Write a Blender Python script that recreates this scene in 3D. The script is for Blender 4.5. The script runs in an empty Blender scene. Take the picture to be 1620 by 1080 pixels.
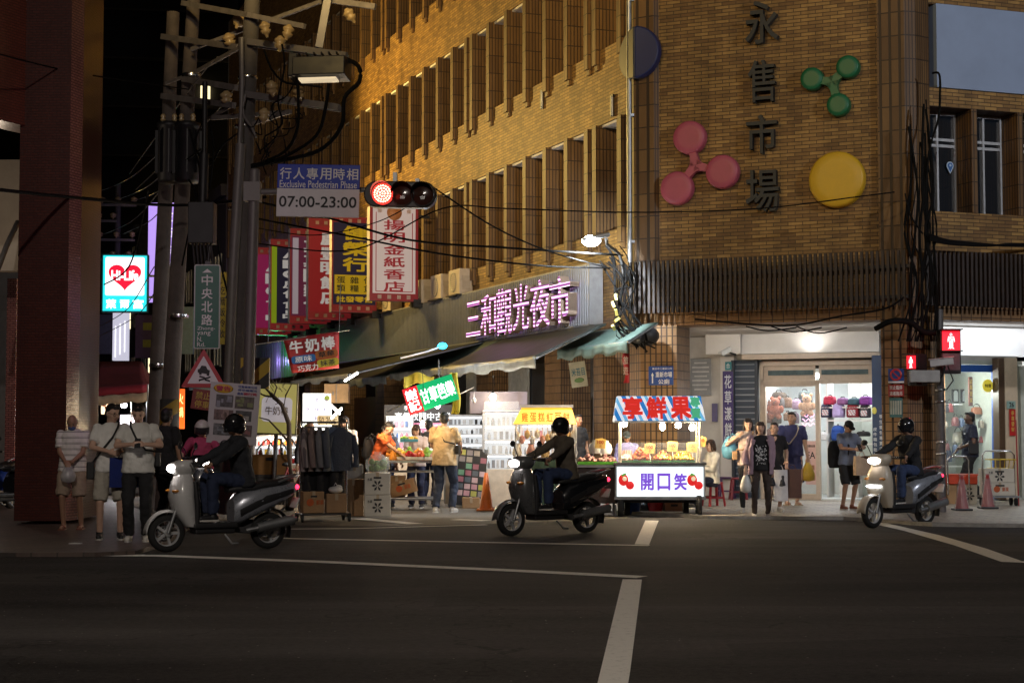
import bpy, bmesh, math, random
from mathutils import Vector, Matrix, Euler
R = math.radians
rnd = random.Random(7)
sc = bpy.context.scene
COL = sc.collection

# ---------------------------------------------------------------- camera, world, lights
F, H, PITCH = 2620.0, 1.46, R(3.06)
cam = bpy.data.cameras.new("camera"); cam.sensor_width = 36.0; cam.lens = F / 1620 * 36.0
cam.clip_start = 0.1; cam.clip_end = 2000
cam_o = bpy.data.objects.new("camera", cam); COL.objects.link(cam_o)
cam_o.location = (0, 0, H); cam_o.rotation_euler = (R(90) + PITCH, 0, 0)
sc.camera = cam_o
w = bpy.data.worlds.new("World"); sc.world = w; w.use_nodes = True
nt = w.node_tree; bg = nt.nodes["Background"]
sky = nt.nodes.new("ShaderNodeTexSky"); sky.sky_type = 'NISHITA'; sky.sun_disc = False
sky.sun_elevation = R(-4); sky.sun_rotation = R(200); sky.altitude = 0
nt.links.new(sky.outputs[0], bg.inputs[0]); bg.inputs[1].default_value = 0.03
def light(name, kind, loc, power, color=(1, 1, 1), size=.05, target=None, **kw):
    l = bpy.data.lights.new(name, kind); l.energy = power; l.color = color
    if kind == 'AREA':
        l.shape = 'RECTANGLE'; l.size = size[0]; l.size_y = size[1]
    elif kind == 'SUN': l.angle = size
    else: l.shadow_soft_size = size
    for k, v in kw.items(): setattr(l, k, v)
    o = bpy.data.objects.new(name, l); COL.objects.link(o); o.location = loc
    if target is not None:
        o.rotation_euler = (Vector(target) - Vector(loc)).to_track_quat('-Z', 'Y').to_euler()
    return o
AMBER = (1.0, .66, .18); LED = (.86, .93, 1.0); WARM = (1.0, .72, .42)
light("city_glow", 'SUN', (0, 0, 30), 0.035, (1.0, .86, .74), R(60), (3, 12, 0))
light("sodium_street_lamp", 'SPOT', (-11.5, 45.5, 9.8), 5200, AMBER, .8, (-1, 42.5, 11.6), spot_size=R(112), spot_blend=.45)
light("street_lamp_behind", 'POINT', (-2, -6, 13), 4600, (1.0, .88, .77), .3)
light("crossing_street_lamp", 'SPOT', (-7, 13, 11.5), 2000, (1.0, .68, .26), .3, (3.6, 31, 9.8), spot_size=R(46), spot_blend=.7)
light("side_street_lamp", 'SPOT', (15, 15, 9), 2300, (.9, .93, 1.0), .3, (7.6, 29, 5.2), spot_size=R(62), spot_blend=.7)
light("facade_fill_spot", 'SPOT', (-3.5, 13, 12), 7500, (1.0, .68, .24), .3, (-1.9, 42, 11), spot_size=R(37), spot_blend=.6)  # added amber fill for the fin sides that face the camera
sc.view_settings.view_transform = 'Standard'; sc.view_settings.look = 'None'
sc.view_settings.exposure = .35; sc.view_settings.gamma = 1
sc.render.film_transparent = False
cy = sc.cycles
cy.use_denoising = True
cy.max_bounces = 6; cy.diffuse_bounces = 3; cy.glossy_bounces = 3; cy.transmission_bounces = 4; cy.transparent_max_bounces = 12
cy.sample_clamp_indirect = 3.0; cy.sample_clamp_direct = 0; cy.caustics_reflective = False; cy.caustics_refractive = False
cy.use_light_tree = True

# ---------------------------------------------------------------- geometry of the view
CP, SP = math.cos(PITCH), math.sin(PITCH)
CAM = Vector((0, 0, H))
def ray(px, py):
    u = (px - 810) / F; v = (540 - py) / F
    return Vector((u, CP - v * SP, SP + v * CP))
def G(px, py, z=0.0):
    r = ray(px, py); return CAM + r * ((z - H) / r.z)
def D(px, py, d):
    r = ray(px, py); return CAM + r * (d / r.y)
def m2(d): return d / F                      # metres per photo pixel at depth d
class Fr:
    """a wall's own frame: x to the viewer's right along it, y into it, z up"""
    def __init__(s, o, ang):
        s.o = Vector((o[0], o[1], 0)); s.a = ang
        s.X = Vector((math.cos(ang), math.sin(ang), 0)); s.Y = Vector((-math.sin(ang), math.cos(ang), 0))
    def loc(s, px, py, y=0.0):               # pixel -> (x, z) on the plane y
        r = ray(px, py); t = (y - (CAM - s.o).dot(s.Y)) / r.dot(s.Y)
        p = CAM + r * t - s.o
        return p.dot(s.X), p.z
    def w(s, x, y, z): return s.o + s.X * x + s.Y * y + Vector((0, 0, z))
A_ANG = R(20.3)
PC = (2.42, 31.0)
FA = Fr(PC, A_ANG - R(90))
FC = Fr(PC, A_ANG - R(45))
PR_ = FC.w(5.0, 0, 0)
FB = Fr(PR_, A_ANG)

# ---------------------------------------------------------------- materials
MATS = {}
def _nodes(name):
    m = bpy.data.materials.new(name); m.use_nodes = True
    return m, m.node_tree, m.node_tree.nodes["Principled BSDF"]
def _c(c): return (c[0], c[1], c[2], 1)
def mat(name, col, rough=.55, metal=0.0, var=.18, scale=6.0, bump=0.0, bscale=30.0, coat=0.0, alpha=1.0, trans=0.0, spec=.5):
    if name in MATS: return MATS[name]
    m, t, b = _nodes(name)
    tc = t.nodes.new("ShaderNodeTexCoord")
    if var > 0:
        n = t.nodes.new("ShaderNodeTexNoise"); n.inputs["Scale"].default_value = scale; n.inputs["Detail"].default_value = 5
        n.inputs["Roughness"].default_value = .65
        t.links.new(tc.outputs["Object"], n.inputs["Vector"])
        r = t.nodes.new("ShaderNodeValToRGB")
        r.color_ramp.elements[0].position = .3; r.color_ramp.elements[1].position = .72
        r.color_ramp.elements[0].color = _c([x * (1 - var) for x in col]); r.color_ramp.elements[1].color = _c([min(1, x * (1 + var)) for x in col])
        t.links.new(n.outputs["Fac"], r.inputs[0]); t.links.new(r.outputs[0], b.inputs["Base Color"])
        mr = t.nodes.new("ShaderNodeMapRange"); mr.inputs[3].default_value = max(.02, rough - .1); mr.inputs[4].default_value = min(1, rough + .12)
        t.links.new(n.outputs["Fac"], mr.inputs[0]); t.links.new(mr.outputs[0], b.inputs["Roughness"])
    else:
        b.inputs["Base Color"].default_value = _c(col); b.inputs["Roughness"].default_value = rough
    b.inputs["Metallic"].default_value = metal
    b.inputs["Coat Weight"].default_value = coat
    b.inputs["Alpha"].default_value = alpha
    b.inputs["Transmission Weight"].default_value = trans
    b.inputs["Specular IOR Level"].default_value = spec
    if bump:
        n2 = t.nodes.new("ShaderNodeTexNoise"); n2.inputs["Scale"].default_value = bscale; n2.inputs["Detail"].default_value = 4
        t.links.new(tc.outputs["Object"], n2.inputs["Vector"])
        bp = t.nodes.new("ShaderNodeBump"); bp.inputs["Strength"].default_value = bump; bp.inputs["Distance"].default_value = .02
        t.links.new(n2.outputs["Fac"], bp.inputs["Height"]); t.links.new(bp.outputs[0], b.inputs["Normal"])
    MATS[name] = m; return m
def emi(name, col, s, base=None):
    if name in MATS: return MATS[name]
    m, t, b = _nodes(name)
    b.inputs["Base Color"].default_value = _c(base or [x * .6 for x in col]); b.inputs["Emission Color"].default_value = _c(col)
    b.inputs["Emission Strength"].default_value = s; b.inputs["Roughness"].default_value = .4
    MATS[name] = m; return m
def brickmat(name, c1, c2, mortar, bw, rh, off=.5, ms=.006, mode='xz', rough=.7, bump=.5, var=.35, grad=None, spec=.4):
    if name in MATS: return MATS[name]
    m, t, b = _nodes(name)
    tc = t.nodes.new("ShaderNodeTexCoord"); sep = t.nodes.new("ShaderNodeSeparateXYZ"); com = t.nodes.new("ShaderNodeCombineXYZ")
    t.links.new(tc.outputs["Object"], sep.inputs[0])
    if mode == 'xz':
        ad = t.nodes.new("ShaderNodeMath"); ad.operation = 'ADD'
        t.links.new(sep.outputs[0], ad.inputs[0]); t.links.new(sep.outputs[1], ad.inputs[1])
        t.links.new(ad.outputs[0], com.inputs[0]); t.links.new(sep.outputs[2], com.inputs[1])
    else:
        t.links.new(sep.outputs[0], com.inputs[0]); t.links.new(sep.outputs[1], com.inputs[1])
    br = t.nodes.new("ShaderNodeTexBrick")
    br.offset = off; br.inputs["Scale"].default_value = 1; br.inputs["Mortar Size"].default_value = ms
    br.inputs["Brick Width"].default_value = bw; br.inputs["Row Height"].default_value = rh; br.inputs["Mortar Smooth"].default_value = .1
    br.inputs["Color1"].default_value = _c(c1); br.inputs["Color2"].default_value = _c(c2); br.inputs["Mortar"].default_value = _c(mortar)
    br.inputs["Bias"].default_value = 0
    t.links.new(com.outputs[0], br.inputs["Vector"])
    n = t.nodes.new("ShaderNodeTexNoise"); n.inputs["Scale"].default_value = .9; n.inputs["Detail"].default_value = 7; n.inputs["Roughness"].default_value = .72
    mp = t.nodes.new("ShaderNodeMapping"); mp.inputs["Scale"].default_value = (1.6, 1.6, .45); t.links.new(tc.outputs["Object"], mp.inputs[0]); t.links.new(mp.outputs[0], n.inputs["Vector"])
    mr = t.nodes.new("ShaderNodeMapRange"); mr.inputs[1].default_value = .3; mr.inputs[2].default_value = .7
    mr.inputs[3].default_value = 1 - var; mr.inputs[4].default_value = 1 + var * .4
    t.links.new(n.outputs["Fac"], mr.inputs[0])
    mx = t.nodes.new("ShaderNodeMix"); mx.data_type = 'RGBA'; mx.blend_type = 'MULTIPLY'; mx.inputs[0].default_value = 1
    t.links.new(br.outputs["Color"], mx.inputs[6]); t.links.new(mr.outputs[0], mx.inputs[7])
    t.links.new(mx.outputs[2], b.inputs["Base Color"]); b.inputs["Roughness"].default_value = rough
    b.inputs["Specular IOR Level"].default_value = spec
    n3 = t.nodes.new("ShaderNodeTexNoise"); n3.inputs["Scale"].default_value = 25; t.links.new(tc.outputs["Object"], n3.inputs["Vector"])
    ma = t.nodes.new("ShaderNodeMath"); ma.operation = 'MULTIPLY_ADD'; ma.inputs[1].default_value = -1.0
    mq = t.nodes.new("ShaderNodeMath"); mq.operation = 'MULTIPLY'; mq.inputs[1].default_value = .3; t.links.new(n3.outputs["Fac"], mq.inputs[0])
    t.links.new(br.outputs["Fac"], ma.inputs[0]); t.links.new(mq.outputs[0], ma.inputs[2])
    bp = t.nodes.new("ShaderNodeBump"); bp.inputs["Strength"].default_value = bump; bp.inputs["Distance"].default_value = .012
    t.links.new(ma.outputs[0], bp.inputs["Height"]); t.links.new(bp.outputs[0], b.inputs["Normal"])
    MATS[name] = m; return m
def stripemat(name, cols, axis, period, emit=0.0, rough=.7, rot=0.0, sharp=True, phase=0.0):
    """colour bands along one object axis; emit > 0 for lit signs"""
    if name in MATS: return MATS[name]
    m, t, b = _nodes(name)
    tc = t.nodes.new("ShaderNodeTexCoord"); mp = t.nodes.new("ShaderNodeMapping"); mp.inputs["Rotation"].default_value = (0, rot, 0)
    t.links.new(tc.outputs["Object"], mp.inputs[0]); sep = t.nodes.new("ShaderNodeSeparateXYZ"); t.links.new(mp.outputs[0], sep.inputs[0])
    d = t.nodes.new("ShaderNodeMath"); d.operation = 'MULTIPLY_ADD'; d.inputs[1].default_value = 1.0 / period; d.inputs[2].default_value = 100 + phase
    t.links.new(sep.outputs[axis], d.inputs[0])
    fr = t.nodes.new("ShaderNodeMath"); fr.operation = 'FRACT'; t.links.new(d.outputs[0], fr.inputs[0])
    r = t.nodes.new("ShaderNodeValToRGB"); r.color_ramp.interpolation = 'CONSTANT' if sharp else 'LINEAR'
    els = r.color_ramp.elements
    while len(els) < len(cols): els.new(.5)
    for e, (p, c) in zip(els, cols): e.position = p; e.color = _c(c)
    t.links.new(fr.outputs[0], r.inputs[0]); t.links.new(r.outputs[0], b.inputs["Base Color"]); b.inputs["Roughness"].default_value = rough
    if emit:
        t.links.new(r.outputs[0], b.inputs["Emission Color"]); b.inputs["Emission Strength"].default_value = emit
    MATS[name] = m; return m

# ---------------------------------------------------------------- mesh builder
class MB:
    def __init__(s): s.v = []; s.f = []; s.mi = []; s.sm = []; s.cur = 0; s.smooth = False; s.M = None
    def add(s, vs, fs, smooth=None):
        k = len(s.v)
        if s.M is not None: vs = [s.M @ Vector(p) for p in vs]
        s.v += [tuple(p) for p in vs]
        for f in fs:
            s.f.append(tuple(i + k for i in f)); s.mi.append(s.cur); s.sm.append(s.smooth if smooth is None else smooth)
        return s
    def box(s, c, d, rz=0.0, rot=None, taper=1.0):
        hx, hy, hz = d[0] / 2, d[1] / 2, d[2] / 2
        vs = [Vector((x * hx * (taper if z > 0 else 1), y * hy * (taper if z > 0 else 1), z * hz)) for z in (-1, 1) for x, y in ((-1, -1), (1, -1), (1, 1), (-1, 1))]
        e = Euler(rot) if rot else Euler((0, 0, rz))
        q = e.to_matrix(); c = Vector(c)
        return s.add([q @ p + c for p in vs], [(3, 2, 1, 0), (4, 5, 6, 7), (0, 1, 5, 4), (1, 2, 6, 5), (2, 3, 7, 6), (3, 0, 4, 7)], False)
    def bar(s, p0, p1, w, h):                 # rectangular bar between two points
        p0, p1 = Vector(p0), Vector(p1); d = p1 - p0
        if d.length < 1e-6: return s
        q = d.to_track_quat('X', 'Z').to_matrix(); c = (p0 + p1) / 2; l = d.length / 2
        vs = [q @ Vector((x * l, y * w / 2, z * h / 2)) + c for z in (-1, 1) for x, y in ((-1, -1), (1, -1), (1, 1), (-1, 1))]
        return s.add(vs, [(3, 2, 1, 0), (4, 5, 6, 7), (0, 1, 5, 4), (1, 2, 6, 5), (2, 3, 7, 6), (3, 0, 4, 7)], False)
    def cyl(s, p0, p1, r0, r1=None, n=12, caps=True):
        r1 = r0 if r1 is None else r1
        p0, p1 = Vector(p0), Vector(p1); d = p1 - p0
        q = d.to_track_quat('Z', 'X').to_matrix()
        ring = [(math.cos(2 * math.pi * i / n), math.sin(2 * math.pi * i / n)) for i in range(n)]
        vs = [q @ Vector((c * r0, e * r0, 0)) + p0 for c, e in ring] + [q @ Vector((c * r1, e * r1, 0)) + p1 for c, e in ring]
        s.add(vs, [(i, (i + 1) % n, n + (i + 1) % n, n + i) for i in range(n)], True)
        if caps: s.add(vs, [tuple(range(n - 1, -1, -1)), tuple(range(n, 2 * n))], False)
        return s
    def tube(s, pts, r, n=6, r1=None):
        pts = [Vector(p) for p in pts]; m = len(pts); vs = []
        for i, p in enumerate(pts):
            d = (pts[min(i + 1, m - 1)] - pts[max(i - 1, 0)])
            q = d.to_track_quat('Z', 'X').to_matrix(); rr = r if r1 is None else r + (r1 - r) * i / (m - 1)
            vs += [q @ Vector((math.cos(2 * math.pi * k / n) * rr, math.sin(2 * math.pi * k / n) * rr, 0)) + p for k in range(n)]
        fs = [(i * n + k, i * n + (k + 1) % n, (i + 1) * n + (k + 1) % n, (i + 1) * n + k) for i in range(m - 1) for k in range(n)]
        s.add(vs, fs, True); s.add(vs[:n] + vs[-n:], [tuple(range(n - 1, -1, -1)), tuple(range(n, 2 * n))], False)
        return s
    def ell(s, c, r, n=10, k=7, rot=None):
        r = (r, r, r) if not hasattr(r, '__len__') else r
        q = Euler(rot).to_matrix() if rot else Matrix.Identity(3); c = Vector(c)
        vs = [q @ Vector((0, 0, -r[2])) + c]
        for j in range(1, k):
            a = math.pi * j / k - math.pi / 2
            vs += [q @ Vector((math.cos(a) * math.cos(2 * math.pi * i / n) * r[0], math.cos(a) * math.sin(2 * math.pi * i / n) * r[1], math.sin(a) * r[2])) + c for i in range(n)]
        vs.append(q @ Vector((0, 0, r[2])) + c)
        fs = [(0, 1 + (i + 1) % n, 1 + i) for i in range(n)]
        for j in range(k - 2):
            fs += [(1 + j * n + i, 1 + j * n + (i + 1) % n, 1 + (j + 1) * n + (i + 1) % n, 1 + (j + 1) * n + i) for i in range(n)]
        e = len(vs) - 1; b = 1 + (k - 2) * n
        fs += [(b + i, b + (i + 1) % n, e) for i in range(n)]
        return s.add(vs, fs, True)
    def lathe(s, prof, c=(0, 0, 0), n=16, caps=True, axis='Z'):
        c = Vector(c); vs = []
        for r, z in prof:
            for i in range(n):
                a = 2 * math.pi * i / n
                p = Vector((r * math.cos(a), r * math.sin(a), z))
                if axis == 'X': p = Vector((z, r * math.cos(a), r * math.sin(a)))
                if axis == 'Y': p = Vector((r * math.cos(a), z, -r * math.sin(a)))
                vs.append(p + c)
        m = len(prof)
        s.add(vs, [(j * n + i, j * n + (i + 1) % n, (j + 1) * n + (i + 1) % n, (j + 1) * n + i) for j in range(m - 1) for i in range(n)], True)
        if caps: s.add(vs[:n] + vs[-n:], [tuple(range(n - 1, -1, -1)), tuple(range(n, 2 * n))], False)
        return s
    def prism(s, poly, y0, y1):               # polygon in x,z pushed from y0 (front) to y1
        n = len(poly)
        a = sum(poly[i][0] * poly[(i + 1) % n][1] - poly[(i + 1) % n][0] * poly[i][1] for i in range(n))
        if a < 0: poly = poly[::-1]
        vs = [(x, y0, z) for x, z in poly] + [(x, y1, z) for x, z in poly]
        return s.add(vs, [tuple(range(n)), tuple(range(2 * n - 1, n - 1, -1))] + [(i, n + i, n + (i + 1) % n, (i + 1) % n) for i in range(n)], False)
    def slab(s, poly, z0, z1):                # polygon in x,y raised from z0 to z1
        n = len(poly)
        a = sum(poly[i][0] * poly[(i + 1) % n][1] - poly[(i + 1) % n][0] * poly[i][1] for i in range(n))
        if a < 0: poly = poly[::-1]
        vs = [(p[0], p[1], z0) for p in poly] + [(p[0], p[1], z1) for p in poly]
        return s.add(vs, [tuple(range(n - 1, -1, -1)), tuple(range(n, 2 * n))] + [(i, (i + 1) % n, n + (i + 1) % n, n + i) for i in range(n)], False)
    def face(s, pts, smooth=False): return s.add(pts, [tuple(range(len(pts)))], smooth)
    def grid(s, fn, nu, nv, thick=0.0):       # fn(u,v) -> point; a sheet
        vs = [fn(i / nu, j / nv) for j in range(nv + 1) for i in range(nu + 1)]
        fs = [(j * (nu + 1) + i, j * (nu + 1) + i + 1, (j + 1) * (nu + 1) + i + 1, (j + 1) * (nu + 1) + i) for j in range(nv) for i in range(nu)]
        return s.add(vs, fs, True)
    def loft(s, rings, caps=True):
        n = len(rings[0]); vs = [p for r in rings for p in r]; m = len(rings)
        s.add(vs, [(j * n + i, j * n + (i + 1) % n, (j + 1) * n + (i + 1) % n, (j + 1) * n + i) for j in range(m - 1) for i in range(n)], True)
        if caps: s.add(list(rings[0]) + list(rings[-1]), [tuple(range(n - 1, -1, -1)), tuple(range(n, 2 * n))], False)
        return s
    def mesh(s, name, mats):
        me = bpy.data.meshes.new(name); me.from_pydata(s.v, [], s.f)
        for m in (mats if isinstance(mats, (list, tuple)) else [mats]): me.materials.append(m)
        me.polygons.foreach_set("material_index", s.mi); me.polygons.foreach_set("use_smooth", s.sm)
        me.update(); return me
    def build(s, name, mats, parent=None, bevel=0.0, solid=0.0):
        o = bpy.data.objects.new(name, s.mesh(name, mats)); COL.objects.link(o)
        if parent is not None: o.parent = parent
        if solid:
            md = o.modifiers.new("thickness", 'SOLIDIFY'); md.thickness = solid; md.offset = 0
        if bevel:
            md = o.modifiers.new("bevel", 'BEVEL'); md.width = bevel; md.segments = 2; md.limit_method = 'ANGLE'; md.angle_limit = R(40)
        return o
def thing(name, label, cat, loc=(0, 0, 0), rz=0.0, group=None, kind=None):
    o = bpy.data.objects.new(name, None); COL.objects.link(o); o.empty_display_size = .1
    o.location = loc; o.rotation_euler = (0, 0, rz); o["label"] = label; o["category"] = cat
    if group: o["group"] = group
    if kind: o["kind"] = kind
    return o
def tag(o, label, cat, group=None, kind=None, loc=None, rz=None):
    o["label"] = label; o["category"] = cat
    if group: o["group"] = group
    if kind: o["kind"] = kind
    if loc is not None: o.location = loc
    if rz is not None: o.rotation_euler = (0, 0, rz)
    return o
def copy_thing(root, loc, rz=0.0, label=None, group=None):
    r = root.copy(); COL.objects.link(r); r.location = loc; r.rotation_euler = (0, 0, rz)
    if label: r["label"] = label
    if group: r["group"] = group
    for ch in root.children:
        c = ch.copy(); COL.objects.link(c); c.parent = r
        for g in ch.children:
            d = g.copy(); COL.objects.link(d); d.parent = c
    return r
def struct(o): o["kind"] = "structure"; return o

# ---------------------------------------------------------------- lettering (Blender's own font)
_fc = bpy.data.curves.new("type", 'FONT'); _fo = bpy.data.objects.new("type", _fc); COL.objects.link(_fo)
_fcache = {}
def glyphs(body, depth, bold):
    k = (body, round(depth, 5), round(bold, 4))
    if k not in _fcache:
        _fc.body = body; _fc.extrude = depth / 2; _fc.offset = bold; _fc.resolution_u = 3
        dg = bpy.context.evaluated_depsgraph_get(); dg.update()
        me = bpy.data.meshes.new_from_object(_fo.evaluated_get(dg))
        _fcache[k] = ([v.co.copy() for v in me.vertices], [tuple(p.vertices) for p in me.polygons])
        bpy.data.meshes.remove(me)
    return _fcache[k]
def letters(mb, body, cx, cz, w, h, y=-.006, depth=.004, bold=.012, lean=0.0):
    """writing centred at (cx, cz), fitted to w x h, facing -y; bold strokes are thickened by overlaid copies"""
    vs, fs = glyphs(body, 1.0, 0.0)
    x0, x1 = min(v.x for v in vs), max(v.x for v in vs); y0, y1 = min(v.y for v in vs), max(v.y for v in vs)
    sx, sz = w / max(1e-6, x1 - x0), h / max(1e-6, y1 - y0)
    ca, sa = math.cos(lean), math.sin(lean)
    b = bold * .9
    for j, (dx, dy) in enumerate(((0, 0),) if bold < .006 else ((-b, -b), (b, b), (-b, b), (b, -b))):
        out = []
        for v in vs:
            a, b_ = (v.x - (x0 + x1) / 2 + dx) * sx, (v.y - (y0 + y1) / 2 + dy) * sz
            out.append((cx + a * ca - b_ * sa, y - v.z * depth - j * .0006, cz + a * sa + b_ * ca))
        mb.add(out, fs, False)
    return mb
def column_text(mb, chars, cx, ztop, w, h, gap, **kw):
    for i, ch in enumerate(chars): letters(mb, ch, cx, ztop - h / 2 - i * (h + gap), w, h, **kw)
    return mb
WHITE = mat("white_paint", (.78, .78, .76), .5, var=.06)
BLACK = mat("black_plastic", (.018, .018, .02), .4, var=.2)
STEEL = mat("grey_steel", (.32, .33, .34), .4, .8, var=.2)
CHROME = mat("bright_metal", (.7, .71, .72), .2, 1.0, var=.1)
RUBBER = mat("rubber", (.014, .014, .014), .8, var=.2)
INK = mat("black_ink", (.02, .02, .022), .6, var=0)
# ================================================================= ground
def roadmat(name, base, dark, rough=.75, spec=.35):
    m, t, b = _nodes(name)
    tc = t.nodes.new("ShaderNodeTexCoord")
    n1 = t.nodes.new("ShaderNodeTexNoise"); n1.inputs["Scale"].default_value = .35; n1.inputs["Detail"].default_value = 8; n1.inputs["Roughness"].default_value = .6
    mp = t.nodes.new("ShaderNodeMapping"); mp.inputs["Scale"].default_value = (.35, 1.6, 1)
    t.links.new(tc.outputs["Object"], mp.inputs[0]); t.links.new(mp.outputs[0], n1.inputs["Vector"])
    n2 = t.nodes.new("ShaderNodeTexNoise"); n2.inputs["Scale"].default_value = 17; n2.inputs["Detail"].default_value = 6; n2.inputs["Roughness"].default_value = .8
    t.links.new(tc.outputs["Object"], n2.inputs["Vector"])
    vo = t.nodes.new("ShaderNodeTexVoronoi"); vo.inputs["Scale"].default_value = 90; t.links.new(tc.outputs["Object"], vo.inputs["Vector"])
    mix = t.nodes.new("ShaderNodeMath"); mix.operation = 'MULTIPLY_ADD'; mix.inputs[1].default_value = .6
    t.links.new(n2.outputs["Fac"], mix.inputs[0]); t.links.new(n1.outputs["Fac"], mix.inputs[2])
    r = t.nodes.new("ShaderNodeValToRGB"); r.color_ramp.elements[0].position = .62; r.color_ramp.elements[1].position = 1.0
    r.color_ramp.elements[0].color = _c(dark); r.color_ramp.elements[1].color = _c(base)
    t.links.new(mix.outputs[0], r.inputs[0])
    # pale grit: single bright stones
    vs = t.nodes.new("ShaderNodeTexVoronoi"); vs.inputs["Scale"].default_value = 11; t.links.new(tc.outputs["Object"], vs.inputs["Vector"])
    lt = t.nodes.new("ShaderNodeMath"); lt.operation = 'LESS_THAN'; lt.inputs[1].default_value = .085; t.links.new(vs.outputs["Distance"], lt.inputs[0])
    sp = t.nodes.new("ShaderNodeSeparateColor"); t.links.new(vs.outputs["Color"], sp.inputs[0])
    l2 = t.nodes.new("ShaderNodeMath"); l2.operation = 'GREATER_THAN'; l2.inputs[1].default_value = .8; t.links.new(sp.outputs[0], l2.inputs[0])
    mu = t.nodes.new("ShaderNodeMath"); mu.operation = 'MULTIPLY'; t.links.new(lt.outputs[0], mu.inputs[0]); t.links.new(l2.outputs[0], mu.inputs[1])
    mx = t.nodes.new("ShaderNodeMix"); mx.data_type = 'RGBA'; mx.inputs[7].default_value = (.3, .29, .26, 1)
    t.links.new(mu.outputs[0], mx.inputs[0]); t.links.new(r.outputs[0], mx.inputs[6])
    wv = t.nodes.new("ShaderNodeTexNoise"); wv.inputs["Scale"].default_value = 1.3; wv.inputs["Detail"].default_value = 4; t.links.new(tc.outputs["Object"], wv.inputs["Vector"])
    vm = t.nodes.new("ShaderNodeMix"); vm.data_type = 'RGBA'; vm.blend_type = 'LINEAR_LIGHT'; vm.inputs[0].default_value = .9; t.links.new(tc.outputs["Object"], vm.inputs[6]); t.links.new(wv.outputs["Color"], vm.inputs[7])
    cr = t.nodes.new("ShaderNodeTexVoronoi"); cr.feature = 'DISTANCE_TO_EDGE'; cr.inputs["Scale"].default_value = .22; t.links.new(vm.outputs[2], cr.inputs["Vector"])
    cm = t.nodes.new("ShaderNodeMapRange"); cm.inputs[1].default_value = 0; cm.inputs[2].default_value = .006; cm.inputs[3].default_value = .45; cm.inputs[4].default_value = 1; t.links.new(cr.outputs["Distance"], cm.inputs[0])
    pv = t.nodes.new("ShaderNodeTexVoronoi"); pv.inputs["Scale"].default_value = .17; pv.distance = 'CHEBYCHEV'; t.links.new(mp.outputs[0], pv.inputs["Vector"])
    ps = t.nodes.new("ShaderNodeSeparateColor"); t.links.new(pv.outputs["Color"], ps.inputs[0]); pm = t.nodes.new("ShaderNodeMapRange"); pm.inputs[3].default_value = .72; pm.inputs[4].default_value = 1.2; t.links.new(ps.outputs[1], pm.inputs[0])
    m1_ = t.nodes.new("ShaderNodeMath"); m1_.operation = 'MULTIPLY'; t.links.new(cm.outputs[0], m1_.inputs[0]); t.links.new(pm.outputs[0], m1_.inputs[1])
    mm = t.nodes.new("ShaderNodeMix"); mm.data_type = 'RGBA'; mm.blend_type = 'MULTIPLY'; mm.inputs[0].default_value = 1; t.links.new(mx.outputs[2], mm.inputs[6]); t.links.new(m1_.outputs[0], mm.inputs[7])
    t.links.new(mm.outputs[2], b.inputs["Base Color"])
    b.inputs["Specular IOR Level"].default_value = spec
    mr = t.nodes.new("ShaderNodeMapRange"); mr.inputs[3].default_value = rough - .12; mr.inputs[4].default_value = rough + .15
    t.links.new(n1.outputs["Fac"], mr.inputs[0]); t.links.new(mr.outputs[0], b.inputs["Roughness"])
    bp = t.nodes.new("ShaderNodeBump"); bp.inputs["Strength"].default_value = .55; bp.inputs["Distance"].default_value = .01
    t.links.new(vo.outputs["Distance"], bp.inputs["Height"]); t.links.new(bp.outputs[0], b.inputs["Normal"])
    return m
ASPH = roadmat("asphalt", (.09, .082, .077), (.016, .0148, .014), .82, .22)
STREET = roadmat("worn_street_concrete", (.2, .175, .14), (.1, .088, .07), .7)
mb = MB(); mb.face([(-400, -60, 0), (400, -60, 0), (400, 700, 0), (-400, 700, 0)])
struct(mb.build("road", ASPH))
# worn paint: pale with scuffs
def paintmat():
    m, t, b = _nodes("road_paint")
    tc = t.nodes.new("ShaderNodeTexCoord"); n = t.nodes.new("ShaderNodeTexNoise"); n.inputs["Scale"].default_value = 14; n.inputs["Detail"].default_value = 9; n.inputs["Roughness"].default_value = .75
    t.links.new(tc.outputs["Object"], n.inputs["Vector"]); r = t.nodes.new("ShaderNodeValToRGB")
    r.color_ramp.elements[0].position = .28; r.color_ramp.elements[1].position = .46
    r.color_ramp.elements[0].color = (.4, .38, .34, 1); r.color_ramp.elements[1].color = (.8, .77, .7, 1)
    t.links.new(n.outputs["Fac"], r.inputs[0]); t.links.new(r.outputs[0], b.inputs["Base Color"]); b.inputs["Roughness"].default_value = .75
    return m
PAINT = paintmat()
def gline(mb, pts, wid, z=.006):             # painted stripe through ground points
    P = [Vector((p.x, p.y, z)) for p in pts]
    L, Rr = [], []
    for i, p in enumerate(P):
        a = P[max(0, i - 1)]; c = P[min(len(P) - 1, i + 1)]; d = (c - a).normalized(); n = Vector((-d.y, d.x, 0)) * wid / 2
        L.append(p + n); Rr.append(p - n)
    for i in range(len(P) - 1): mb.face([Rr[i], Rr[i + 1], L[i + 1], L[i]])
mb = MB()
gline(mb, [G(-260, 878), G(120, 878.2), G(253, 879.2), G(500, 888.5), G(820, 903), G(1016, 913)], .26)
mb.face([G(985, 915.5, .006), G(950, 1060, .006), G(905, 1240, .006), G(968, 1240, .006), G(997, 1060, .006), G(1015.5, 916, .006)][::1])
gline(mb, [G(430, 851), G(476, 852.3), G(800, 858.7), G(1027, 863)], .17)
mb.face([G(1004, 860.3, .006), G(1027, 861, .006), G(1042, 823, .006), G(1021, 822.5, .006)])
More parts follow.
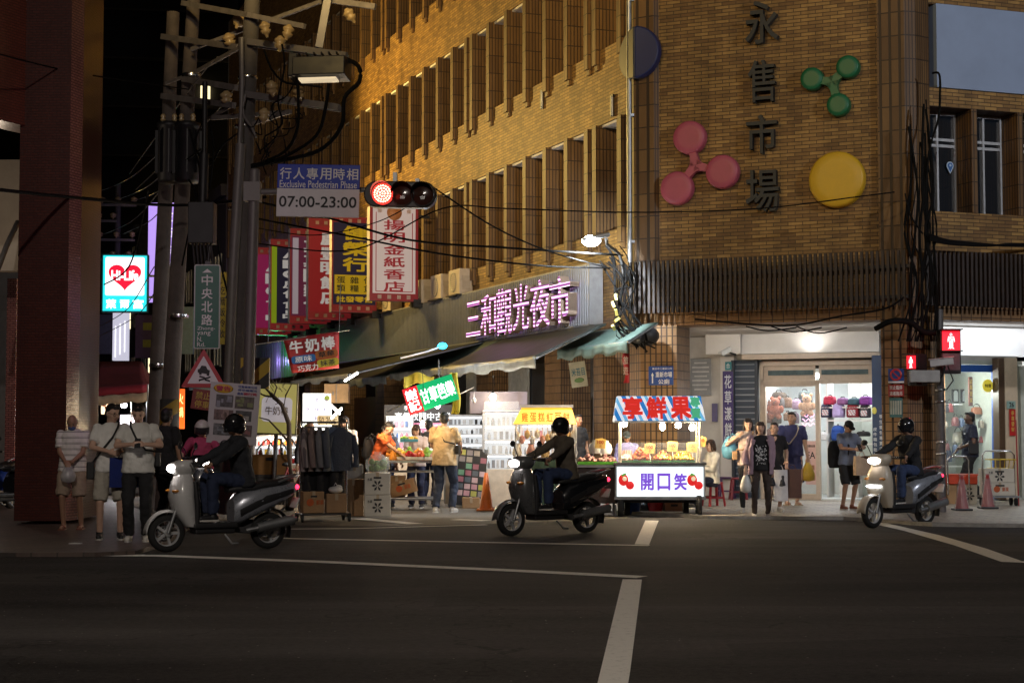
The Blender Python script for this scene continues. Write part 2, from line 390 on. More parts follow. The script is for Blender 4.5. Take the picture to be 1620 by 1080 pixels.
mb.face([G(1376, 826.5, .006), G(1400, 826.5, .006), G(1486, 846, .006), G(1560, 867, .006), G(1617, 887, .006), G(1800, 890, .006), G(1800, 897, .006), G(1584, 888, .006), G(1510, 862, .006), G(1430, 839, .006)])
gline(mb, [G(1390, 827.6), G(1800, 829.5)], .13)
gline(mb, [G(566, 820.5), G(657, 829)], .3, .010)
gline(mb, [G(720, 822), G(770, 824)], .3, .010)
gline(mb, [G(300, 838), G(560, 836), G(770, 830)], .12)
struct(mb.build("road_markings", PAINT))
mb = MB()
s0 = [G(330, 826), G(470, 830.5), G(600, 832), G(760, 829), G(960, 822), G(1010, 818)]
s1 = [FC.w(.4, -1.9, 0), FA.w(-1, 0, 0), FA.w(-95, 0, 0), FA.w(-95, -14, 0)]
mb.face([Vector((p.x, p.y, .004)) for p in s0 + s1])
struct(mb.build("market_street", STREET))
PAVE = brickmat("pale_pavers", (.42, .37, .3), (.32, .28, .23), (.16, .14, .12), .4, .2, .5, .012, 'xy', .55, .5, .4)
TILEFLOOR = PAVE
KERB = mat("kerb_stone", (.3, .28, .25), .7, var=.3, bump=.3)
out = [FA.w(-95, -.5, 0), FA.w(-1.0, -.5, 0), FC.w(-.4, -1.7, 0), G(1120, 811, .1), G(1335, 812.5, .1), G(1475, 822, .1), G(1650, 824, .1), G(2100, 826, .1), FB.w(40, 10, 0), FB.w(0, 14, 0), FA.w(-95, 10, 0)]
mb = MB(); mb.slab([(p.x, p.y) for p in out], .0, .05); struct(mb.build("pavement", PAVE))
mb = MB()
for a, b_ in zip(out[:8], out[1:8]):
    d = (b_ - a).normalized(); n = Vector((-d.y, d.x, 0)) * .07
    mb.bar((a.x + n.x, a.y + n.y, .027), (b_.x + n.x, b_.y + n.y, .027), .15, .058)
struct(mb.build("kerb", KERB))
lp = [G(-500, 868, .1), G(150, 866.5, .1), G(216, 864, .1), G(262, 850, .1), G(300, 826, .1)]
e = lp[-1] + Vector((-.347, .938, 0)) * 80
lp += [Vector((e.x, e.y, .1)), Vector((-60, 100, .1)), Vector((-60, 12, .1))]
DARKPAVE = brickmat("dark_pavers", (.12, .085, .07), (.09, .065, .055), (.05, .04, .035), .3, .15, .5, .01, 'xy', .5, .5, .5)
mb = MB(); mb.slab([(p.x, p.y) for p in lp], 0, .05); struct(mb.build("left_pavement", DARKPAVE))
# litter by the kerb
mb = MB(); mb.ell((0, 0, .03), (.11, .06, .035), 8, 5); mb.ell((.07, .02, .025), (.07, .05, .03), 7, 5)
tag(mb.build("litter_bag", mat("litter_white", (.6, .6, .58), .5, bump=.5)), "crumpled white scrap of plastic lying on the road by the kerb", "litter", loc=G(118, 866))

# ================================================================= the brick market building
BRICK = brickmat("ochre_brick", (.42, .245, .075), (.2, .105, .035), (.10, .06, .026), .27, .066, .5, .007, 'xz', .6, .9, .5)
FIN = brickmat("ribbed_tile", (.2, .112, .043), (.135, .072, .03), (.05, .03, .016), .075, .42, 0, .011, 'xz', .55, .7, .35)
COLT = brickmat("column_tile", (.32, .19, .085), (.22, .125, .06), (.055, .034, .02), .06, .16, 0, .008, 'xz', .5, .8, .3)
BEAMT = brickmat("beam_tile", (.30, .17, .075), (.2, .11, .05), (.05, .03, .018), .21, .15, 0, .008, 'xz', .55, .6, .3)
SOFFIT = mat("white_soffit", (.72, .70, .68), .7, var=.1)
GLASSD = mat("dark_glass", (.012, .016, .022), .08, 0, var=0, spec=.8)
ALU = mat("window_frame_alu", (.55, .56, .58), .4, .3, var=.1)
CONC = mat("old_concrete", (.3, .28, .26), .8, var=.3, bump=.4)
MK = thing("market_building", "big ochre brick market building with finned windows and a cut corner", "building", (PC[0], PC[1], 0))
def bpart(mb, name, m, fr=FA, parent=MK, **k):
    o = mb.build(name, m, parent, **k); o.location = fr.o - parent.location; o.rotation_euler = (0, 0, fr.a - parent.rotation_euler.z); return o
LEN = 42.0
Z1, S1, L1, S2, L2, S3, L3, TOP = 3.4, 5.36, 7.53, 9.03, 11.1, 12.7, 14.9, 19.0
mb = MB()
for z0, z1 in ((3.66, S1), (L1, S2), (L2, S3), (L3, TOP)): mb.box((-LEN / 2 - .2, .3, (z0 + z1) / 2), (LEN - .5, .6, z1 - z0))
bpart(mb, "wall", BRICK)
mb = MB(); mb.box((-LEN / 2 - .2, .3, 3.53), (LEN - .5, .62, .26)); bpart(mb, "beam", BEAMT)
mb = MB()
for z in (L1, L2, L3): mb.box((-LEN / 2 - .2, .32, z - .03), (LEN - .7, .58, .05))
bpart(mb, "soffit", SOFFIT)
for z0, z1 in ((S1, L1), (S2, L2), (S3, L3)):
    mb = MB(); mb.box((-LEN / 2 - .2, .62, (z0 + z1) / 2), (LEN - .5, .04, z1 - z0)); wn = bpart(mb, "window_band", GLASSD)
    mb = MB(); n = int(LEN / 1.22)
    for i in range(n + 1): mb.box((-.6 - i * 1.22 + .61, .575, (z0 + z1) / 2), (.05, .05, z1 - z0 - .1))
    for zz in (z0 + .05, z0 + (z1 - z0) * .68, z1 - .08): mb.box((-LEN / 2 - .2, .58, zz), (LEN - .6, .045, .06))
    o = mb.build("window_frame", ALU, wn)
fins = {}
for z0, z1 in ((S1, L1), (S2, L2), (S3, L3)):
    h = z1 - z0
    mb = MB(); mb.box((0, .22, h / 2), (.2, .66, h - .03)); mb.box((0, -.05, -.14), (.2, .12, .3)); mb.box((0, -.02, -.34), (.15, .08, .12))
    me = mb.mesh("fin", [FIN]); i = 0; x = -.75
    while x > -LEN + .3:
        for dx in ((0, -.42) if i % 6 == 1 else (0,)):
            o = bpy.data.objects.new("fin", me); COL.objects.link(o); o.parent = MK
            o.location = FA.w(x + dx, 0, z0) - MK.location; o.rotation_euler = (0, 0, FA.a)
        x -= 1.22 if i % 6 != 1 else 1.5
        i += 1
# chamfer wall and the two corner piers
mb = MB(); mb.box((2.5, .3, (3.66 + TOP) / 2), (4.3, .6, TOP - 3.66)); bpart(mb, "corner_wall", BRICK, FC)
mb = MB(); mb.box((2.5, .3, 3.53), (4.3, .62, .26)); bpart(mb, "beam", BEAMT, FC)
def pier(pts, z0, z1, m, name="pier"):
    mb = MB(); mb.slab([(p.x - PC[0], p.y - PC[1]) for p in pts], z0, z1); o = mb.build(name, m, MK); return o
pier([FA.w(-.45, .5, 0), FA.w(-.45, -.06, 0), FA.w(-.05, -.1, 0), FC.w(.3, -.08, 0), FC.w(.38, -.0, 0), FC.w(.38, .5, 0)], 3.4, TOP, FIN)
pier([FC.w(4.5, .5, 0), FC.w(4.5, -.10, 0), FC.w(4.98, -.12, 0), FB.w(.12, -.10, 0), FB.w(.45, -.02, 0), FB.w(.45, .5, 0)], 3.4, TOP, FIN)
pier([FA.w(-.42, .8, 0), FA.w(-.42, -.05, 0), FC.w(.02, -.09, 0), FC.w(.72, -.05, 0), FC.w(.72, .7, 0)], .1, 3.4, COLT, "column")
pier([FC.w(4.5, .6, 0), FC.w(4.5, -.05, 0), FC.w(4.95, -.08, 0), FB.w(.5, -.05, 0), FB.w(.5, .6, 0)], .1, 3.4, COLT, "column")
for x in (-2.05, -4.5, -9, -13.5, -18, -22.5, -27, -31.5, -36, -40.5):
    wd = .45 if x == -2.05 else .9
    mb = MB(); mb.box((x, .35, 1.75), (wd, .7, 3.3)); bpart(mb, "column", COLT)
# right street side
mb = MB()
for z0, z1 in ((3.66, 5.32), (L1 - .34, L1), (S2, S2 + .45), (L2, TOP)): mb.box((6.4, .3, (z0 + z1) / 2), (12, .6, z1 - z0))
bpart(mb, "wall", BRICK, FB)
mb = MB(); mb.box((6.4, .3, 3.53), (12, .62, .26)); bpart(mb, "beam", BEAMT, FB)
mb = MB(); mb.box((6.6, .27, (L1 + S2) / 2), (12, .62, S2 - L1)); bpart(mb, "painted_panel", mat("cool_lit_panel", (.27, .35, .52), .6, var=.08, scale=1.2), FB)  # white panel; the blue cast of cool light is put into its colour
for (z0, z1) in ((5.32, L1 - .34), (S2 + .45, L2)):
    for i in range(9):
        x = .46 + i * .99
        mb = MB(); mb.box((x + .43, .5, (z0 + z1) / 2), (.86, .03, z1 - z0)); wn = bpart(mb, "window", GLASSD, FB)
        mb = MB()
        for xx in (x + .02, x + .46, x + .84): mb.box((xx, .46, (z0 + z1) / 2), (.04, .05, z1 - z0))
        zs = z0 + (z1 - z0) * .7
        for zz in (z0 + .03, zs - .05, zs + .06, z1 - .03): mb.box((x + .43, .465, zz), (.8, .045, .05))
        mb.build("frame", ALU, wn)
        mb = MB(); mb.box((x + .925, .28, (z0 + z1) / 2), (.12, .6, z1 - z0)); bpart(mb, "fin", FIN, FB)
# upper floor slab, which is the arcade ceiling, and the roof
poly = [FA.w(-LEN, .55, 0), FA.w(-.2, .55, 0), FC.w(.3, .55, 0), FC.w(4.6, .55, 0), FB.w(.4, .55, 0), FB.w(12.3, .55, 0), FB.w(12.3, 14, 0), FA.w(-LEN, 14, 0)]
for nm, z0, z1, m in (("ceiling", 3.42, 3.6, mat("arcade_ceiling", (.5, .46, .42), .8, var=.2)), ("roof", TOP - .3, TOP - .02, CONC)):
    mb = MB(); mb.slab([(p.x - PC[0], p.y - PC[1]) for p in poly], z0, z1); mb.build(nm, m, MK)
# parts of the upper body that close it behind
mb = MB(); mb.box((-LEN - .05, 7, 9.6), (.3, 14, 18.8)); bpart(mb, "end_wall", CONC)
mb = MB(); mb.box((12.45, 7, 9.6), (.3, 14, 18.8)); bpart(mb, "end_wall", CONC, FB)
# rainwater pipe at the corner
mb = MB(); mb.cyl((-.12, -.17, 4.6), (-.12, -.17, 18.5), .05, n=10)
for z in (5, 7.4, 9.6, 12): mb.box((-.12, -.13, z), (.14, .1, .05))
bpart(mb, "drainpipe", STEEL)

# inner shop walls of the arcade
INW = mat("arcade_wall_white", (.62, .6, .57), .7, var=.15, scale=2)
mb = MB(); mb.box((-LEN / 2 - 1.9, 4.5, 1.75), (LEN - 3.6, .2, 3.3)); bpart(mb, "inner_wall", INW)
mb = MB()
for x0, x1, z0, z1 in ((-3.0, FC.loc(1203, 680, 4)[0], .1, 3.41), (FC.loc(1203, 680, 4)[0] + .01, FC.loc(1387, 680, 4)[0], FC.loc(1290, 565, 4)[1], 3.41), (FC.loc(1388, 680, 4)[0], FC.loc(1432, 680, 4)[0], .1, 3.41)): mb.box(((x0 + x1) / 2, 4.15, (z0 + z1) / 2), (x1 - x0, .2, z1 - z0))
bpart(mb, "inner_wall", INW, FC)
mb = MB()
for x0, x1, z0, z1 in ((FB.loc(1436, 680, 3.4)[0], FB.loc(1484, 680, 3.4)[0], .1, 3.41), (FB.loc(1484, 680, 3.4)[0] + .01, FB.loc(1580, 680, 3.4)[0], FB.loc(1530, 572, 3.4)[1], 3.41), (FB.loc(1580, 680, 3.4)[0] + .01, FB.loc(1612, 680, 3.4)[0], .1, 3.41)): mb.box(((x0 + x1) / 2, 3.55, (z0 + z1) / 2), (x1 - x0, .2, z1 - z0))
bpart(mb, "inner_wall", INW, FB)

# ================================================================= slatted screen over the corner arcade
SLAT = mat("brown_slat", (.03, .02, .017), .5, var=.3)
def slat_screen(fr, x0, x1, z0, z1, label):
    t = thing("slat_screen", label, "screen", fr.w(x0, -.3, z0), fr.a, "slat screens round the brick corner")
    L = x1 - x0; mb = MB(); n = int(L / .092)
    for i in range(n): mb.box((.03 + i * .092, 0, (z1 - z0) / 2), (.045, .06, z1 - z0))
    mb.build("slat", SLAT, t)
    mb = MB()
    for z in (.16, (z1 - z0) * .72): mb.box((L / 2, .06, z), (L, .05, .06))
    for x in (.3, L / 2, L - .3): mb.box((x, .17, .16), (.05, .22, .05)); mb.box((x, .17, (z1 - z0) * .72), (.05, .22, .05))
    mb.build("rail", SLAT, t); return t
slat_screen(FC, -.12, 5.08, 3.62, 4.58, "long brown vertical slat screen below the coloured discs")
slat_screen(FB, .12, 9.5, 3.62, 4.58, "brown slat screen below the narrow white windows")
slat_screen(FA, -.5, .05, 3.62, 4.58, "short brown slat screen end beside the hanging cables")

# ================================================================= emblems and letters on the corner wall
def paint(name, c): return mat(name, c, .45, var=.08, scale=3)
def disc_prof(r, d): return [(.001, 0), (r * .6, 0), (r * .9, 0), (r * .975, d * .12), (r, d * .4), (r, d)]
def wall_disc(name, px, py, rpx, d, m, label):
    x, z = FC.loc(px, py, -.2); r = rpx * (FC.w(x, -.2, z).y) / F
    mb = MB(); mb.lathe([(q, y) for q, y in disc_prof(r, d)], (0, 0, 0), 40, True, 'Y')
    return tag(mb.build(name, m), label, "wall ornament", loc=FC.w(x, -.2, z), rz=FC.a)
wall_disc("wall_disc", 1322, 283, 45, .19, paint("yellow_paint", (.62, .38, .02)), "big yellow round disc on the brick wall")
x, z = FA.loc(1010, 80, -.25)
t = thing("wall_disc", "dark navy disc folded round the brick corner edge", "wall ornament", FC.w(-.02, -.26, FC.loc(1016, 81, -.25)[1]), FC.a)
r = 42 * m2(30.8)
half = [(r * math.sin(a) * .98, r * math.cos(a)) for a in [math.pi * i / 20 for i in range(21)]]
mb = MB(); mb.prism(half, 0, .2); mb.build("right_half", paint("navy_paint", (.012, .022, .1)), t, bevel=.03)
mb = MB(); mb.prism([(-q[0] * 1.45, q[1]) for q in half], 0, .2); o = mb.build("left_half", paint("slate_paint", (.04, .045, .06)), t, bevel=.03); o.rotation_euler = (0, 0, R(-45)); o.location = (-.01, 0, 0)
def trefoil(name, centres, hub, rpx, m, label):
    x0, z0 = FC.loc(*hub, -.2); t = None; mb = MB(); P = []
    dd = FC.w(x0, -.2, z0).y
    for (px, py) in centres:
        x, z = FC.loc(px, py, -.2); P.append((x - x0, z - z0))
        mb.lathe([(q, y) for q, y in disc_prof(rpx * dd / F, .17)], (x - x0, 0, z - z0), 36, True, 'Y')
    for (x, z) in P:                            # waisted arm from the hub to each disc
        L = math.hypot(x, z); ux, uz = x / L, z / L; rr = rpx * dd / F; pts1, pts2 = [], []
        for i in range(13):
            s = i / 12 * (L - rr * .55); wv = .055 + .11 * (s / L) ** 3 + .07 * (1 - s / L) ** 5
            pts1.append((ux * s - uz * wv, uz * s + ux * wv)); pts2.append((ux * s + uz * wv, uz * s - ux * wv))
        mb.prism(pts1 + pts2[::-1], .03, .16)
    return tag(mb.build(name, m), label, "wall ornament", loc=FC.w(x0, -.2, z0), rz=FC.a)
trefoil("wall_emblem", [(1089, 217), (1141, 271), (1069, 297)], (1099, 261), 27, paint("pink_paint", (.42, .085, .13)), "pink emblem of three linked round discs on the brick wall")
trefoil("wall_emblem", [(1340, 105), (1283, 124), (1325, 165)], (1315, 129), 18.5, paint("green_paint", (.008, .13, .05)), "green emblem of three linked round discs on the brick wall")
IRON = mat("dark_iron", (.03, .033, .034), .55, .1, var=.3)
for ch, px, py, wpx, hpx, lab in (("永", 1206, 36, 56, 76, "topmost dark iron character with a dot and spreading strokes on brick"), ("售", 1206, 129, 46, 74, "second dark iron character from the top of the brick corner"),
                       ("市", 1206, 213, 52, 68, "third dark iron character with a long middle stroke on brick"), ("場", 1207, 302, 56, 74, "lowest dark iron character just above the slat screen")):
    x, z = FC.loc(px, py, -.12); k = FC.w(x, -.1, z).y / F
    mb = MB(); letters(mb, ch, 0, 0, wpx * k * .95, hpx * k * .9, 0, .12, .008)
    tag(mb.build("iron_letter", IRON), lab, "wall letter", group="iron characters down the brick corner", loc=FC.w(x, -.12, z), rz=FC.a)
# a map pin sticker in the window
x, z = FB.loc(1503, 265, .44); mb = MB(); mb.cur = 0
mb.prism([(math.sin(a) * .075, math.cos(a) * .075 + .03) for a in [R(-115 + 230 * i / 20) for i in range(21)]] + [(0, -.12)], -.004, 0)
mb.cur = 1; mb.prism([(math.sin(a) * .055, math.cos(a) * .055 + .03) for a in [R(-115 + 230 * i / 20) for i in range(21)]] + [(0, -.085)], -.009, -.005)
mb.cur = 0; mb.prism([(math.sin(a) * .022, math.cos(a) * .022 + .035) for a in [R(18 * i) for i in range(20)]], -.013, -.010)
tag(mb.build("pin_sticker", [mat("sticker_pale", (.5, .62, .75), .5, var=0), mat("sticker_blue", (.03, .14, .42), .5, var=0)]), "blue map pin sticker on the narrow window pane", "sticker", loc=FB.w(x, .44, z), rz=FB.a)

# ================================================================= long grey fascia with the lit sign
CORR = mat("grey_corrugated", (.2, .21, .23), .45, .4, var=.12)
FX1 = FA.loc(929, 470, -.35)[0]; FX0 = -24.0
def corrugated(mb, x0, x1, z0, z1, y, pitch=.12, dep=.028):
    pts = []; x = x0
    while x < x1: pts += [(x, 0), (x + pitch * .35, 0), (x + pitch * .5, -dep), (x + pitch * .85, -dep)]; x += pitch
    vs = [(a, y + b_, z0) for a, b_ in pts] + [(a, y + b_, z1) for a, b_ in pts]; n = len(pts)
    mb.add(vs, [(i, i + 1, n + i + 1, n + i) for i in range(n - 1)], False)
t = thing("fascia_board", "long grey corrugated fascia running along the brick facade", "fascia", FA.w(FX1, -.3, 3.55), FA.a)
mb = MB(); corrugated(mb, FX0 - FX1, 0, 0, 1.17, 0); mb.build("sheet", CORR, t)
mb = MB(); mb.box(((FX0 - FX1) / 2, .13, 1.185), (FX1 - FX0, .3, .03)); mb.box((.02, .12, .585), (.04, .3, 1.2)); mb.box(((FX0 - FX1) / 2, .13, -.015), (FX1 - FX0, .3, .03))
mb.build("edge_trim", mat("edge_trim", (.35, .36, .38), .4, .5), t)
NEON = stripemat("led_rows", [(0, (.72, .22, .75)), (.2, (1, .72, 1)), (.45, (.72, .22, .75)), (.58, (.07, .015, .09))], 2, .085, 1.35)
LSIDE = mat("letter_return", (.42, .31, .24), .5, var=.15)
NT = thing("lit_sign", "purple lit channel letters on the grey corrugated fascia", "sign", FA.w(FX1, -.36, 3.7), FA.a)
for ch, a, b_, y0, y1 in (("三", 739, 761, 478, 531), ("和", 762, 785.5, 466, 529), ("觀", 786.5, 811, 457, 529), ("光", 813, 838, 450, 521), ("夜", 840, 871, 443, 516), ("市", 871, 903, 437, 510)):
    x0, _ = FA.loc(a, 490, -.55); x1, _ = FA.loc(b_, 490, -.55); _, zb = FA.loc((a + b_) / 2, y1, -.55); _, zt = FA.loc((a + b_) / 2, y0, -.55)
    mb = MB(); letters(mb, ch, (x0 + x1) / 2 - FX1, (zb + zt) / 2 - 3.7, x1 - x0, zt - zb, -.11, .2, .007)
    # front faces lit, returns plain
    for i, f in enumerate(mb.f):
        p = [Vector(mb.v[k]) for k in f[:3]]; nn = (p[1] - p[0]).cross(p[2] - p[0])
        if nn.length == 0 or not (abs(nn.normalized().y) > .9): mb.mi[i] = 1
    mb.build("letter", [NEON, LSIDE], NT)
light("sign_glow", 'AREA', FA.w(FA.loc(822, 490)[0], -.75, 4.0), 2, (.85, .4, 1), (3.6, .5), FA.w(FA.loc(822, 490)[0], -3, 3.4))

# ================================================================= awnings
def awning(xa, xb, wtop, ztop, wf, zf, val, m, label, mv=None, sag=.08):
    t = thing("awning", label, "awning", FA.w((xa + xb) / 2, -wtop, ztop), FA.a)
    L = xb - xa; mb = MB()
    def fn(u, v):
        s = math.sin(math.pi * u) * math.sin(math.pi * v); q = abs(math.sin(u * math.pi * 3)) * .02
        return Vector(((u - .5) * L, -(wf - wtop) * v, (zf - ztop) * v - sag * s - q * v))
    mb.grid(fn, 18, 8); mb.build("canvas", m, t, solid=.012)
    mb = MB()
    def fv(u, v):
        return Vector(((u - .5) * L, -(wf - wtop) - .03 + .03 * math.sin(u * 40) * v, (zf - ztop) - v * val - .02 * abs(math.sin(u * math.pi * 3)) + .03 * v * math.sin(u * 23)))
    mb.grid(fv, 40, 3); mb.build("valance", mv or m, t, solid=.008)
    mb = MB()
    mb.cyl((-L / 2, -(wf - wtop) + .02, zf - ztop - .02), (L / 2, -(wf - wtop) + .02, zf - ztop - .02), .025, n=8)
    for x in (-L / 2 + .05, L / 2 - .05): mb.cyl((x, 0, -.02), (x, -(wf - wtop) + .02, zf - ztop - .03), .02, n=6)
    mb.build("frame", STEEL, t); return t
TARP = mat("dark_tarp", (.025, .032, .03), .5, var=.35, scale=2, bump=.5, bscale=6)
TARPG = mat("green_tarp", (.07, .11, .09), .55, var=.35, scale=2, bump=.5, bscale=6)
VAL = mat("clear_valance", (.26, .28, .27), .45, var=.4, scale=3, bump=.7, bscale=9)
PALEG = mat("pale_green_canvas", (.06, .1, .085), .6, var=.3, scale=3, bump=.3)
def ax(px, y=-1.8): return FA.loc(px, 590, y)[0]
awning(ax(701), ax(848), .35, 3.5, 1.8, 2.84, .2, TARP, "wide black awning with a clear plastic valance over the glass cabinets", VAL)
awning(ax(619), ax(700), .35, 3.5, 1.8, 2.84, .16, TARPG, "dark green awning with a drooping pale edge above the tilted green sign", VAL, .16)
awning(ax(540), ax(612), .35, 3.45, 1.8, 2.80, .2, TARP, "dark awning with a fringed valance behind the orange shirted man", VAL)
awning(FA.loc(884, 560, -.8)[0], FA.loc(994, 545, -.8)[0], .2, 3.4, .8, 3.05, .2, PALEG, "faded pale green awning beside the brick corner column", PALEG, .03)
awning(FA.loc(462, 600, -3.6)[0], FA.loc(552, 600, -3.6)[0], .4, 3.5, 3.6, 2.72, .12, TARP, "black awning with a pale metal edge behind the clothes rack", mat("pale_edge", (.6, .58, .5), .4))
# ================================================================= left building with the tiled arcade
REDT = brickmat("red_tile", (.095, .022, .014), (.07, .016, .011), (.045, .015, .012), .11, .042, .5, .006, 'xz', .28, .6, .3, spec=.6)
REDT2 = brickmat("lit_red_tile", (.36, .15, .13), (.28, .11, .10), (.1, .04, .04), .11, .042, .5, .006, 'xz', .2, .8, .3, spec=.8)  # same red tile where it catches light, the pink sheen put into the colour
BEIGE = mat("beige_render", (.42, .37, .31), .7, var=.15, scale=1.5)
P0, P1, P2, P3 = D(24, 700, 25.0), D(104, 700, 25.0), D(124, 700, 25.35), D(155, 700, 26.6)
LB = thing("tiled_building", "dark red tiled building whose tall column fills the frame's edge", "building", (P0.x, P0.y, 0))
def lpoly(pts, z0, z1, name, m, mi=None):
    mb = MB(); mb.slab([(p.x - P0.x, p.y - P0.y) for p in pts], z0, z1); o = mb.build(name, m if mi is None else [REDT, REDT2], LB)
    if mi is not None:
        for i, k in mi.items(): o.data.polygons[i].material_index = k
    return o
P4 = Vector((P3.x - .45, P3.y + 1.2, 0)); P5 = Vector((P0.x, P0.y + 2.2, 0))
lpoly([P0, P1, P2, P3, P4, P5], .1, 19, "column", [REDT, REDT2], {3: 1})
dch = Vector((-.418, -.909, 0)); Q0 = D(76, 300, 25.5); Q0.z = 0
Q1 = Q0 + dch * 9; nin = Vector((-.909, .418, 0))
lpoly([Q0, Q1, Q1 + nin * .5, Q0 + nin * .5], 6.08, 19, "upper_wall", brickmat("upper_lit_red_tile", (.26, .075, .045), (.2, .055, .035), (.08, .03, .02), .11, .042, .5, .006, "xz", .28, .6, .3, spec=.6))  # same tile as the column, street light on it put into a paler colour
lpoly([Q0 + nin * .5, Q1 + nin * .5, Q1 + nin * 7, Q0 + nin * 7 + Vector((2, 0, 0))], 6.3, 6.5, "arcade_ceiling", BEIGE)
q = D(36, 300, 29.5); lpoly([Vector((q.x, q.y, 0)), Vector((q.x - 9, q.y, 0)), Vector((q.x - 9, q.y + .3, 0)), Vector((q.x, q.y + .3, 0))], 4.3, 6.3, "inner_wall", BEIGE)
a, b_ = D(9, 600, 31), D(24, 600, 31)
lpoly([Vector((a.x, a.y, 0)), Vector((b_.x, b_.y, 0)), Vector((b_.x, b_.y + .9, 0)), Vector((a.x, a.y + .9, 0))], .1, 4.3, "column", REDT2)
lpoly([Vector((a.x - 7, a.y + 6, 0)), Vector((b_.x - .3, b_.y + 6, 0)), Vector((b_.x - .3, b_.y + 6.3, 0)), Vector((a.x - 7, a.y + 6.3, 0))], .1, 6.3, "back_wall", mat("dim_wall", (.1, .09, .085), .8))
mb = MB(); mb.tube([(D(-20, 470, 27) - Vector((P0.x, P0.y, 0))), (D(10, 390, 28) - Vector((P0.x, P0.y, 0))), (D(28, 352, 28.8) - Vector((P0.x, P0.y, 0)))], .05, 8); mb.build("awning_arm", BLACK, LB)
light("arcade_lamp", 'POINT', D(-12, 330, 27.2), 26, (1, .8, .6), .1)
light("pink_neon_spill", 'AREA', (-4.9, 22.6, 4.2), 5, (.95, .45, 1.0), (.5, 3.5), (-6.85, 25.2, 3.6))

# ================================================================= far end of the street
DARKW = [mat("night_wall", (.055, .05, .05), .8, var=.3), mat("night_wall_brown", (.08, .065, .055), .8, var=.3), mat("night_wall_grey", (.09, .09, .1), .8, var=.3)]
LITW = emi("lit_window", (1, .85, .5), 1.6); DIMW = mat("dim_window", (.02, .022, .03), .15, var=0)
def far_house(x1, x0, h, m, label, lit=()):
    t = thing("shophouse", label, "building", FA.w(x1, 0, 0), FA.a)
    L = x1 - x0; mb = MB(); mb.box((-L / 2, 5, h / 2), (L, 10, h)); mb.build("wall", m, t)
    mb = MB(); mb.box((-L / 2, 4.9, h + .25), (L + .3, 10.3, .5)); mb.build("parapet", m, t)
    k = 0; z = 4.2
    while z < h - 2:
        for i in range(int(L / 2.6)):
            mb = MB(); mb.box((-1.3 - i * 2.6, -.02, z + .8), (1.4, .1, 1.5)); o = mb.build("window", LITW if k in lit else DIMW, t)
            mb = MB()
            for xx in (-.72, 0, .72): mb.box((-1.3 - i * 2.6 + xx, -.08, z + .8), (.06, .05, 1.56))
            mb.box((-1.3 - i * 2.6, -.08, z + .02), (1.6, .08, .08)); mb.build("frame", STEEL, o); k += 1
        z += 3.3
    mb = MB(); mb.box((-L / 2, -.75, 3.2), (L, 1.5, .12)); mb.build("canopy", STEEL, t)
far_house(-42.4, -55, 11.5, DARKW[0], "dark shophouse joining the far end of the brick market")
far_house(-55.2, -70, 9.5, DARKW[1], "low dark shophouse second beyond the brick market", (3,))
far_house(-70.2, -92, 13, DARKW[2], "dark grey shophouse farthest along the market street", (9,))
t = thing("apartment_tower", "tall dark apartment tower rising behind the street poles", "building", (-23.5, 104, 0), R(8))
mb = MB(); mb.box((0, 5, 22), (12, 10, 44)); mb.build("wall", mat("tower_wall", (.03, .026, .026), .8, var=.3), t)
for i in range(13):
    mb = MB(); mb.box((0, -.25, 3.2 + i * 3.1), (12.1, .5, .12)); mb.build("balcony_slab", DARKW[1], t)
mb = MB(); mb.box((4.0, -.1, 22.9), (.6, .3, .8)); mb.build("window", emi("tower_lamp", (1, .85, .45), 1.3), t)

# convenience store light box
t = thing("store_sign", "bright turquoise and white heart light box of the convenience store", "sign", D(197.5, 448, 62), R(6))
k = m2(62); W_, H_ = 68 * k, 88 * k
mb = MB(); mb.box((0, .2, 0), (W_ + .1, .36, H_ + .1)); mb.build("casing", mat("sign_casing", (.1, .3, .32), .5), t)
mb = MB(); mb.prism([(-W_ / 2, -H_ / 2), (W_ / 2, -H_ / 2), (W_ / 2, H_ / 2), (-W_ / 2, H_ / 2)], 0, .015); mb.build("lit_face", emi("sign_turquoise", (.02, .62, .66), 1.15), t)
def rrect(cx, cz, w, h, r, n=5):
    P = []
    for sx, sz, a0 in ((1, 1, 0), (-1, 1, 90), (-1, -1, 180), (1, -1, 270)):
        for i in range(n + 1):
            a = R(a0 + 90 * i / n); P.append((cx + sx * (w / 2 - r) + r * math.cos(a), cz + sz * (h / 2 - r) + r * math.sin(a)))
    return P
mb = MB(); mb.prism(rrect(0, 11 * k, 61 * k, 61 * k, 3 * k), -.01, -.002); mb.build("white_face", emi("sign_white", (1, .97, 1), 1.25), t)
hp = []
for i in range(40):
    a = 2 * math.pi * i / 40; hp.append((16 * math.sin(a) ** 3 * 1.6 * k, (13 * math.cos(a) - 5 * math.cos(2 * a) - 2 * math.cos(3 * a) - math.cos(4 * a)) * 1.45 * k + 12 * k))
mb = MB(); mb.prism(hp, -.02, -.012); mb.build("heart", emi("sign_red", (.85, .01, .04), 1.0), t)
mb = MB(); letters(mb, "Hi-Life", 0, 12.5 * k, 41 * k, 15 * k, -.026, .004, .035); letters(mb, "萊", -21 * k, -33 * k, 15 * k, 14 * k, -.012, .004, .03); letters(mb, "爾", 0, -33 * k, 15 * k, 13 * k, -.012, .004, .012); letters(mb, "富", 21 * k, -33 * k, 16 * k, 14 * k, -.012, .004, .03)
mb.build("lettering", emi("sign_letter_white", (1, 1, 1), 1.4), t)
mb = MB(); mb.box((W_ / 2 + .5, .2, .3), (1.0, .08, .08)); mb.box((W_ / 2 + .5, .2, -.5), (1.0, .08, .08)); mb.build("bracket", STEEL, t)

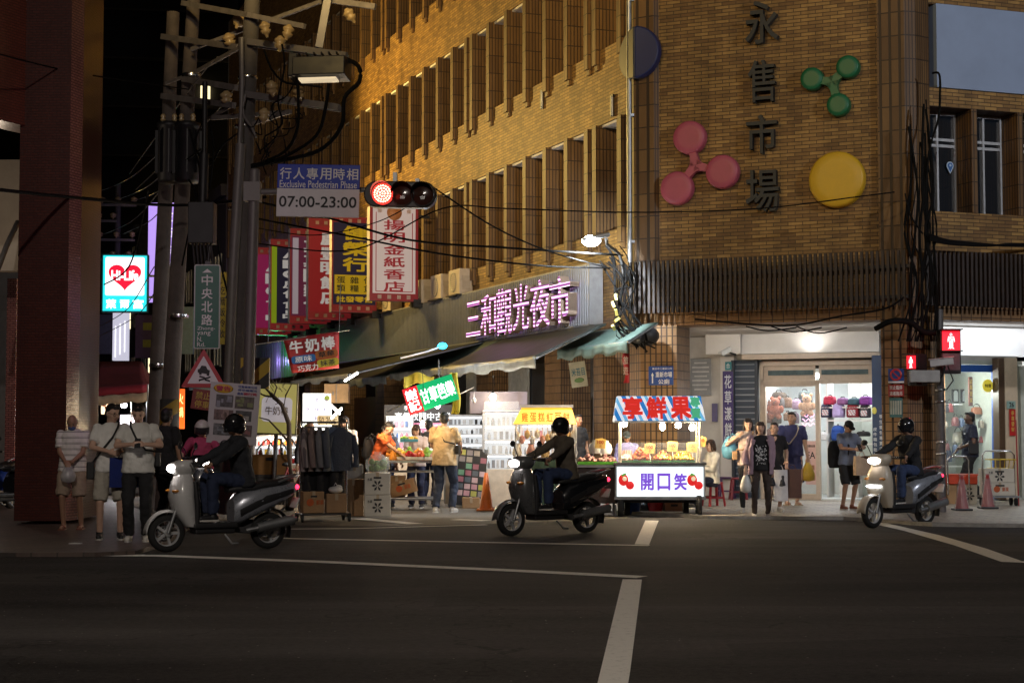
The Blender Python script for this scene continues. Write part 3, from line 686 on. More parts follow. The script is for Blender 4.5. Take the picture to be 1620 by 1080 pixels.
def flatsign(name, label, cat, px0, py0, px1, py1, d, m, rz=0.0, thick=.12, group=None, tilt=0.0):
    """board whose front face spans the pixel box at depth d; returns the thing and half sizes"""
    k = m2(d); t = thing(name, label, cat, D((px0 + px1) / 2, (py0 + py1) / 2, d), rz, group)
    w_, h_ = (px1 - px0) * k / max(.2, math.cos(rz)), (py1 - py0) * k
    if tilt: t.rotation_euler = (0, tilt, rz)
    mb = MB(); mb.box((0, thick / 2, 0), (w_, thick, h_)); mb.build("panel", m, t, bevel=.004)
    return t, w_, h_
PURP = emi("purple_led_panel", (.55, .36, 1.0), .75)
t, w_, h_ = flatsign("vertical_sign", "tall lilac lit panel half hidden by the leaning poles", "sign", 234, 320, 276, 478, 66, PURP, thick=.3)
mb = MB(); column_text(mb, "金飾珠寶店", .27, h_ / 2 - .25, .36, .5, .2, y=-.01); mb.build("lettering", emi("lilac_white", (.9, .8, 1), 1.2), t)
t, w_, h_ = flatsign("light_box", "pale glowing white panel below the heart light box", "sign", 178, 494, 202, 570, 64, emi("pale_panel", (.8, .78, .95), .55), thick=.3)
mb = MB()
for i in range(3): mb.box((-.18 + i * .18, -.01, -.2 + .1 * i), (.03, .02, 1.2))
mb.build("tube", emi("panel_tube", (1, 1, 1), 1.1), t)
t, w_, h_ = flatsign("vertical_sign", "dim purple sign with two yellow squares behind the leaning poles", "sign", 214, 498, 243, 566, 58, mat("purple_panel", (.14, .07, .2), .5), thick=.2)
mb = MB()
for z in (.35, -.25): mb.box((.1, -.01, z), (.3, .02, .26))
mb.build("yellow_square", mat("yellow_square", (.4, .34, .08), .6), t)
flatsign("shop_board", "grey violet plain board low behind the heart light box", "sign", 152, 497, 176, 560, 66, mat("violet_board", (.16, .14, .22), .6), thick=.2)
t, w_, h_ = flatsign("shop_board", "narrow yellow lettered strip beside the green street name plate", "sign", 344, 430, 358, 545, 50, mat("yellow_strip", (.42, .34, .05), .5), thick=.1)
mb = MB(); column_text(mb, "小吃麵飯冷飲", 0, h_ / 2 - .1, .19, .25, .08); mb.build("lettering", INK, t)
flatsign("shop_board", "pale blue grey board behind the triangular warning sign", "sign", 288, 485, 306, 560, 58, mat("pale_board", (.35, .38, .45), .6), thick=.1)
t, w_, h_ = flatsign("hanging_banner", "small glowing red banner beyond the tiled column", "sign", 143, 556, 151, 580, 50, emi("red_glow", (1, .22, .05), 1.1), thick=.05)
mb = MB(); column_text(mb, "熱炒", 0, h_ / 2 - .03, .1, .16, .03); mb.build("lettering", emi("amber_ink", (1, .8, .3), 1.3), t)

# ================================================================= utility poles
POLE = mat("weathered_pole", (.075, .06, .054), .8, var=.35, scale=3, bump=.5, bscale=18)
POLEC = mat("concrete_pole", (.085, .076, .07), .8, var=.3, scale=2, bump=.4)
PIPE = mat("grey_conduit", (.16, .148, .14), .5, .2, var=.12)
ARM = mat("galvanised_arm", (.26, .235, .22), .5, .5, var=.25)
PORC = mat("porcelain", (.4, .29, .14), .25, var=.1)
STICK = mat("yellow_hazard", (.42, .28, .02), .5)
UT = thing("utility_pole", "thick dark concrete pole with stacked crossarms above the market corner", "utility pole", G(360, 812))
d3 = 27.0
UT.location = D(362, 690, d3); UT.location.z = .05
def rel(p, t): return p - t.location
mb = MB(); mb.cyl(rel(D(362, 690, d3), UT) * 1 + Vector((0, 0, -UT.location.z + .0)) - Vector((0, 0, D(362, 690, d3).z - .1)) + Vector((0, 0, UT.location.z)), rel(D(402, -60, d3), UT), .17, .125, 16); mb.build("trunk", POLEC, UT)
mb = MB(); mb.tube([rel(D(360, 640, d3 - .2), UT), rel(D(369, 420, d3 - .2), UT), rel(D(381, 228, d3 - .2), UT)], .085, 10); mb.build("conduit", PIPE, UT)
mb = MB(); mb.tube([rel(D(381, 232, d3 - .22), UT), rel(D(383, 130, d3 - .2), UT), rel(D(381, 60, d3 - .2), UT)], .05, 8); mb.build("conduit", PIPE, UT)
mb = MB()
for (px, py) in ((376, 330), (386, 200), (392, 123), (372, 470)): mb.lathe([(.16, -.02), (.165, 0), (.16, .02)], rel(D(px, py, d3), UT), 14)
mb.build("band", CHROME, UT)
def xarm(t, p0, p1, d0, d1, s=.09, m=ARM, double=False):
    mb = MB(); a, b_ = rel(D(*p0, d0), t), rel(D(*p1, d1), t); mb.bar(a, b_, s * .75, s)
    if double: mb.bar(a + Vector((0, .25, .02)), b_ + Vector((0, .25, .02)), s * .7, s * .9)
    return mb.build("crossarm", m, t)
def insul(t, px, py, d, s=1.0, tilt=0.5):
    mb = MB(); mb.M = Matrix.Translation(rel(D(px, py, d), t)) @ Euler((0, tilt, rnd.uniform(0, 3))).to_matrix().to_4x4()
    mb.lathe([(.02, -.17), (.035, -.12), (.075 * s, -.1), (.1 * s, -.055), (.06 * s, -.04), (.1 * s, .0), (.105 * s, .03), (.05 * s, .07), (.03, .09)], (0, 0, 0), 12)
    return mb.build("insulator", PORC, t)
xarm(UT, (289, 5), (393, 24), 28.6, 26.8); xarm(UT, (393, 24), (482, 42), 26.8, 26.2, .08)
xarm(UT, (392, 66), (548, 88), 26.8, 26.0, .1, PIPE, True); xarm(UT, (389, 149), (536, 170), 26.8, 26.0, .1, PIPE, True)
xarm(UT, (310, 114), (382, 74), 28.6, 27.0, .06); xarm(UT, (303, 78), (507, 3), 28.6, 26.4, .06); xarm(UT, (525, 1), (594, 11), 26.3, 26.0, .09)
xarm(UT, (505, 76), (522, -20), 26.2, 26.2, .12, PIPE); xarm(UT, (335, 187), (460, 177), 28, 26.5, .07); xarm(UT, (400, 196), (455, 178), 26.7, 26.2, .06)
for a in ((419, 43), (456, 48), (443, 66), (430, 137), (472, 144), (552, 22), (418, 180)): insul(UT, *a, 26.1, .9, rnd.uniform(-.7, .7))
mb = MB(); mb.M = Matrix.Translation(rel(D(509, 110, 25.8), UT)) @ Euler((R(-6), 0, R(-8))).to_matrix().to_4x4(); mb.box((0, 0, 0), (.84, .45, .3)); mb.box((-.44, .05, .05), (.14, .4, .38))
for i in range(6): mb.box((-.3 + i * .12, -.05, .17), (.03, .5, .04))
o = mb.build("transformer_box", mat("transformer_paint", (.006, .007, .009), .4), UT, bevel=.015)
mb = MB(); mb.M = Matrix.Translation(rel(D(507, 128, 25.7), UT)) @ Euler((R(-6), 0, R(-8))).to_matrix().to_4x4(); mb.box((-.02, -.04, 0), (.6, .2, .03)); mb.build("underside_sheen", emi("sheen_glow", (1, .8, .5), .5, (.6, .55, .45)), o)  # light caught under the box, painted as a faintly glowing slab
CABLE = mat("black_cable", (.006, .006, .006), .85, var=0, spec=.1)
def pxtube(t, pts, r, name="cable", m=CABLE, n=6, sub=5):
    """smooth cable through (px, py, depth) points"""
    P = [D(*p) for p in pts]; out = []
    for i in range(len(P) - 1):
        p0, p1, p2, p3 = P[max(0, i - 1)], P[i], P[i + 1], P[min(len(P) - 1, i + 2)]
        for k in range(sub):
            u = k / sub
            out.append(.5 * ((2 * p1) + (p2 - p0) * u + (2 * p0 - 5 * p1 + 4 * p2 - p3) * u * u + (3 * p1 - p0 - 3 * p2 + p3) * u ** 3))
    out.append(P[-1]); mb = MB(); o = t.location if t is not None else Vector((0, 0, 0))
    mb.tube([p - o for p in out], r, n); return mb.build(name, m, t)
pxtube(UT, [(545, 93, 25.9), (567, 105, 25.8), (568, 130, 25.8), (545, 155, 25.8), (540, 200, 25.9), (505, 238, 26.2), (440, 255, 26.6), (398, 262, 26.8)], .035)
pxtube(UT, [(520, 132, 25.8), (515, 170, 25.9), (500, 215, 26.1), (450, 248, 26.5), (398, 266, 26.8)], .028)
pxtube(UT, [(470, 122, 25.8), (472, 160, 25.9), (470, 205, 26.1), (450, 240, 26.4), (402, 262, 26.8)], .026)
pxtube(UT, [(418, 80, 26.5), (430, 110, 26.2), (450, 130, 26.0), (480, 134, 25.8), (510, 138, 25.8)], .018)
pxtube(UT, [(388, 150, 26.7), (385, 180, 26.7), (400, 205, 26.6), (405, 218, 26.6)], .022, "cable", PIPE)
pxtube(UT, [(446, 70, 26), (450, 105, 26), (440, 160, 26), (446, 196, 26.1), (420, 215, 26.4)], .016)
pxtube(UT, [(480, 100, 26), (455, 150, 26.1), (430, 168, 26.2), (440, 210, 26.3), (410, 240, 26.6)], .014)
for i in range(14):
    x = rnd.uniform(402, 470); y = rnd.uniform(170, 250)
    pxtube(UT, [(x, y, 26.2), (x + rnd.uniform(-15, 15), y + rnd.uniform(8, 26), 26.2), (x + rnd.uniform(-28, 10), y + rnd.uniform(10, 40), 26.3)], .011, sub=3)
def lean_pole(bot, top, d, r0, r1, label, z=.05):
    b_ = D(*bot, d); tp = D(*top, d); dirn = (tp - b_); b_ = b_ + dirn * ((z - b_.z) / dirn.z)
    t = thing("utility_pole", label, "utility pole", b_)
    mb = MB(); mb.cyl((0, 0, 0), tp - b_, r0, r1, 16); mb.build("trunk", POLE, t); return t
U2 = lean_pole((266, 690), (308, -30), 29.0, .165, .115, "leaning weathered pole carrying the dark cylinder transformer")
U1 = lean_pole((245, 690), (274, 20), 29.8, .16, .115, "shorter leaning pole with a sawn top next to the taller one")
for t, (px, py, dd) in ((U2, (283, 500, 28.8)), (U1, (251, 578, 29.6)), (U2, (303, 120, 28.8))):
    mb = MB(); mb.lathe([(.17, -.03), (.175, 0), (.17, .03)], rel(D(px, py, dd), t), 14); mb.build("band", CHROME, t)
mb = MB(); mb.lathe([(.168, -.5), (.172, -.5), (.172, .45), (.166, .45)], rel(D(268, 672, 29), U2), 18, False); mb.build("hazard_band", stripemat("pole_hazard", [(0, (.2, .125, .012)), (.5, (.02, .02, .02))], 2, .42, 0, .6, R(35)), U2)
xarm(U1, (257, 58), (377, 75), 29.6, 27.2, .1); xarm(U1, (257, 152), (370, 167), 29.6, 27.2, .1); xarm(U2, (290, 125), (374, 139), 28.8, 27.2, .1)
xarm(U1, (263, 132), (300, 118), 29.5, 28.7, .05); xarm(U2, (330, 188), (372, 165), 28.2, 27.2, .05)
for a in ((380, 32), (362, 61), (358, 152)): insul(U2, *a, 27.4, 1.05, rnd.uniform(-.5, .5))
TBLK = mat("transformer_black", (.009, .009, .01), .5, var=.3)
for j, (px, dd, rr) in enumerate(((267, 28.9, .2), (296, 28.3, .21))):
    mb = MB(); a, b_ = rel(D(px, 290, dd), U2), rel(D(px, 193, dd), U2); b_.x = a.x; b_.y = a.y
    L = b_.z - a.z; mb.lathe([(.05, 0), (rr * .85, .0), (rr, .05), (rr, L - .1), (rr * 1.06, L - .09), (rr * 1.06, L - .03), (rr * .7, L)], a, 18)
    for k in range(9): an = R(40 * k); mb.box(a + Vector((math.cos(an) * rr * 1.08, math.sin(an) * rr * 1.08, L * .5)), (.06, .02, L * .7), rz=an)
    o = mb.build("transformer", TBLK, U2)
    mb = MB()
    for k in (-1, 1): mb.lathe([(.03, 0), (.05, .03), (.03, .06), (.05, .09), (.025, .13)], a + Vector((k * .1, -.05, L)), 10)
    mb.build("bushing", PORC, o)
mb = MB(); a = rel(D(320, 385, 27.3), UT); mb.box(a + Vector((0, 0, .33)), (.42, .34, .68)); mb.cyl(a + Vector((0, 0, .66)), a + Vector((.02, 0, 1.5)), .08, n=12); mb.cyl(a + Vector((.02, 0, 1.5)), a + Vector((.02, 0, 2.7)), .045, n=10)
for k in range(6): mb.cyl(a + Vector((-.15 + k * .06, -.05, 0)), a + Vector((-.15 + k * .06 + .03, -.02, -.35)), .022, n=6)
mb.build("switch_box", TBLK, UT, bevel=.01)
for pts in (((300, 205, 28), (312, 250, 27.6), (322, 290, 27.4), (330, 320, 27.3)), ((306, 230, 28), (330, 262, 27.5), (352, 230, 27.2), (378, 210, 27)), ((262, 282, 29), (286, 260, 28.3), (318, 236, 27.6)), ((296, 280, 28.2), (310, 310, 27.8), (300, 360, 28), (288, 420, 28.4)),
            ((334, 205, 27.2), (338, 240, 27.2), (332, 300, 27.2)), ((318, 200, 27.4), (308, 230, 27.6), (318, 270, 27.4)), ((344, 380, 27.2), (352, 430, 27.1), (362, 470, 27))):
    pxtube(UT, pts, .016)
mb = MB(); p = rel(D(370, 590, d3 - .3), UT); mb.box(p + Vector((.33, .1, 0)), (.46, .1, .5)); mb.build("hazard_band", stripemat("hazard_stripes", [(0, (.45, .3, .02)), (.5, (.02, .02, .02))], 2, .34, 0, .6, R(40)), UT)

# far pole with insulators beyond the column
t = thing("utility_pole", "distant thin pole with rows of white insulators by the heart light box", "utility pole", (D(183, 600, 68).x, 68, 0))
mb = MB(); mb.cyl((0, 0, 0), (0, 0, 11.6), .18, .11, 12); mb.build("trunk", POLEC, t)
for py, x0, x1, ins in ((324, 140, 216, (162, 187, 212)), (349, 150, 184, (157, 179)), (379, 148, 213, (158, 184, 209)), (410, 150, 200, (178, 203))):
    xarm(t, (x0, py), (x1, py + 1), 67.8, 67.8, .1)
    for x in ins: insul(t, x, py - 9, 67.8, 1.3, 0)

# ================================================================= overhead wires
def wire(pts, r=.012, label=None, lit=False):
    o = pxtube(None, pts, r, "overhead_wire", CABLE, 5, 8); return tag(o, label, "cable", "wires strung across the crossing")
wire([(-40, 296, 22), (110, 312, 25), (280, 325, 28), (420, 312, 26.4)], .028, "thick black wire crossing the red tiled column")
wire([(-30, 78, 23), (120, 115, 25.5), (300, 142, 28.6)], .012, "thin wire over the upper part of the red tiled column")
wire([(402, 318, 26.6), (520, 345, 27.5), (650, 380, 28.5), (800, 392, 29.2), (940, 401, 29.8), (985, 404, 30.5)], .02, "slack black wire passing just under the street lamp")
wire([(402, 345, 26.6), (560, 375, 27.5), (700, 402, 28.5), (850, 420, 29.4), (960, 424, 30.4)], .017, "slack black wire ending beside the end of the lit sign")
wire([(685, 296, 26.2), (780, 358, 27.5), (870, 398, 29), (965, 424, 30.4)], .014, "wire running from the traffic light to the brick corner")
wire([(402, 385, 26.6), (560, 395, 27), (700, 330, 27), (800, 330, 28), (1000, 336, 29), (1200, 330, 28.5), (1360, 311, 28.2), (1415, 304, 28.4)], .012, "thin wire stretched in front of the chamfer's coloured discs")
wire([(402, 360, 26.6), (500, 372, 27), (600, 350, 27), (672, 310, 26.2)], .009, "very thin wire rising to the underside of the traffic light")
for pts, lab in ((((150, 305, 67), (200, 285, 42), (262, 232, 30)), "highest pale wire between the distant pole and the transformer"), (((180, 318, 67), (225, 300, 42), (262, 270, 30)), "second pale wire between the distant pole and the transformer"),
                 (((210, 318, 67), (240, 308, 42), (262, 292, 30)), "lowest pale wire between the distant pole and the transformer"), (((160, 372, 67), (205, 352, 42), (250, 306, 30)), "pale wire sagging in front of the lilac panel"),
                 (((190, 372, 67), (228, 355, 42), (252, 336, 30)), "short pale wire just below the one sagging over the lilac panel"), (((150, 520, 50), (200, 490, 42), (244, 422, 31)), "pale wire slanting over the heart light box"),
                 (((150, 535, 50), (215, 500, 42), (258, 440, 31)), "pale wire slanting under the heart light box"),
                 (((205, 275, 40), (300, 142, 28.6), (345, 90, 28)), "pale wire slanting past the weathered poles' upper crossarms"), (((215, 300, 40), (330, 190, 30), (378, 130, 28)), "pale wire slanting through the middle crossarms")):
    tag(pxtube(None, pts, .011, "overhead_wire", PIPE, 5, 8), lab, "cable", "wires strung across the crossing")
wire([(235, 300, 29), (205, 420, 40), (165, 450, 46)], .02, "black service wire slanting across the heart light box face")

# ================================================================= signal pole, traffic light, phase sign
GRN = mat("signal_green", (.015, .05, .045), .4)
SPL = thing("signal_pole", "grey steel signal pole with an arm to the phase sign", "signal pole", D(388, 690, 26.0)); SPL.location.z = .05
mb = MB(); mb.cyl((0, 0, 0), rel(D(403, 270, 26.0), SPL), .095, .085, 14); mb.ell(rel(D(403, 270, 26), SPL), (.085, .085, .04)); mb.build("post", PIPE, SPL)
mb = MB(); mb.cyl(rel(D(400, 304, 26), SPL), rel(D(600, 300, 25.9), SPL), .05, .04, 12); mb.box(rel(D(400, 304, 26), SPL), (.26, .24, .3)); mb.build("mast_arm", PIPE, SPL)
k = m2(25.6)
t = thing("road_sign", "blue and white exclusive pedestrian phase sign over the street", "sign", D(503.5, 302, 25.6), R(-4))
w_, h_ = 133 * k, 84 * k
mb = MB(); mb.M = Euler((0, R(1.6), 0)).to_matrix().to_4x4(); mb.cur = 0; mb.box((0, 0, -h_ * .23), (w_, .03, h_ * .54)); mb.cur = 1; mb.box((0, 0, h_ * .27), (w_, .03, h_ * .46))
mb.build("panel", [mat("sign_face_white", (.72, .7, .72), .45, var=.05), mat("sign_face_blue", (.006, .035, .42), .45, var=.05)], t, bevel=.008)
SW = mat("sign_letter_paint", (.8, .8, .8), .5, var=0)
mb = MB(); mb.M = Euler((0, R(1.6), 0)).to_matrix().to_4x4()
for i, ch in enumerate("行人專用時相"): letters(mb, ch, (-53 + 21.5 * i) * k, 27 * k, 18 * k, 18 * k, -.02, .004, .012)
letters(mb, "Exclusive Pedestrian Phase", 0, 10 * k, 124 * k, 11.5 * k, -.02, .004, .006); mb.build("lettering", SW, t)
mb = MB(); mb.M = Euler((0, R(1.6), 0)).to_matrix().to_4x4(); letters(mb, "07:00-23:00", 0, -18 * k, 124 * k, 17 * k, -.02, .004, .012); mb.build("lettering", INK, t)
t = thing("traffic_light", "horizontal traffic light glowing red beside the phase sign", "traffic light", D(632, 307, 25.4), R(-4))
k = m2(25.4); mb = MB(); mb.M = Euler((0, R(1.5), 0)).to_matrix().to_4x4()
mb.prism(rrect(0, 0, 116 * k, 42 * k, 20 * k, 8), .02, .24); mb.build("housing", mat("signal_black", (.015, .014, .014), .4), t, bevel=.02)
for i, (cx, m, s) in enumerate(((-27, None, 1), (5, 0, 0), (37, 0, 0))):
    c = (cx * k, 0, -cx * k * .026)
    mb = MB(); n = 24; r = 18.5 * k
    mb.lathe([(r, .02), (r * 1.02, -.0), (r, -.02), (r * .93, .01)], c, n, False, 'Y')
    vs = []
    for q in range(17):
        a = R(-20 + 220 * q / 16); ln = .22 * max(.15, math.sin(R(180 * q / 16)) ** .5)
        vs += [(c[0] + math.cos(a) * r, 0, c[2] + math.sin(a) * r), (c[0] + math.cos(a) * r * .97, -ln, c[2] + math.sin(a) * r * .97)]
    mb.add(vs, [(2 * q, 2 * q + 2, 2 * q + 3, 2 * q + 1) for q in range(16)], True); o = mb.build("visor", BLACK, t)
    mb = MB()
    mb.lathe([(r * .95, .012), (r * .7, -.005), (.005, -.012)], c, 20, True, 'Y')
    lens = mb.build("lens", emi("red_lens", (1, .03, .02), 2.2, (.3, .01, .01)) if s else mat("dark_lens", (.05, .02, .015), .15, var=.2), t)
    if s:
        mb = MB()
        for ring, cnt in ((0, 1), (.25, 7), (.48, 14), (.7, 21)):
            for q in range(cnt):
                a = 2 * math.pi * q / cnt; mb.ell((c[0] + math.cos(a) * r * ring, -.016, c[2] + math.sin(a) * r * ring), .011, 6, 4)
        mb.build("led", emi("red_led", (1, .45, .3), 9), lens)
    else:
        mb = MB()
        for q in range(5): mb.box((c[0] - .03 + .015 * q, -.012, c[2] - .05), (.008, .006, .05))
        mb.build("led", CHROME, lens)
light("red_signal_spill", 'POINT', D(606, 306, 25.0), .7, (1, .05, .03), .1)
mb = MB(); mb.box((-.1, .24, .12), (.06, .1, .5)); mb.box((.25, .24, .12), (.06, .1, .3)); mb.build("bracket", STEEL, t)

# ---- street name plate, warning triangle, boards by the poles
t = thing("street_sign", "tall green bilingual street name plate hanging by the poles", "sign", D(327.5, 485, 25.9), R(3))
k = m2(25.9); w_, h_ = 41 * k, 134 * k
mb = MB(); mb.cur = 1; mb.prism(rrect(0, 0, w_, h_, .03), 0, .03); mb.cur = 0; mb.prism(rrect(0, 0, w_ - .035, h_ - .035, .02), -.004, -.001)
mb.build("panel", [mat("plate_green", (.004, .13, .075), .4, var=.06), mat("plate_rim", (.5, .52, .5), .4)], t)
mb = MB()
mb.prism([(-8 * k, 54 * k), (8 * k, 54 * k), (0, 60 * k)], -.009, -.005)
for i, ch in enumerate("中央北路"): letters(mb, ch, 0, (42 - 21 * i) * k, 17 * k, 17 * k, -.006, .003, .012)
for i, (s, w2) in enumerate((("Zhong-", 28), ("yang", 21), ("N.", 8), ("Rd.", 13))): letters(mb, s, (-15 + w2 / 2) * k, (-35 - 8.3 * i) * k, w2 * k, 7 * k, -.006, .003, .004)
mb.build("lettering", SW, t)
mb = MB(); mb.box((0, .05, h_ / 2 - .1), (.08, .06, .3)); mb.tube([(0, .05, h_ / 2), (.02, .1, h_ / 2 + .3)], .025); mb.build("bracket", BLACK, t)
t = thing("warning_sign", "red rimmed triangular skidding car warning sign", "sign", D(322, 592, 25.0), R(4)); k = m2(25.0)
def tri(s, r=.12):
    P = []
    for a0 in (90, 210, 330):
        cx, cz = math.cos(R(a0)) * s * (1 - r), math.sin(R(a0)) * s * (1 - r)
        for j in range(5): a = R(a0 - 60 + 30 * j); P.append((cx + math.cos(a) * s * r * .5, cz + math.sin(a) * s * r * .5))
    return P
mb = MB(); mb.prism(tri(41 * k, .08), 0, .025); mb.build("rim", mat("sign_red_paint", (.42, .015, .02), .4, var=.1), t)
mb = MB(); mb.prism(tri(29 * k, .03), -.006, -.001); mb.build("panel", mat("sign_face_white", (.72, .7, .72), .45), t)
mb = MB()
mb.prism([(-9 * k, 3 * k), (9 * k, 0), (10 * k, 6 * k), (6 * k, 8 * k), (4 * k, 13 * k), (-3 * k, 14 * k), (-6 * k, 9 * k), (-9 * k, 8 * k)], -.011, -.007)
mb.prism([(-7 * k, 0), (-3 * k, -.6 * k), (-3 * k, 3 * k), (-7 * k, 3 * k)], -.011, -.007); mb.prism([(5 * k, -2 * k), (9 * k, -2.6 * k), (9 * k, 1 * k), (5 * k, 2 * k)], -.011, -.007)
for s in (-1, 1):
    pts = [Vector((s * 4 * k + math.sin(i * .9 + s) * 5 * k + 2 * k, -.009, (-3 - i * 1.1) * k)) for i in range(8)]; mb.tube(pts, .012, 5)
mb.build("pictogram", INK, t)
t, w_, h_ = flatsign("notice_board", "small dark red notice with yellow writing below the triangle", "sign", 303, 616, 338, 648, 24.9, mat("notice_red", (.2, .03, .025), .5), thick=.02, tilt=R(8))
mb = MB(); letters(mb, "禁止", 0, .06, .22, .11, -.008); letters(mb, "停車", 0, -.07, .22, .11, -.008); mb.build("lettering", mat("notice_yellow", (.5, .35, .06), .5), t)
mb = MB(); mb.box((.1, .05, .1), (.5, .03, .03)); mb.build("bracket", STEEL, t)

# dark red canopy stall beyond the waiting men
RED = mat("maroon_canvas", (.16, .03, .04), .7, var=.3, scale=2, bump=.3, bscale=5)
t = thing("canopy_tent", "dusky maroon peaked canopy above the waiting men", "canopy", D(188, 625, 37)); t.location.z = .05
c = rel(D(190, 572, 38), t); P = [rel(D(140, 615, 36), t), rel(D(234, 608, 36), t), rel(D(252, 598, 41), t), rel(D(150, 603, 41), t)]
mb = MB()
mb.grid(lambda u, v: (P[0].lerp(P[1], u)).lerp(c + Vector((-.5 + u, 0, 0)), v) - Vector((0, 0, .12 * math.sin(math.pi * v))), 10, 6)
mb.grid(lambda u, v: (P[1].lerp(P[2], u)).lerp(c + Vector((.5, 0, 0)), v) - Vector((0, 0, .12 * math.sin(math.pi * v))), 8, 6)
mb.grid(lambda u, v: (P[3].lerp(P[0], u)).lerp(c + Vector((-.5, 0, 0)), v) - Vector((0, 0, .12 * math.sin(math.pi * v))), 8, 6)
mb.build("canvas", RED, t, solid=.01)
mb = MB(); mb.cur = 0; mb.grid(lambda u, v: P[0].lerp(P[1], u) + Vector((0, -.02, -.17 * v)), 8, 1); mb.cur = 1; mb.grid(lambda u, v: P[0].lerp(P[1], u) + Vector((0, -.02, -.17 - .2 * v + .02 * math.sin(u * 20))), 12, 1)
mb.build("valance", [mat("crimson_canvas", (.22, .015, .03), .7), mat("cream_canvas", (.5, .42, .33), .7)], t, solid=.008)
for p in P:
    mb = MB(); mb.cyl((p.x, p.y, 0), (p.x, p.y, p.z), .03, n=8); mb.build("leg", STEEL, t)
light("canopy_led", 'POINT', D(196, 640, 37.5), 70, (.95, .95, 1.0), .06)
t = thing("canopy_lamp", "small white lamp under the maroon canopy", "lamp", D(196, 641, 37.2)); mb = MB(); mb.ell((0, 0, 0), (.075, .075, .06)); mb.build("bulb", emi("led_bulb", (.9, .95, 1), 14), t); mb = MB(); mb.cyl((0, 0, .04), (0, 0, .5), .012, n=6); mb.build("cord", BLACK, t)
t, w_, h_ = flatsign("menu_light_box", "white light box with two round portraits behind the waiting men", "sign", 190, 656, 213, 685, 38.2, emi("menu_white", (1, .9, 1), 1.5), thick=.1)
mb = MB()
for x in (-.07, .1):
    mb.ell((x, -.01, -.02), (.05, .01, .06)); mb.ell((x, -.01, -.16), (.085, .01, .07))
mb.build("portrait", mat("portrait_brown", (.3, .16, .1), .6), t)
t, w_, h_ = flatsign("menu_board", "cream food picture board under the maroon canopy", "sign", 160, 630, 182, 655, 38, emi("menu_cream", (1, .72, .42), .6), thick=.05)
mb = MB()
for i in range(5): mb.ell((rnd.uniform(-.12, .12), -.01, rnd.uniform(-.13, .13)), (.05, .01, .04))
mb.build("food_picture", mat("food_red", (.35, .1, .04), .6), t)
t = thing("food_cart", "steel food counter lit from above beneath the maroon canopy", "stall", D(180, 720, 37.5)); t.location.z = .05
mb = MB(); mb.box((.1, 0, .45), (2.6, .8, .9)); mb.build("counter", STEEL, t, bevel=.01)
mb = MB(); mb.box((.1, 0, .93), (2.7, .9, .05)); mb.build("top", CHROME, t)
for i in range(7):
    mb = MB(); mb.lathe([(.1, 0), (.14, .1), (.15, .12)], (-1 + i * .36, -.1, .955), 12); mb.ell((-1 + i * .36, -.1, 1.05), (.12, .12, .06)); mb.build("food_tray", mat(f"food_{i % 3}", ((.6, .3, .1), (.7, .5, .2), (.35, .1, .05))[i % 3], .5), t)
for x in (-1.1, .3, 1.3):
    mb = MB(); mb.cyl((x, .35, .9), (x, .35, 2.3), .02, n=6); mb.build("pole", CHROME, t)
t, w_, h_ = flatsign("hanging_banner", "glowing orange red banner beside the hazard striped pole", "sign", 279, 615, 292, 678, 33, emi("orange_banner", (1, .16, .02), .8), thick=.02)
mb = MB(); column_text(mb, "火鍋", 0, h_ / 2 - .1, .11, .2, .06); mb.build("lettering", emi("amber_ink", (1, .8, .3), 1.3), t)
light("banner_lamp", 'POINT', D(284, 690, 32.5), 10, (1, .5, .15), .05)
# ================================================================= shops inside the corner arcade
def cfr(px, py, y): return FC.loc(px, py, y)
YS = 4.0                                       # shop fronts stand this far behind the chamfer
CREAM = mat("cream_frame", (.5, .41, .33), .5, var=.12)
PALEW = mat("pale_board_white", (.72, .7, .68), .5, var=.07, scale=2)
GL = mat("shop_glass", (.9, .95, 1), .03, var=0, alpha=.10, spec=.6)
def sx(px, y=YS): return FC.loc(px, 680, y)[0]
def sz(px, py, y=YS): return FC.loc(px, py, y)[1]
xl, xr = sx(1204), sx(1386); zt, zb = sz(1290, 566), .12
BAG = thing("bag_shop", "brightly lit bag shop with white framed glass doors under the corner arcade", "shop", FC.w(xl, YS, .05), FC.a)
W_ = xr - xl; hz = lambda py, y=YS: sz(1295, py, y) - .1
mb = MB()
for x0, x1, z0, z1 in ((0, .07, 0, hz(566)), (W_ - .05, W_, 0, hz(566)), (0, W_, hz(574), hz(566)), (0, W_, hz(603), hz(597)), (W_ * .505 - .04, W_ * .505 + .05, 0, hz(600)), (.07, .12, 0, hz(600)), (.07, W_ * .5, 0, .12), (.07, W_ * .5, hz(607), hz(601))):
    mb.box(((x0 + x1) / 2, -.02, (z0 + z1) / 2), (x1 - x0, .1, z1 - z0))
mb.box((W_ * .25, .02, hz(585)), (W_ * .47, .05, hz(571) - hz(600) - .02)); mb.box((W_ * .75, .02, hz(585)), (W_ * .47, .05, hz(571) - hz(600) - .02))
mb.build("door_frame", CREAM, BAG, bevel=.006)
for cx in (.27, .74):
    mb = MB(); mb.box((W_ * cx, -.02, hz(585)), (W_ * .4, .02, .1)); mb.build("transom_pane", mat("transom_glass", (.1, .14, .15), .1, var=.3, scale=5), BAG)
mb = MB(); mb.box((W_ * .255, .0, hz(690)), (W_ * .45, .012, hz(607) - .14)); mb.build("glass_door", GL, BAG)
ROOM = mat("shop_room_white", (.75, .8, .8), .7, var=.05)
mb = MB(); dp = 2.4
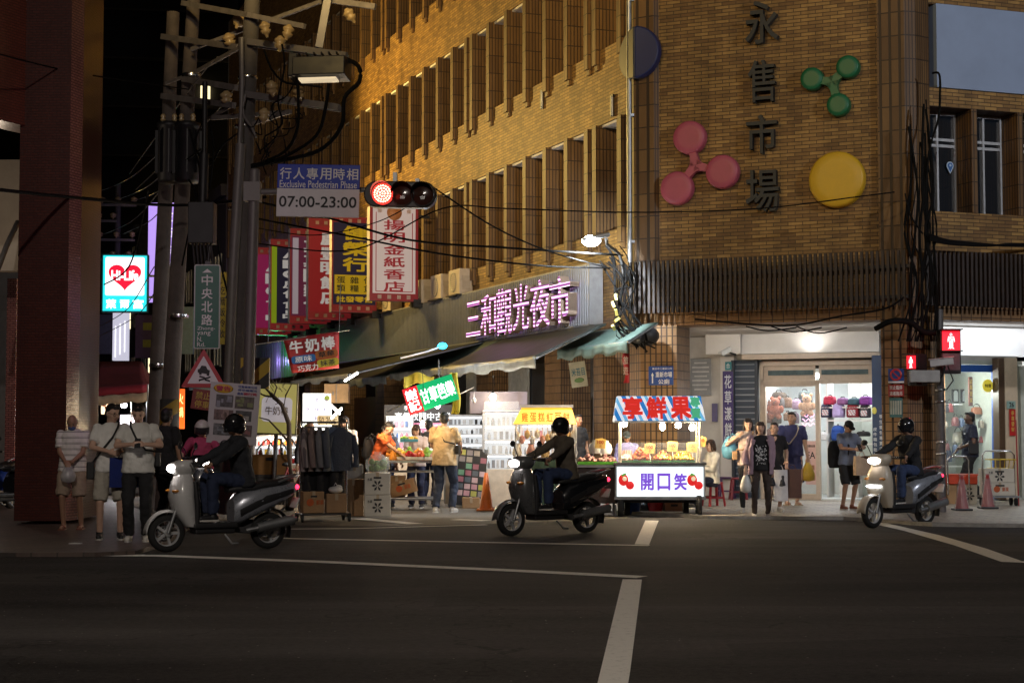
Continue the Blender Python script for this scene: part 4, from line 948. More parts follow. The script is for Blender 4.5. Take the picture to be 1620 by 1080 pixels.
mb.box((W_ / 2, dp, 1.35), (W_ + .3, .1, 2.7)); mb.box((-.1, dp / 2, 1.35), (.1, dp, 2.7)); mb.box((W_ + .1, dp / 2, 1.35), (.1, dp, 2.7)); mb.box((W_ / 2, dp / 2, 2.62), (W_ + .3, dp, .08)); mb.box((W_ / 2, dp / 2, .0), (W_ + .3, dp, .06))
mb.build("room", ROOM, BAG)
mb = MB()
for x in (.3, .75): mb.box((W_ * x, 1.0, 2.54), (.9, .12, .06))
mb.build("ceiling_lamp", emi("shop_tube", (.93, .98, 1), 34), BAG)
SHF = mat("shelf_white", (.75, .74, .72), .5, var=.04)
mb = MB()
for py in (641, 661.5, 698): mb.box((W_ * .75, .9, hz(py, YS + .9)), (W_ * .48, .5, .03))
for x in (.515, .985): mb.box((W_ * x, .9, 1.2), (.03, .5, 2.4))
mb.box((W_ * .25, 1.2, hz(640, YS + 1.2)), (W_ * .44, .4, .03)); mb.build("shelf", SHF, BAG)
mb = MB(); mb.box((W_ * .7, .85, .28), (.38, .4, .5)); mb.box((W_ * .7, .64, .35), (.3, .02, .18)); mb.build("drawer_box", SHF, BAG)
def soft_bag(name, px, py_b, wpx, hpx, m, label, yy=YS + .75, kind=0, m2_=None, group=None):
    x, z = FC.loc(px, py_b, yy); k = FC.w(x, yy, z).y / F; w_, h_ = wpx * k * .97, hpx * k
    t = thing(name, label, "bag", FC.w(x, yy, z), FC.a, group)
    mb = MB(); n = 14
    rings = []
    for f, e in ((0, .88), (.08, 1), (.45, 1.02), (.8, .93), (.95, .72), (1, .45)):
        rings.append([(math.copysign(abs(math.cos(a)) ** .6, math.cos(a)) * w_ / 2 * e, math.copysign(abs(math.sin(a)) ** .7, math.sin(a)) * .13 * e, f * h_) for a in [2 * math.pi * i / n for i in range(n)]])
    mb.loft(rings); mb.build("body", m, t)
    mb = MB()
    if kind == 0: mb.tube([(-w_ * .2, -.03, h_ * .96), (-w_ * .12, -.04, h_ * 1.12), (w_ * .12, -.04, h_ * 1.12), (w_ * .2, -.03, h_ * .96)], .012, 6)
    else: mb.tube([(-w_ * .08, 0, h_ * .98), (0, 0, h_ * 1.1), (w_ * .08, 0, h_ * .98)], .012, 6)
    mb.build("handle", BLACK, t)
    mb = MB(); mb.box((0, -.135, h_ * .34), (w_ * .55, .03, h_ * .42)); mb.box((0, -.125, h_ * .7), (w_ * .8, .02, .012)); mb.build("pocket", m2_ or m, t, bevel=.01)
    return t
CL = lambda n, c, **k: mat("cloth_" + n, c, .75, var=.2, scale=9, **k)
PRT = stripemat("print_patch", [(0, (.7, .7, .72)), (.3, (.1, .1, .12)), (.5, (.6, .62, .6)), (.7, (.3, .05, .08))], 0, .05, 0, .7, R(30))
soft_bag("duffel_bag", 1313, 640, 20, 14, CL("crimson", (.35, .02, .06)), "crimson red duffel bag on the shop's top shelf", group="duffel bags on the top shelf")
soft_bag("duffel_bag", 1334, 640, 19, 11, CL("mauve", (.18, .07, .2)), "mauve duffel bag beside the crimson one", group="duffel bags on the top shelf")
soft_bag("duffel_bag", 1352, 640.5, 21, 11, CL("teal", (.02, .06, .09)), "dark teal duffel bag on the top shelf", group="duffel bags on the top shelf")
soft_bag("duffel_bag", 1370, 640.5, 21, 14, CL("purple", (.14, .02, .2)), "deep purple duffel bag at the top shelf's end", group="duffel bags on the top shelf")
soft_bag("school_bag", 1308, 660, 18, 22, CL("navy", (.01, .015, .05)), "navy school bag with a printed front on the middle shelf", kind=1, m2_=PRT)
soft_bag("school_bag", 1327, 660, 20, 22, CL("lilac", (.38, .32, .6)), "plain lilac school bag on the middle shelf", kind=1)
soft_bag("school_bag", 1350, 660, 21, 22, CL("wine", (.2, .01, .02)), "wine red school bag with a printed front on the middle shelf", kind=1, m2_=PRT)
soft_bag("school_bag", 1369, 660.5, 18, 21, CL("ink", (.02, .02, .03)), "black school bag with a busy print at the shelf end", kind=1, m2_=PRT)
soft_bag("school_bag", 1326, 697, 21, 24, CL("blue", (.01, .06, .3)), "bright blue rucksack on the lowest shelf", kind=1)
soft_bag("plastic_parcel", 1305, 697, 18, 14, CL("clear_white", (.7, .74, .76)), "white plastic wrapped parcel beside the blue rucksack", kind=1)
soft_bag("shoe_pair", 1366, 690, 22, 8, CL("shoe_black", (.015, .015, .018)), "low dark shoes on the lowest shop shelf", kind=1)
soft_bag("handbag", 1233, 640, 26, 20, CL("brown_fur", (.09, .06, .04)), "dark brown furry bag behind the glass door", YS + 1.1)
soft_bag("handbag", 1274, 640, 22, 22, CL("grey_green", (.04, .06, .06)), "square dark grey handbag behind the glass door", YS + 1.1)
for i, (px, py, c, lab) in enumerate(((1227, 645, (.4, .13, .08), "reddish plush toy hanging inside the glass door"), (1277, 640, (.55, .33, .2), "tan plush bear hanging inside the glass door"))):
    x, z = FC.loc(px, py, YS + .25); t = thing("plush_toy", lab, "toy", FC.w(x, YS + .25, z), FC.a); mb = MB()
    mb.ell((0, 0, -.05), (.13, .1, .14)); mb.ell((0, -.02, .12), (.1, .09, .09))
    for s in (-1, 1): mb.ell((s * .08, 0, .2), (.04, .03, .04)); mb.ell((s * .13, -.02, -.03), (.05, .05, .08)); mb.ell((s * .08, -.03, -.18), (.06, .07, .06))
    mb.build("body", mat(f"plush_{i}", c, .95, var=.35, scale=30, bump=1, bscale=70), t); mb = MB(); mb.ell((-.035, -.1, .14), .012, 6, 4); mb.ell((.035, -.1, .14), .012, 6, 4); mb.ell((0, -.11, .11), .018, 6, 4); mb.build("face", BLACK, t)
x0, z1 = FC.loc(1277, 697, YS - .03); x1, z0 = FC.loc(1290, 766, YS - .03)
t = thing("poster", "pink white poster reading EA on the glass shop door", "poster", FC.w((x0 + x1) / 2, YS - .05, (z0 + z1) / 2), FC.a); w_, h_ = abs(x1 - x0) * 1.35, abs(z1 - z0)
mb = MB(); mb.box((0, 0, 0), (w_, .006, h_)); mb.build("sheet", mat("poster_pink", (.62, .4, .36), .6, var=.1), t)
mb = MB(); letters(mb, "EA", 0, h_ * .17, w_ * .8, .13, -.006); letters(mb, "特價出清", 0, h_ * .38, w_ * .8, .05, -.006); mb.build("lettering", INK, t)
mb = MB(); mb.box((.02, -.006, -.3), (w_ * .6, .004, .12)); mb.box((.02, -.006, -.1), (.1, .004, .1)); mb.build("picture", mat("poster_brown", (.3, .13, .06), .6), t)
t = thing("led_sign", "glowing pink scribble sign inside the glass shop door", "sign", FC.w(*[sx(1279, YS + .2), YS + .2, sz(1279, 665, YS + .2)]), FC.a)
mb = MB()
for i in range(3): mb.tube([Vector((-.13 + j * .032, 0, .1 - i * .09 + .03 * math.sin(j * 1.7 + i))) for j in range(9)], .008, 5)
mb.build("tube", emi("pink_tube", (1, .35, .6), 3), t)
light("bag_shop_front", 'AREA', FC.w((xl + xr) / 2, YS + .3, 2.45), 36, (.95, .98, 1), (2.0, .3), FC.w((xl + xr) / 2, YS - 3, .3))

light('arcade_light', 'AREA', FC.w(2.2, 1.6, 3.36), 42, (1, .96, .9), (3.4, .5), FC.w(2.4, 3.4, 0))
light('arcade_light_side', 'AREA', FB.w(3.5, 1.2, 3.36), 12, (.95, .97, 1), (4, .5), FB.w(3.6, 2.6, 0))
# white signboard over the shop and smaller board with the camera
def board(name, label, cat, px0, py0, px1, py1, fr, y, m, thick=.08, bevel=.006):
    xa, za = fr.loc(px0, (py0 + py1) / 2, y); xb, _ = fr.loc(px1, (py0 + py1) / 2, y); xm = (xa + xb) / 2; pm = (px0 + px1) / 2
    zt_, zb_ = fr.loc(pm, py0, y)[1], fr.loc(pm, py1, y)[1]
    t = thing(name, label, cat, fr.w(xm, y, (zt_ + zb_) / 2), fr.a); mb = MB(); mb.box((0, thick / 2, 0), (xb - xa, thick, zt_ - zb_)); mb.build("panel", m, t, bevel=bevel)
    return t, xb - xa, zt_ - zb_
t, w_, h_ = board("sign_board", "wide blank white signboard above the bag shop", "signboard", 1173, 522, 1391, 558, FC, YS - .35, PALEW)
mb = MB(); mb.box((0, .2, -h_ / 2 - .06), (w_, .4, .1)); mb.build("soffit", CREAM, t)
light("signboard_spot", 'SPOT', FC.w(sx(1280, 3.3), 3.3, sz(1280, 563, 3.3)), 16, (1, .93, .85), .04, FC.w(sx(1280, 3.3), 4.2, 5.0), spot_size=R(120), spot_blend=.9)
t, w_, h_ = board("sign_board", "small white board beside the wide signboard and above the camera", "signboard", 1116, 524, 1171, 560, FC, YS - .5, PALEW)
t = thing("security_camera", "small grey bullet camera under the small white board", "camera", FC.w(sx(1150, 3.1), 3.1, sz(1150, 556, 3.1)), FC.a)
mb = MB(); mb.M = Euler((0, R(-28), R(20))).to_matrix().to_4x4(); mb.box((0, 0, 0), (.22, .09, .09)); mb.box((-.02, 0, .055), (.28, .11, .015)); mb.build("body", mat("camera_grey", (.4, .41, .42), .4), t, bevel=.01)
mb = MB(); mb.cyl((.06, .0, -.02), (.16, .12, -.06), .02, n=8); mb.build("bracket", BLACK, t)
# roller shutter, posts, banners
SHUT = stripemat("blue_shutter", [(0, (.22, .25, .3)), (.2, (.035, .055, .09))], 2, .125, 0, .45)
xa, xb = sx(1163), sx(1200); t = thing("roller_shutter", "blue grey roller shutter beside the bag shop", "shutter", FC.w((xa + xb) / 2, YS - .08, .05), FC.a); mb = MB(); n = 30; hs = sz(1180, 566) - .1
for i in range(n): mb.box((0, .01 + .012 * (i % 2), (i + .5) * hs / n), (xb - xa, .03, hs / n * .92))
mb.box((0, .04, hs / 2), (xb - xa, .02, hs)); mb.build("slat", SHUT, t)
mb = MB()
for x in (-.5, .5): mb.box(((xb - xa) * x, -.03, hs / 2), (.06, .1, hs))
mb.build("guide_rail", mat("rail_dark", (.03, .04, .06), .4), t)
t, w_, h_ = board("shop_post", "white post carrying the purple flower banner", "post", 1140, 563, 1162, 790, FC, YS - .1, PALEW, .2)
t, w_, h_ = board("vertical_banner", "purple vertical banner reading flower grass in white characters", "sign", 1143.5, 587, 1160.5, 700, FC, YS - .16, mat("banner_purple", (.07, .05, .2), .5, var=.3, scale=2), .03)
mb = MB(); column_text(mb, "花草漾餅", .0, h_ / 2 - .08, w_ * .62, .27, .06); letters(mb, "DIY", 0, -h_ / 2 + .08, w_ * .7, .1); mb.build("lettering", mat("banner_white", (.75, .78, .85), .5), t)
t, w_, h_ = board("wall_plate", "small teal square plate above the purple banner", "sign", 1147, 572, 1157, 585, FC, YS - .17, mat("teal_plate", (.05, .28, .32), .4), .02)
mb = MB(); letters(mb, "合", 0, 0, w_ * .6, h_ * .6); mb.build("lettering", SW, t)
t, w_, h_ = board("wall_plate", "plain violet plate on the wall by the stools", "sign", 1126, 638, 1135, 667, FC, YS - .02, mat("violet_plate", (.12, .11, .24), .5), .02)
t, w_, h_ = board("notice_board", "grey information board on the arcade wall behind the fruit cart", "notice", 1092, 567, 1125, 625, FC, YS - .02, mat("notice_grey", (.3, .31, .32), .6), .02)
mb = MB()
for i in range(7): mb.box((0, -.006, h_ * (.38 - i * .12)), (w_ * (.8 if i % 3 else .6), .004, .03))
mb.build("text_line", mat("notice_line", (.6, .6, .6), .6), t)
t, w_, h_ = board("blue_poster", "deep blue poster on the wall right above the cart's striped roof", "poster", 1067, 590, 1091, 640, FC, YS - .02, mat("poster_blue", (.01, .06, .35), .4, var=.4, scale=2), .02)
mb = MB(); mb.tube([Vector((-w_ / 2 + i * w_ / 10, -.005, -.1 + .12 * math.sin(i / 3))) for i in range(11)], .015, 5); mb.build("swoosh", mat("poster_cyan", (.2, .5, .8), .4), t)
t, w_, h_ = board("blue_post", "dark blue shop post with small vertical lettering", "post", 1380, 562, 1397, 790, FC, YS - .5, mat("post_blue", (.01, .035, .1), .45), .25)
mb = MB(); column_text(mb, "皮件箱包批發", -.05, -.0, .07, .07, .03, y=-.01); column_text(mb, "學生書包專賣店", .07, .25, .07, .075, .03, y=-.01); mb.build("lettering", mat("post_white", (.5, .55, .6), .5), t)
mb = MB(); mb.ell((-.06, -.01, .33), (.05, .012, .07)); mb.build("emblem", mat("emblem_yellow", (.6, .55, .1), .5), t)
# blue market sign fixed to the corner column, red pennants
def on_col(px, py, y=-.12): x, z = FC.loc(px, py, y); return x, z
t, w_, h_ = board("road_sign", "small blue sign with white arrow on the corner column", "sign", 1026, 579, 1065, 609, FC, -.16, mat("sign_blue_small", (.02, .07, .3), .4, var=.06), .02)
mb = MB(); letters(mb, "重新市場", .06, .02, w_ * .66, .1); letters(mb, "公廁", .06, -.11, w_ * .45, .09); letters(mb, "新北市三重區公所", .03, .13, w_ * .8, .04, bold=.0)
mb.prism([(-w_ * .36, -.14), (-w_ * .31, -.14), (-w_ * .31, 0), (-w_ * .28, 0), (-w_ * .335, .06), (-w_ * .39, 0), (-w_ * .36, 0)], -.008, -.004); mb.build("lettering", SW, t)
for (px, py, hpx, lab) in ((992, 582, 48, "red pennant with white writing beside the corner column"), (1074, 562, 54, "dangling red cloth strip behind the corner column")):
    x, z = FC.loc(px, py, .5); t = thing("pennant", lab, "pennant", FC.w(x, .5, z), FC.a); k = m2(31); mb = MB()
    mb.grid(lambda u, v: Vector(((u - .5) * 13 * k + .03 * math.sin(v * 6), .05 * math.sin(u * 5 + v * 3), (v - .5) * hpx * k)), 5, 10); mb.build("cloth", mat("pennant_red", (.42, .02, .03), .7, var=.15), t, solid=.006)
    mb = MB(); column_text(mb, "旅遊", .0, .22, .1, .15, .05, y=-.07); mb.build("lettering", mat("pennant_white", (.6, .5, .5), .6), t)
# cables round the corner column
CB = thing("cable_bundle", "tangled bundle of cables hanging down the brick corner", "cables", FC.w(0, -.3, 4.5))
for i in range(16):
    x = rnd.uniform(962, 1000); y = rnd.uniform(396, 430); d = 30.4
    pts = [(x - rnd.uniform(0, 20), y - 12, d), (x + rnd.uniform(5, 20), y + rnd.uniform(10, 40), d), (990 + rnd.uniform(-18, 14), 480 + rnd.uniform(-20, 30), d), (985 + rnd.uniform(-10, 30), 520 + rnd.uniform(-6, 12), d), (1010 + rnd.uniform(-10, 30), 530 + rnd.uniform(-8, 30), d - .1)]
    pxtube(CB, pts, rnd.choice((.01, .014, .02)), "cable", CABLE)
mb = MB()
for i in range(5): p = D(974 + rnd.uniform(-5, 8), 470 + i * 12, 30.3) - CB.location; mb.box(p, (.05, .05, .12), rot=(rnd.uniform(-1, 1), rnd.uniform(-1, 1), 0))
mb.build("splice_tape", mat("yellow_tape", (.5, .42, .1), .5), CB)
mb = MB(); mb.ell(D(1018, 531, 30.5) - CB.location, (.3, .16, .2)); mb.ell(D(1008, 535, 30.4) - CB.location, (.16, .14, .14)); mb.build("junction_box", BLACK, CB)
CB2 = thing("cable_bundle", "dark cable bundle running down beside the narrow windows", "cables", FC.w(4.9, -.3, 5))
for i in range(15):
    x = 1455 + rnd.uniform(-14, 18)
    pxtube(CB2, [(x + rnd.uniform(-5, 5), 210 + rnd.uniform(-70, 50), 28.5), (x + rnd.uniform(-10, 10), 300, 28.4), (x + rnd.uniform(-12, 22), 370, 28.4), (x + rnd.uniform(-10, 20), 450, 28.3), (x + rnd.uniform(-20, 20), 540, 28.3)], rnd.choice((.01, .016, .022)))
pxtube(CB2, [(1475, 116, 28.5), (1486, 118, 28.4), (1487, 150, 28.4), (1484, 190, 28.4), (1470, 240, 28.4), (1462, 330, 28.4)], .02)
for j in range(4): pxtube(CB2, [(1470, 370 + j * 3, 28.3), (1500, 380 + j * 2, 28.4), (1560, 386 + j, 28.8), (1600, 389 - j, 29.2), (1680, 386, 29.8)], .018)
pxtube(CB2, [(1432, 306, 28.3), (1440, 340, 28.3), (1460, 370, 28.3)], .014)
pxtube(CB2, [(1100, 505, 29.5), (1240, 515, 29), (1330, 500, 28.6), (1400, 488, 28.3), (1430, 470, 28.2)], .016)
pxtube(CB2, [(1385, 520, 28.4), (1410, 508, 28.2), (1440, 510, 28.2), (1460, 524, 28.2), (1480, 526, 28.2)], .05)
for k_ in range(3): pxtube(CB2, [(1180 + k_ * 40, 516, 29.3), (1215 + k_ * 40, 523 + k_ * 2, 29.2), (1260 + k_ * 40, 518, 29)], .012)

# ================================================================= shop on the right street side
YB = 3.4
def bx_(px, y=YB): return FB.loc(px, 680, y)[0]
t, w_, h_ = board("sign_board", "long blank pale signboard over the blue framed shop", "signboard", 1481, 519, 1700, 563, FB, 1.5, PALEW, .2)
light("right_board_wash", 'AREA', FB.w(FB.loc(1560, 590, .9)[0], .7, 2.7), 15, (.8, .9, 1), (2.5, .1), FB.w(FB.loc(1560, 590, .9)[0], 1.6, 3.3))
t = thing("leather_shop", "shop with a bright blue door frame and shelves of bags", "shop", FB.w(bx_(1484), YB, .05), FB.a)
xr = bx_(1580) - bx_(1484); ht = FB.loc(1530, 573, YB)[1] - .1
mb = MB(); mb.box((.02, 0, ht / 2), (.08, .12, ht)); mb.box((xr - .06, 0, ht / 2), (.13, .12, ht)); mb.box((xr / 2, 0, ht - .07), (xr, .125, .14)); mb.build("door_frame", mat("bright_blue_frame", (.02, .10, .42), .4, var=.1), t, bevel=.006)
mb = MB(); mb.box((xr / 2, .0, ht / 2), (xr - .2, .012, ht - .2)); mb.build("glass_door", GL, t)
mb = MB(); mb.box((xr / 2, 2.3, ht / 2), (xr + 1.2, .1, ht + .3)); mb.box((-.3, 1.2, ht / 2), (.1, 2.4, ht)); mb.box((xr + .6, 1.2, ht / 2), (.1, 2.4, ht)); mb.box((xr / 2, 1.2, ht + .05), (xr + 1.2, 2.4, .08)); mb.box((xr / 2, 1.2, .0), (xr + 1.2, 2.4, .06)); mb.build("room", mat("leather_room", (.55, .58, .52), .7, var=.1), t)
mb = MB(); mb.box((xr * .62, 1.2, ht / 2), (.14, .14, ht)); mb.build("room_column", mat("wood_post", (.25, .13, .06), .5, var=.25), t)
mb = MB()
for z in (.55, .95, 1.4, 1.85):
    mb.box((xr * .25, 1.5, z), (xr * .5, .4, .025)); mb.box((xr * .85, 1.5, z + .1), (xr * .4, .4, .025))
mb.build("shelf", SHF, t)
mb = MB(); mb.ell((xr * .3, 1.3, ht - .25), (.09, .09, .07)); mb.build("ceiling_lamp", emi("warm_globe", (1, .85, .6), 9), t)
light("leather_room_light", 'POINT', FB.w(bx_(1525), YB + .9, 2.3), 90, (.92, 1, .92), .12)
cols = ((.2, .03, .03), (.35, .12, .05), (.05, .05, .06), (.5, .45, .35), (.03, .05, .12), (.4, .06, .05))
for i, (px, py, wp, hp_, lab) in enumerate(((1502, 652, 13, 15, "dark red handbag on the shelf behind the dark clothed man"), (1545, 655, 22, 12, "salmon flat bag on the shelf above the dark clothed man"), (1496, 652, 7, 14, "brown wallet bag close to the blue frame's inner edge"), (1516, 700, 22, 18, "big cream bag low on the blue framed shop's shelf"), (1500, 730, 12, 20, "blue bag on the lowest shelf of the blue framed shop"), (1556, 700, 16, 12, "red purse low at the blue frame's right door post"))):
    x, z = FB.loc(px, py, YB + 1.35); k = m2(33.5); tt = thing("handbag", lab, "bag", FB.w(x, YB + 1.35, z), FB.a); w2, h2 = wp * k, hp_ * k
    mb = MB(); n = 12; mb.loft([[(math.copysign(abs(math.cos(a)) ** .6, math.cos(a)) * w2 / 2 * e, math.sin(a) * .09 * e, f * h2) for a in [2 * math.pi * q / n for q in range(n)]] for f, e in ((0, .95), (.1, 1), (.8, .85), (1, .5))]); mb.build("body", mat(f"leather_{i}", cols[i], .45, var=.2), tt)
    mb = MB(); mb.tube([(math.cos(R(180 * q / 8)) * w2 * .3, 0, h2 * .95 + math.sin(R(180 * q / 8)) * h2 * .45) for q in range(9)], .008, 5); mb.build("handle", BLACK, tt)
for px, lab in ((1512, "white arched picture frame on the upper shop shelf"), (1526, "second white arched picture frame beside the first")):
    x, z = FB.loc(px, 626, YB + 1.9); k = m2(34); tt = thing("picture_frame", lab, "frame", FB.w(x, YB + 1.9, z), FB.a); mb = MB(); mb.box((0, .02, 0), (12 * k, .03, 22 * k)); mb.build("border", BLACK, tt); mb = MB(); mb.prism([(-4 * k, -9 * k), (4 * k, -9 * k)] + [(4 * k * math.cos(R(18 * q)), 4 * k + 5 * k * math.sin(R(18 * q))) for q in range(11)], -.01, .0); mb.build("arch", mat("arch_white", (.7, .75, .75), .5), tt)
t, w_, h_ = board("round_sign", "yellow round sign on the blue framed glass", "sign", 1556, 600, 1569, 620, FB, YB - .03, GL, .004)
mb = MB(); mb.lathe([(.001, 0), (.13, 0), (.13, .01)], (0, -.012, 0), 24, True, 'Y'); mb.build("disc", emi("yellow_round", (.8, .66, .06), .4), t); mb = MB(); letters(mb, "特賣", 0, 0, .15, .07, -.014); mb.build("lettering", INK, t)
t, w_, h_ = board("vertical_plaque", "dark brown plaque with gold characters inside the blue framed shop", "sign", 1533, 596, 1539, 642, FB, YB + .9, mat("plaque_brown", (.12, .03, .02), .4), .03)
mb = MB(); column_text(mb, "皮革世家", 0, h_ / 2 - .04, .06, .1, .03); mb.build("lettering", mat("gold_leaf", (.6, .4, .1), .3, .5), t)
# wall pieces to the right of that door
t, w_, h_ = board("shop_post", "brown varnished shop post next to the blue door frame", "post", 1581, 566, 1590, 790, FB, YB - .3, mat("varnish_brown", (.1, .06, .035), .4), .2)
t, w_, h_ = board("shop_post", "cream tiled pillar with a red spring couplet", "post", 1591, 566, 1611, 790, FB, YB - .3, mat("cream_pillar", (.62, .5, .36), .6, var=.1), .3)
t, w_, h_ = board("couplet", "red paper couplet with gold writing on the cream pillar", "poster", 1597, 647, 1607, 689, FB, YB - .34, mat("couplet_red", (.5, .02, .02), .5), .006)
mb = MB(); column_text(mb, "恭喜發財", 0, h_ / 2 - .03, .07, .09, .02); mb.build("lettering", mat("couplet_gold", (.75, .5, .12), .4), t)
t, w_, h_ = board("wall_plate", "small green and white house number plate over the couplet", "sign", 1593, 634, 1607, 646, FB, YB - .34, mat("plate_pale_green", (.3, .45, .4), .4), .01)
mb = MB(); letters(mb, "26", 0, 0, w_ * .5, h_ * .6); mb.build("lettering", INK, t)
t, w_, h_ = board("shop_interior", "bright white shop opening cut off by the frame's edge", "shop", 1613, 572, 1700, 790, FB, YB + .8, PALEW, .1)
mb = MB()
for i in range(6): mb.box((-w_ / 2 + .2, -.25, -h_ / 2 + .3 + i * .35), (.5, .4, .03))
mb.build("shelf", SHF, t)
light("edge_shop_light", 'POINT', FB.w(bx_(1640), YB + .2, 2.2), 40, (.95, 1, 1), .1)
# pole with pedestrian signals
t = thing("signal_post", "dark post by the right column holding two pedestrian signals", "signal post", FB.w(.35, -.35, .05))
mb = MB(); mb.cyl((0, 0, 0), (0, 0, 3.5), .085, .08, 12); mb.build("post", mat("post_grey", (.12, .11, .11), .5, .3, var=.3), t)
mb = MB()
for z in (1.0, 1.2, 1.9, 2.1): mb.lathe([(.1, -.015), (.105, 0), (.1, .015)], (0, 0, z), 12)
mb.build("band", CHROME, t)
def pedman(mb, s):
    mb.prism([(math.cos(R(30 * i)) * .17 * s, .72 * s + math.sin(R(30 * i)) * .17 * s) for i in range(12)], -.01, -.004)
    mb.prism([(-.32 * s, .5 * s), (.32 * s, .5 * s), (.42 * s, -.1 * s), (.3 * s, -.1 * s), (.24 * s, .25 * s), (.2 * s, -.15 * s), (.2 * s, -.75 * s), (.38 * s, -.9 * s), (.03 * s, -.9 * s), (.03 * s, -.2 * s), (-.03 * s, -.2 * s), (-.03 * s, -.9 * s), (-.38 * s, -.9 * s), (-.2 * s, -.75 * s), (-.2 * s, -.15 * s), (-.24 * s, .25 * s), (-.3 * s, -.1 * s), (-.42 * s, -.1 * s)], -.01, -.004)
PRED, PMAN = emi("ped_red", (1, .015, .03), 1.3), emi("ped_man", (1, .8, .8), 2.6)
def pedsignal(px0, py0, px1, py1, pyb, rz, label, d=28.0):
    k = m2(d); c = D((px0 + px1) / 2, (py0 + py1) / 2, d); t = thing("pedestrian_signal", label, "pedestrian signal", c, rz); w_ = (px1 - px0) * k / max(.5, math.cos(rz)) * (1 if rz < .5 else .85); h_ = (py1 - py0) * k; hb = (pyb - py1) * k
    mb = MB(); mb.box((0, .17, (0 - hb) / 2), (w_ * 1.12, .3, h_ + hb + .06)); mb.build("housing", GRN if rz > .2 else mat("signal_black", (.015, .014, .014), .4), t, bevel=.015)
    mb = MB(); mb.box((0, .0, 0), (w_ * .94, .02, h_ * .95)); o = mb.build("lens", PRED, t); mb = MB(); pedman(mb, h_ * .44); mb.build("standing_man", PMAN, o)
    mb = MB(); mb.box((0, .005, -h_ / 2 - hb / 2), (w_ * .94, .02, hb * .85)); mb.build("dark_lens", mat("signal_dark_lens", (.12, .11, .12), .25, var=.2), t)
    mb = MB(); mb.box((0, -.04, h_ / 2 + .02), (w_ * 1.15, .16, .02)); mb.box((0, -.03, -h_ / 2 - .0), (w_ * 1.15, .12, .015)); mb.build("visor", BLACK, t); return t
pedsignal(1490, 523, 1519, 555, 588, R(0), "pedestrian signal with a red standing man facing the crossing")
pedsignal(1436, 562, 1447, 584, 607, R(-48), "side turned pedestrian signal in a green housing on the post")
light("ped_red_spill", 'POINT', D(1504, 540, 27.6), 5, (1, .05, .05), .1)
t = thing("security_camera", "white street camera on a curled bracket under the pedestrian signal", "camera", D(1490, 573, 27.6)); mb = MB(); mb.M = Euler((0, R(-6), R(-15))).to_matrix().to_4x4(); mb.box((0, 0, 0), (.38, .12, .11)); mb.box((.0, 0, .065), (.42, .15, .015)); mb.build("body", mat("camera_white", (.5, .49, .5), .4), t, bevel=.012)
mb = MB(); mb.tube([(.05, 0, -.06), (.02, .05, -.22), (-.08, .1, -.32), (-.3, .12, -.34)], .022); mb.tube([(.1, 0, -.06), (.2, .05, -.3), (.1, .1, -.45), (-.05, .1, -.4)], .012); mb.build("bracket", BLACK, t)
mb = MB(); mb.box((-.28, .05, -.23), (.5, .1, .2)); mb.build("control_box", mat("box_grey", (.35, .34, .33), .5), t, bevel=.01)
# no-entry plate on the right column
t, w_, h_ = board("road_sign", "blue plate with a red prohibition ring on the right column", "sign", 1405, 583, 1430, 606, FC, -.2, mat("sign_blue_small", (.02, .07, .3), .4), .02)
mb = MB(); mb.lathe([(.075, 0), (.105, 0), (.105, -.01), (.075, -.01)], (0, -.004, .02), 20, False, 'Y'); mb.bar((-.06, -.008, .08), (.06, -.008, -.04), .01, .02); mb.build("ring", mat("ring_red", (.5, .03, .03), .4), t)
mb = MB(); mb.box((0, -.004, -h_ / 2 + .02), (w_, .006, .03)); mb.build("border", SW, t)
t, w_, h_ = board("road_sign", "red plate with white writing below the blue prohibition plate", "sign", 1405, 608, 1430, 627, FC, -.2, mat("plate_red", (.35, .03, .03), .4), .02)
mb = MB(); letters(mb, "禁止臨停", 0, .05, w_ * .8, .07); letters(mb, "違者拖吊", 0, -.05, w_ * .8, .07); mb.build("lettering", SW, t)
t, w_, h_ = board("poster", "faded teal poster strip under the red plate on the right column", "poster", 1407, 629, 1428, 660, FC, -.2, mat("poster_teal", (.05, .16, .17), .6, var=.4, scale=10), .01)
mb = MB()
for i in range(5): mb.box((-w_ * .36 + i * w_ * .18, -.006, 0), (.03, .004, h_ * .7))
mb.build("picture", mat("poster_pale", (.4, .45, .4), .6), t)

# ================================================================= street lamp with the cold light
L0 = D(937, 381, 29.6)
t = thing("street_lamp", "bright cold white street lamp bracketed to the brick corner", "street lamp", L0)
mb = MB(); mb.M = Euler((0, R(-12), 0)).to_matrix().to_4x4(); mb.box((.08, 0, .05), (.5, .2, .07)); mb.build("housing", STEEL, t, bevel=.02)
mb = MB(); mb.ell((-.02, 0, -.0), (.17, .13, .1)); mb.build("lamp", emi("lamp_led", (.88, .95, 1), 60), t)
pts = [L0 + Vector((.25, 0, .03)), D(960, 386, 29.8), D(980, 402, 30.2), D(986, 424, 30.5), D(987, 445, 30.6)]
mb = MB(); mb.tube([p - L0 for p in pts], .03, 8); mb.build("arm", STEEL, t)
light("street_lamp_led", 'SPOT', L0 + Vector((-.05, -.08, -.14)), 750, LED, .1, L0 + Vector((-.85, 1.5, -1.34)), spot_size=R(146), spot_blend=.35)

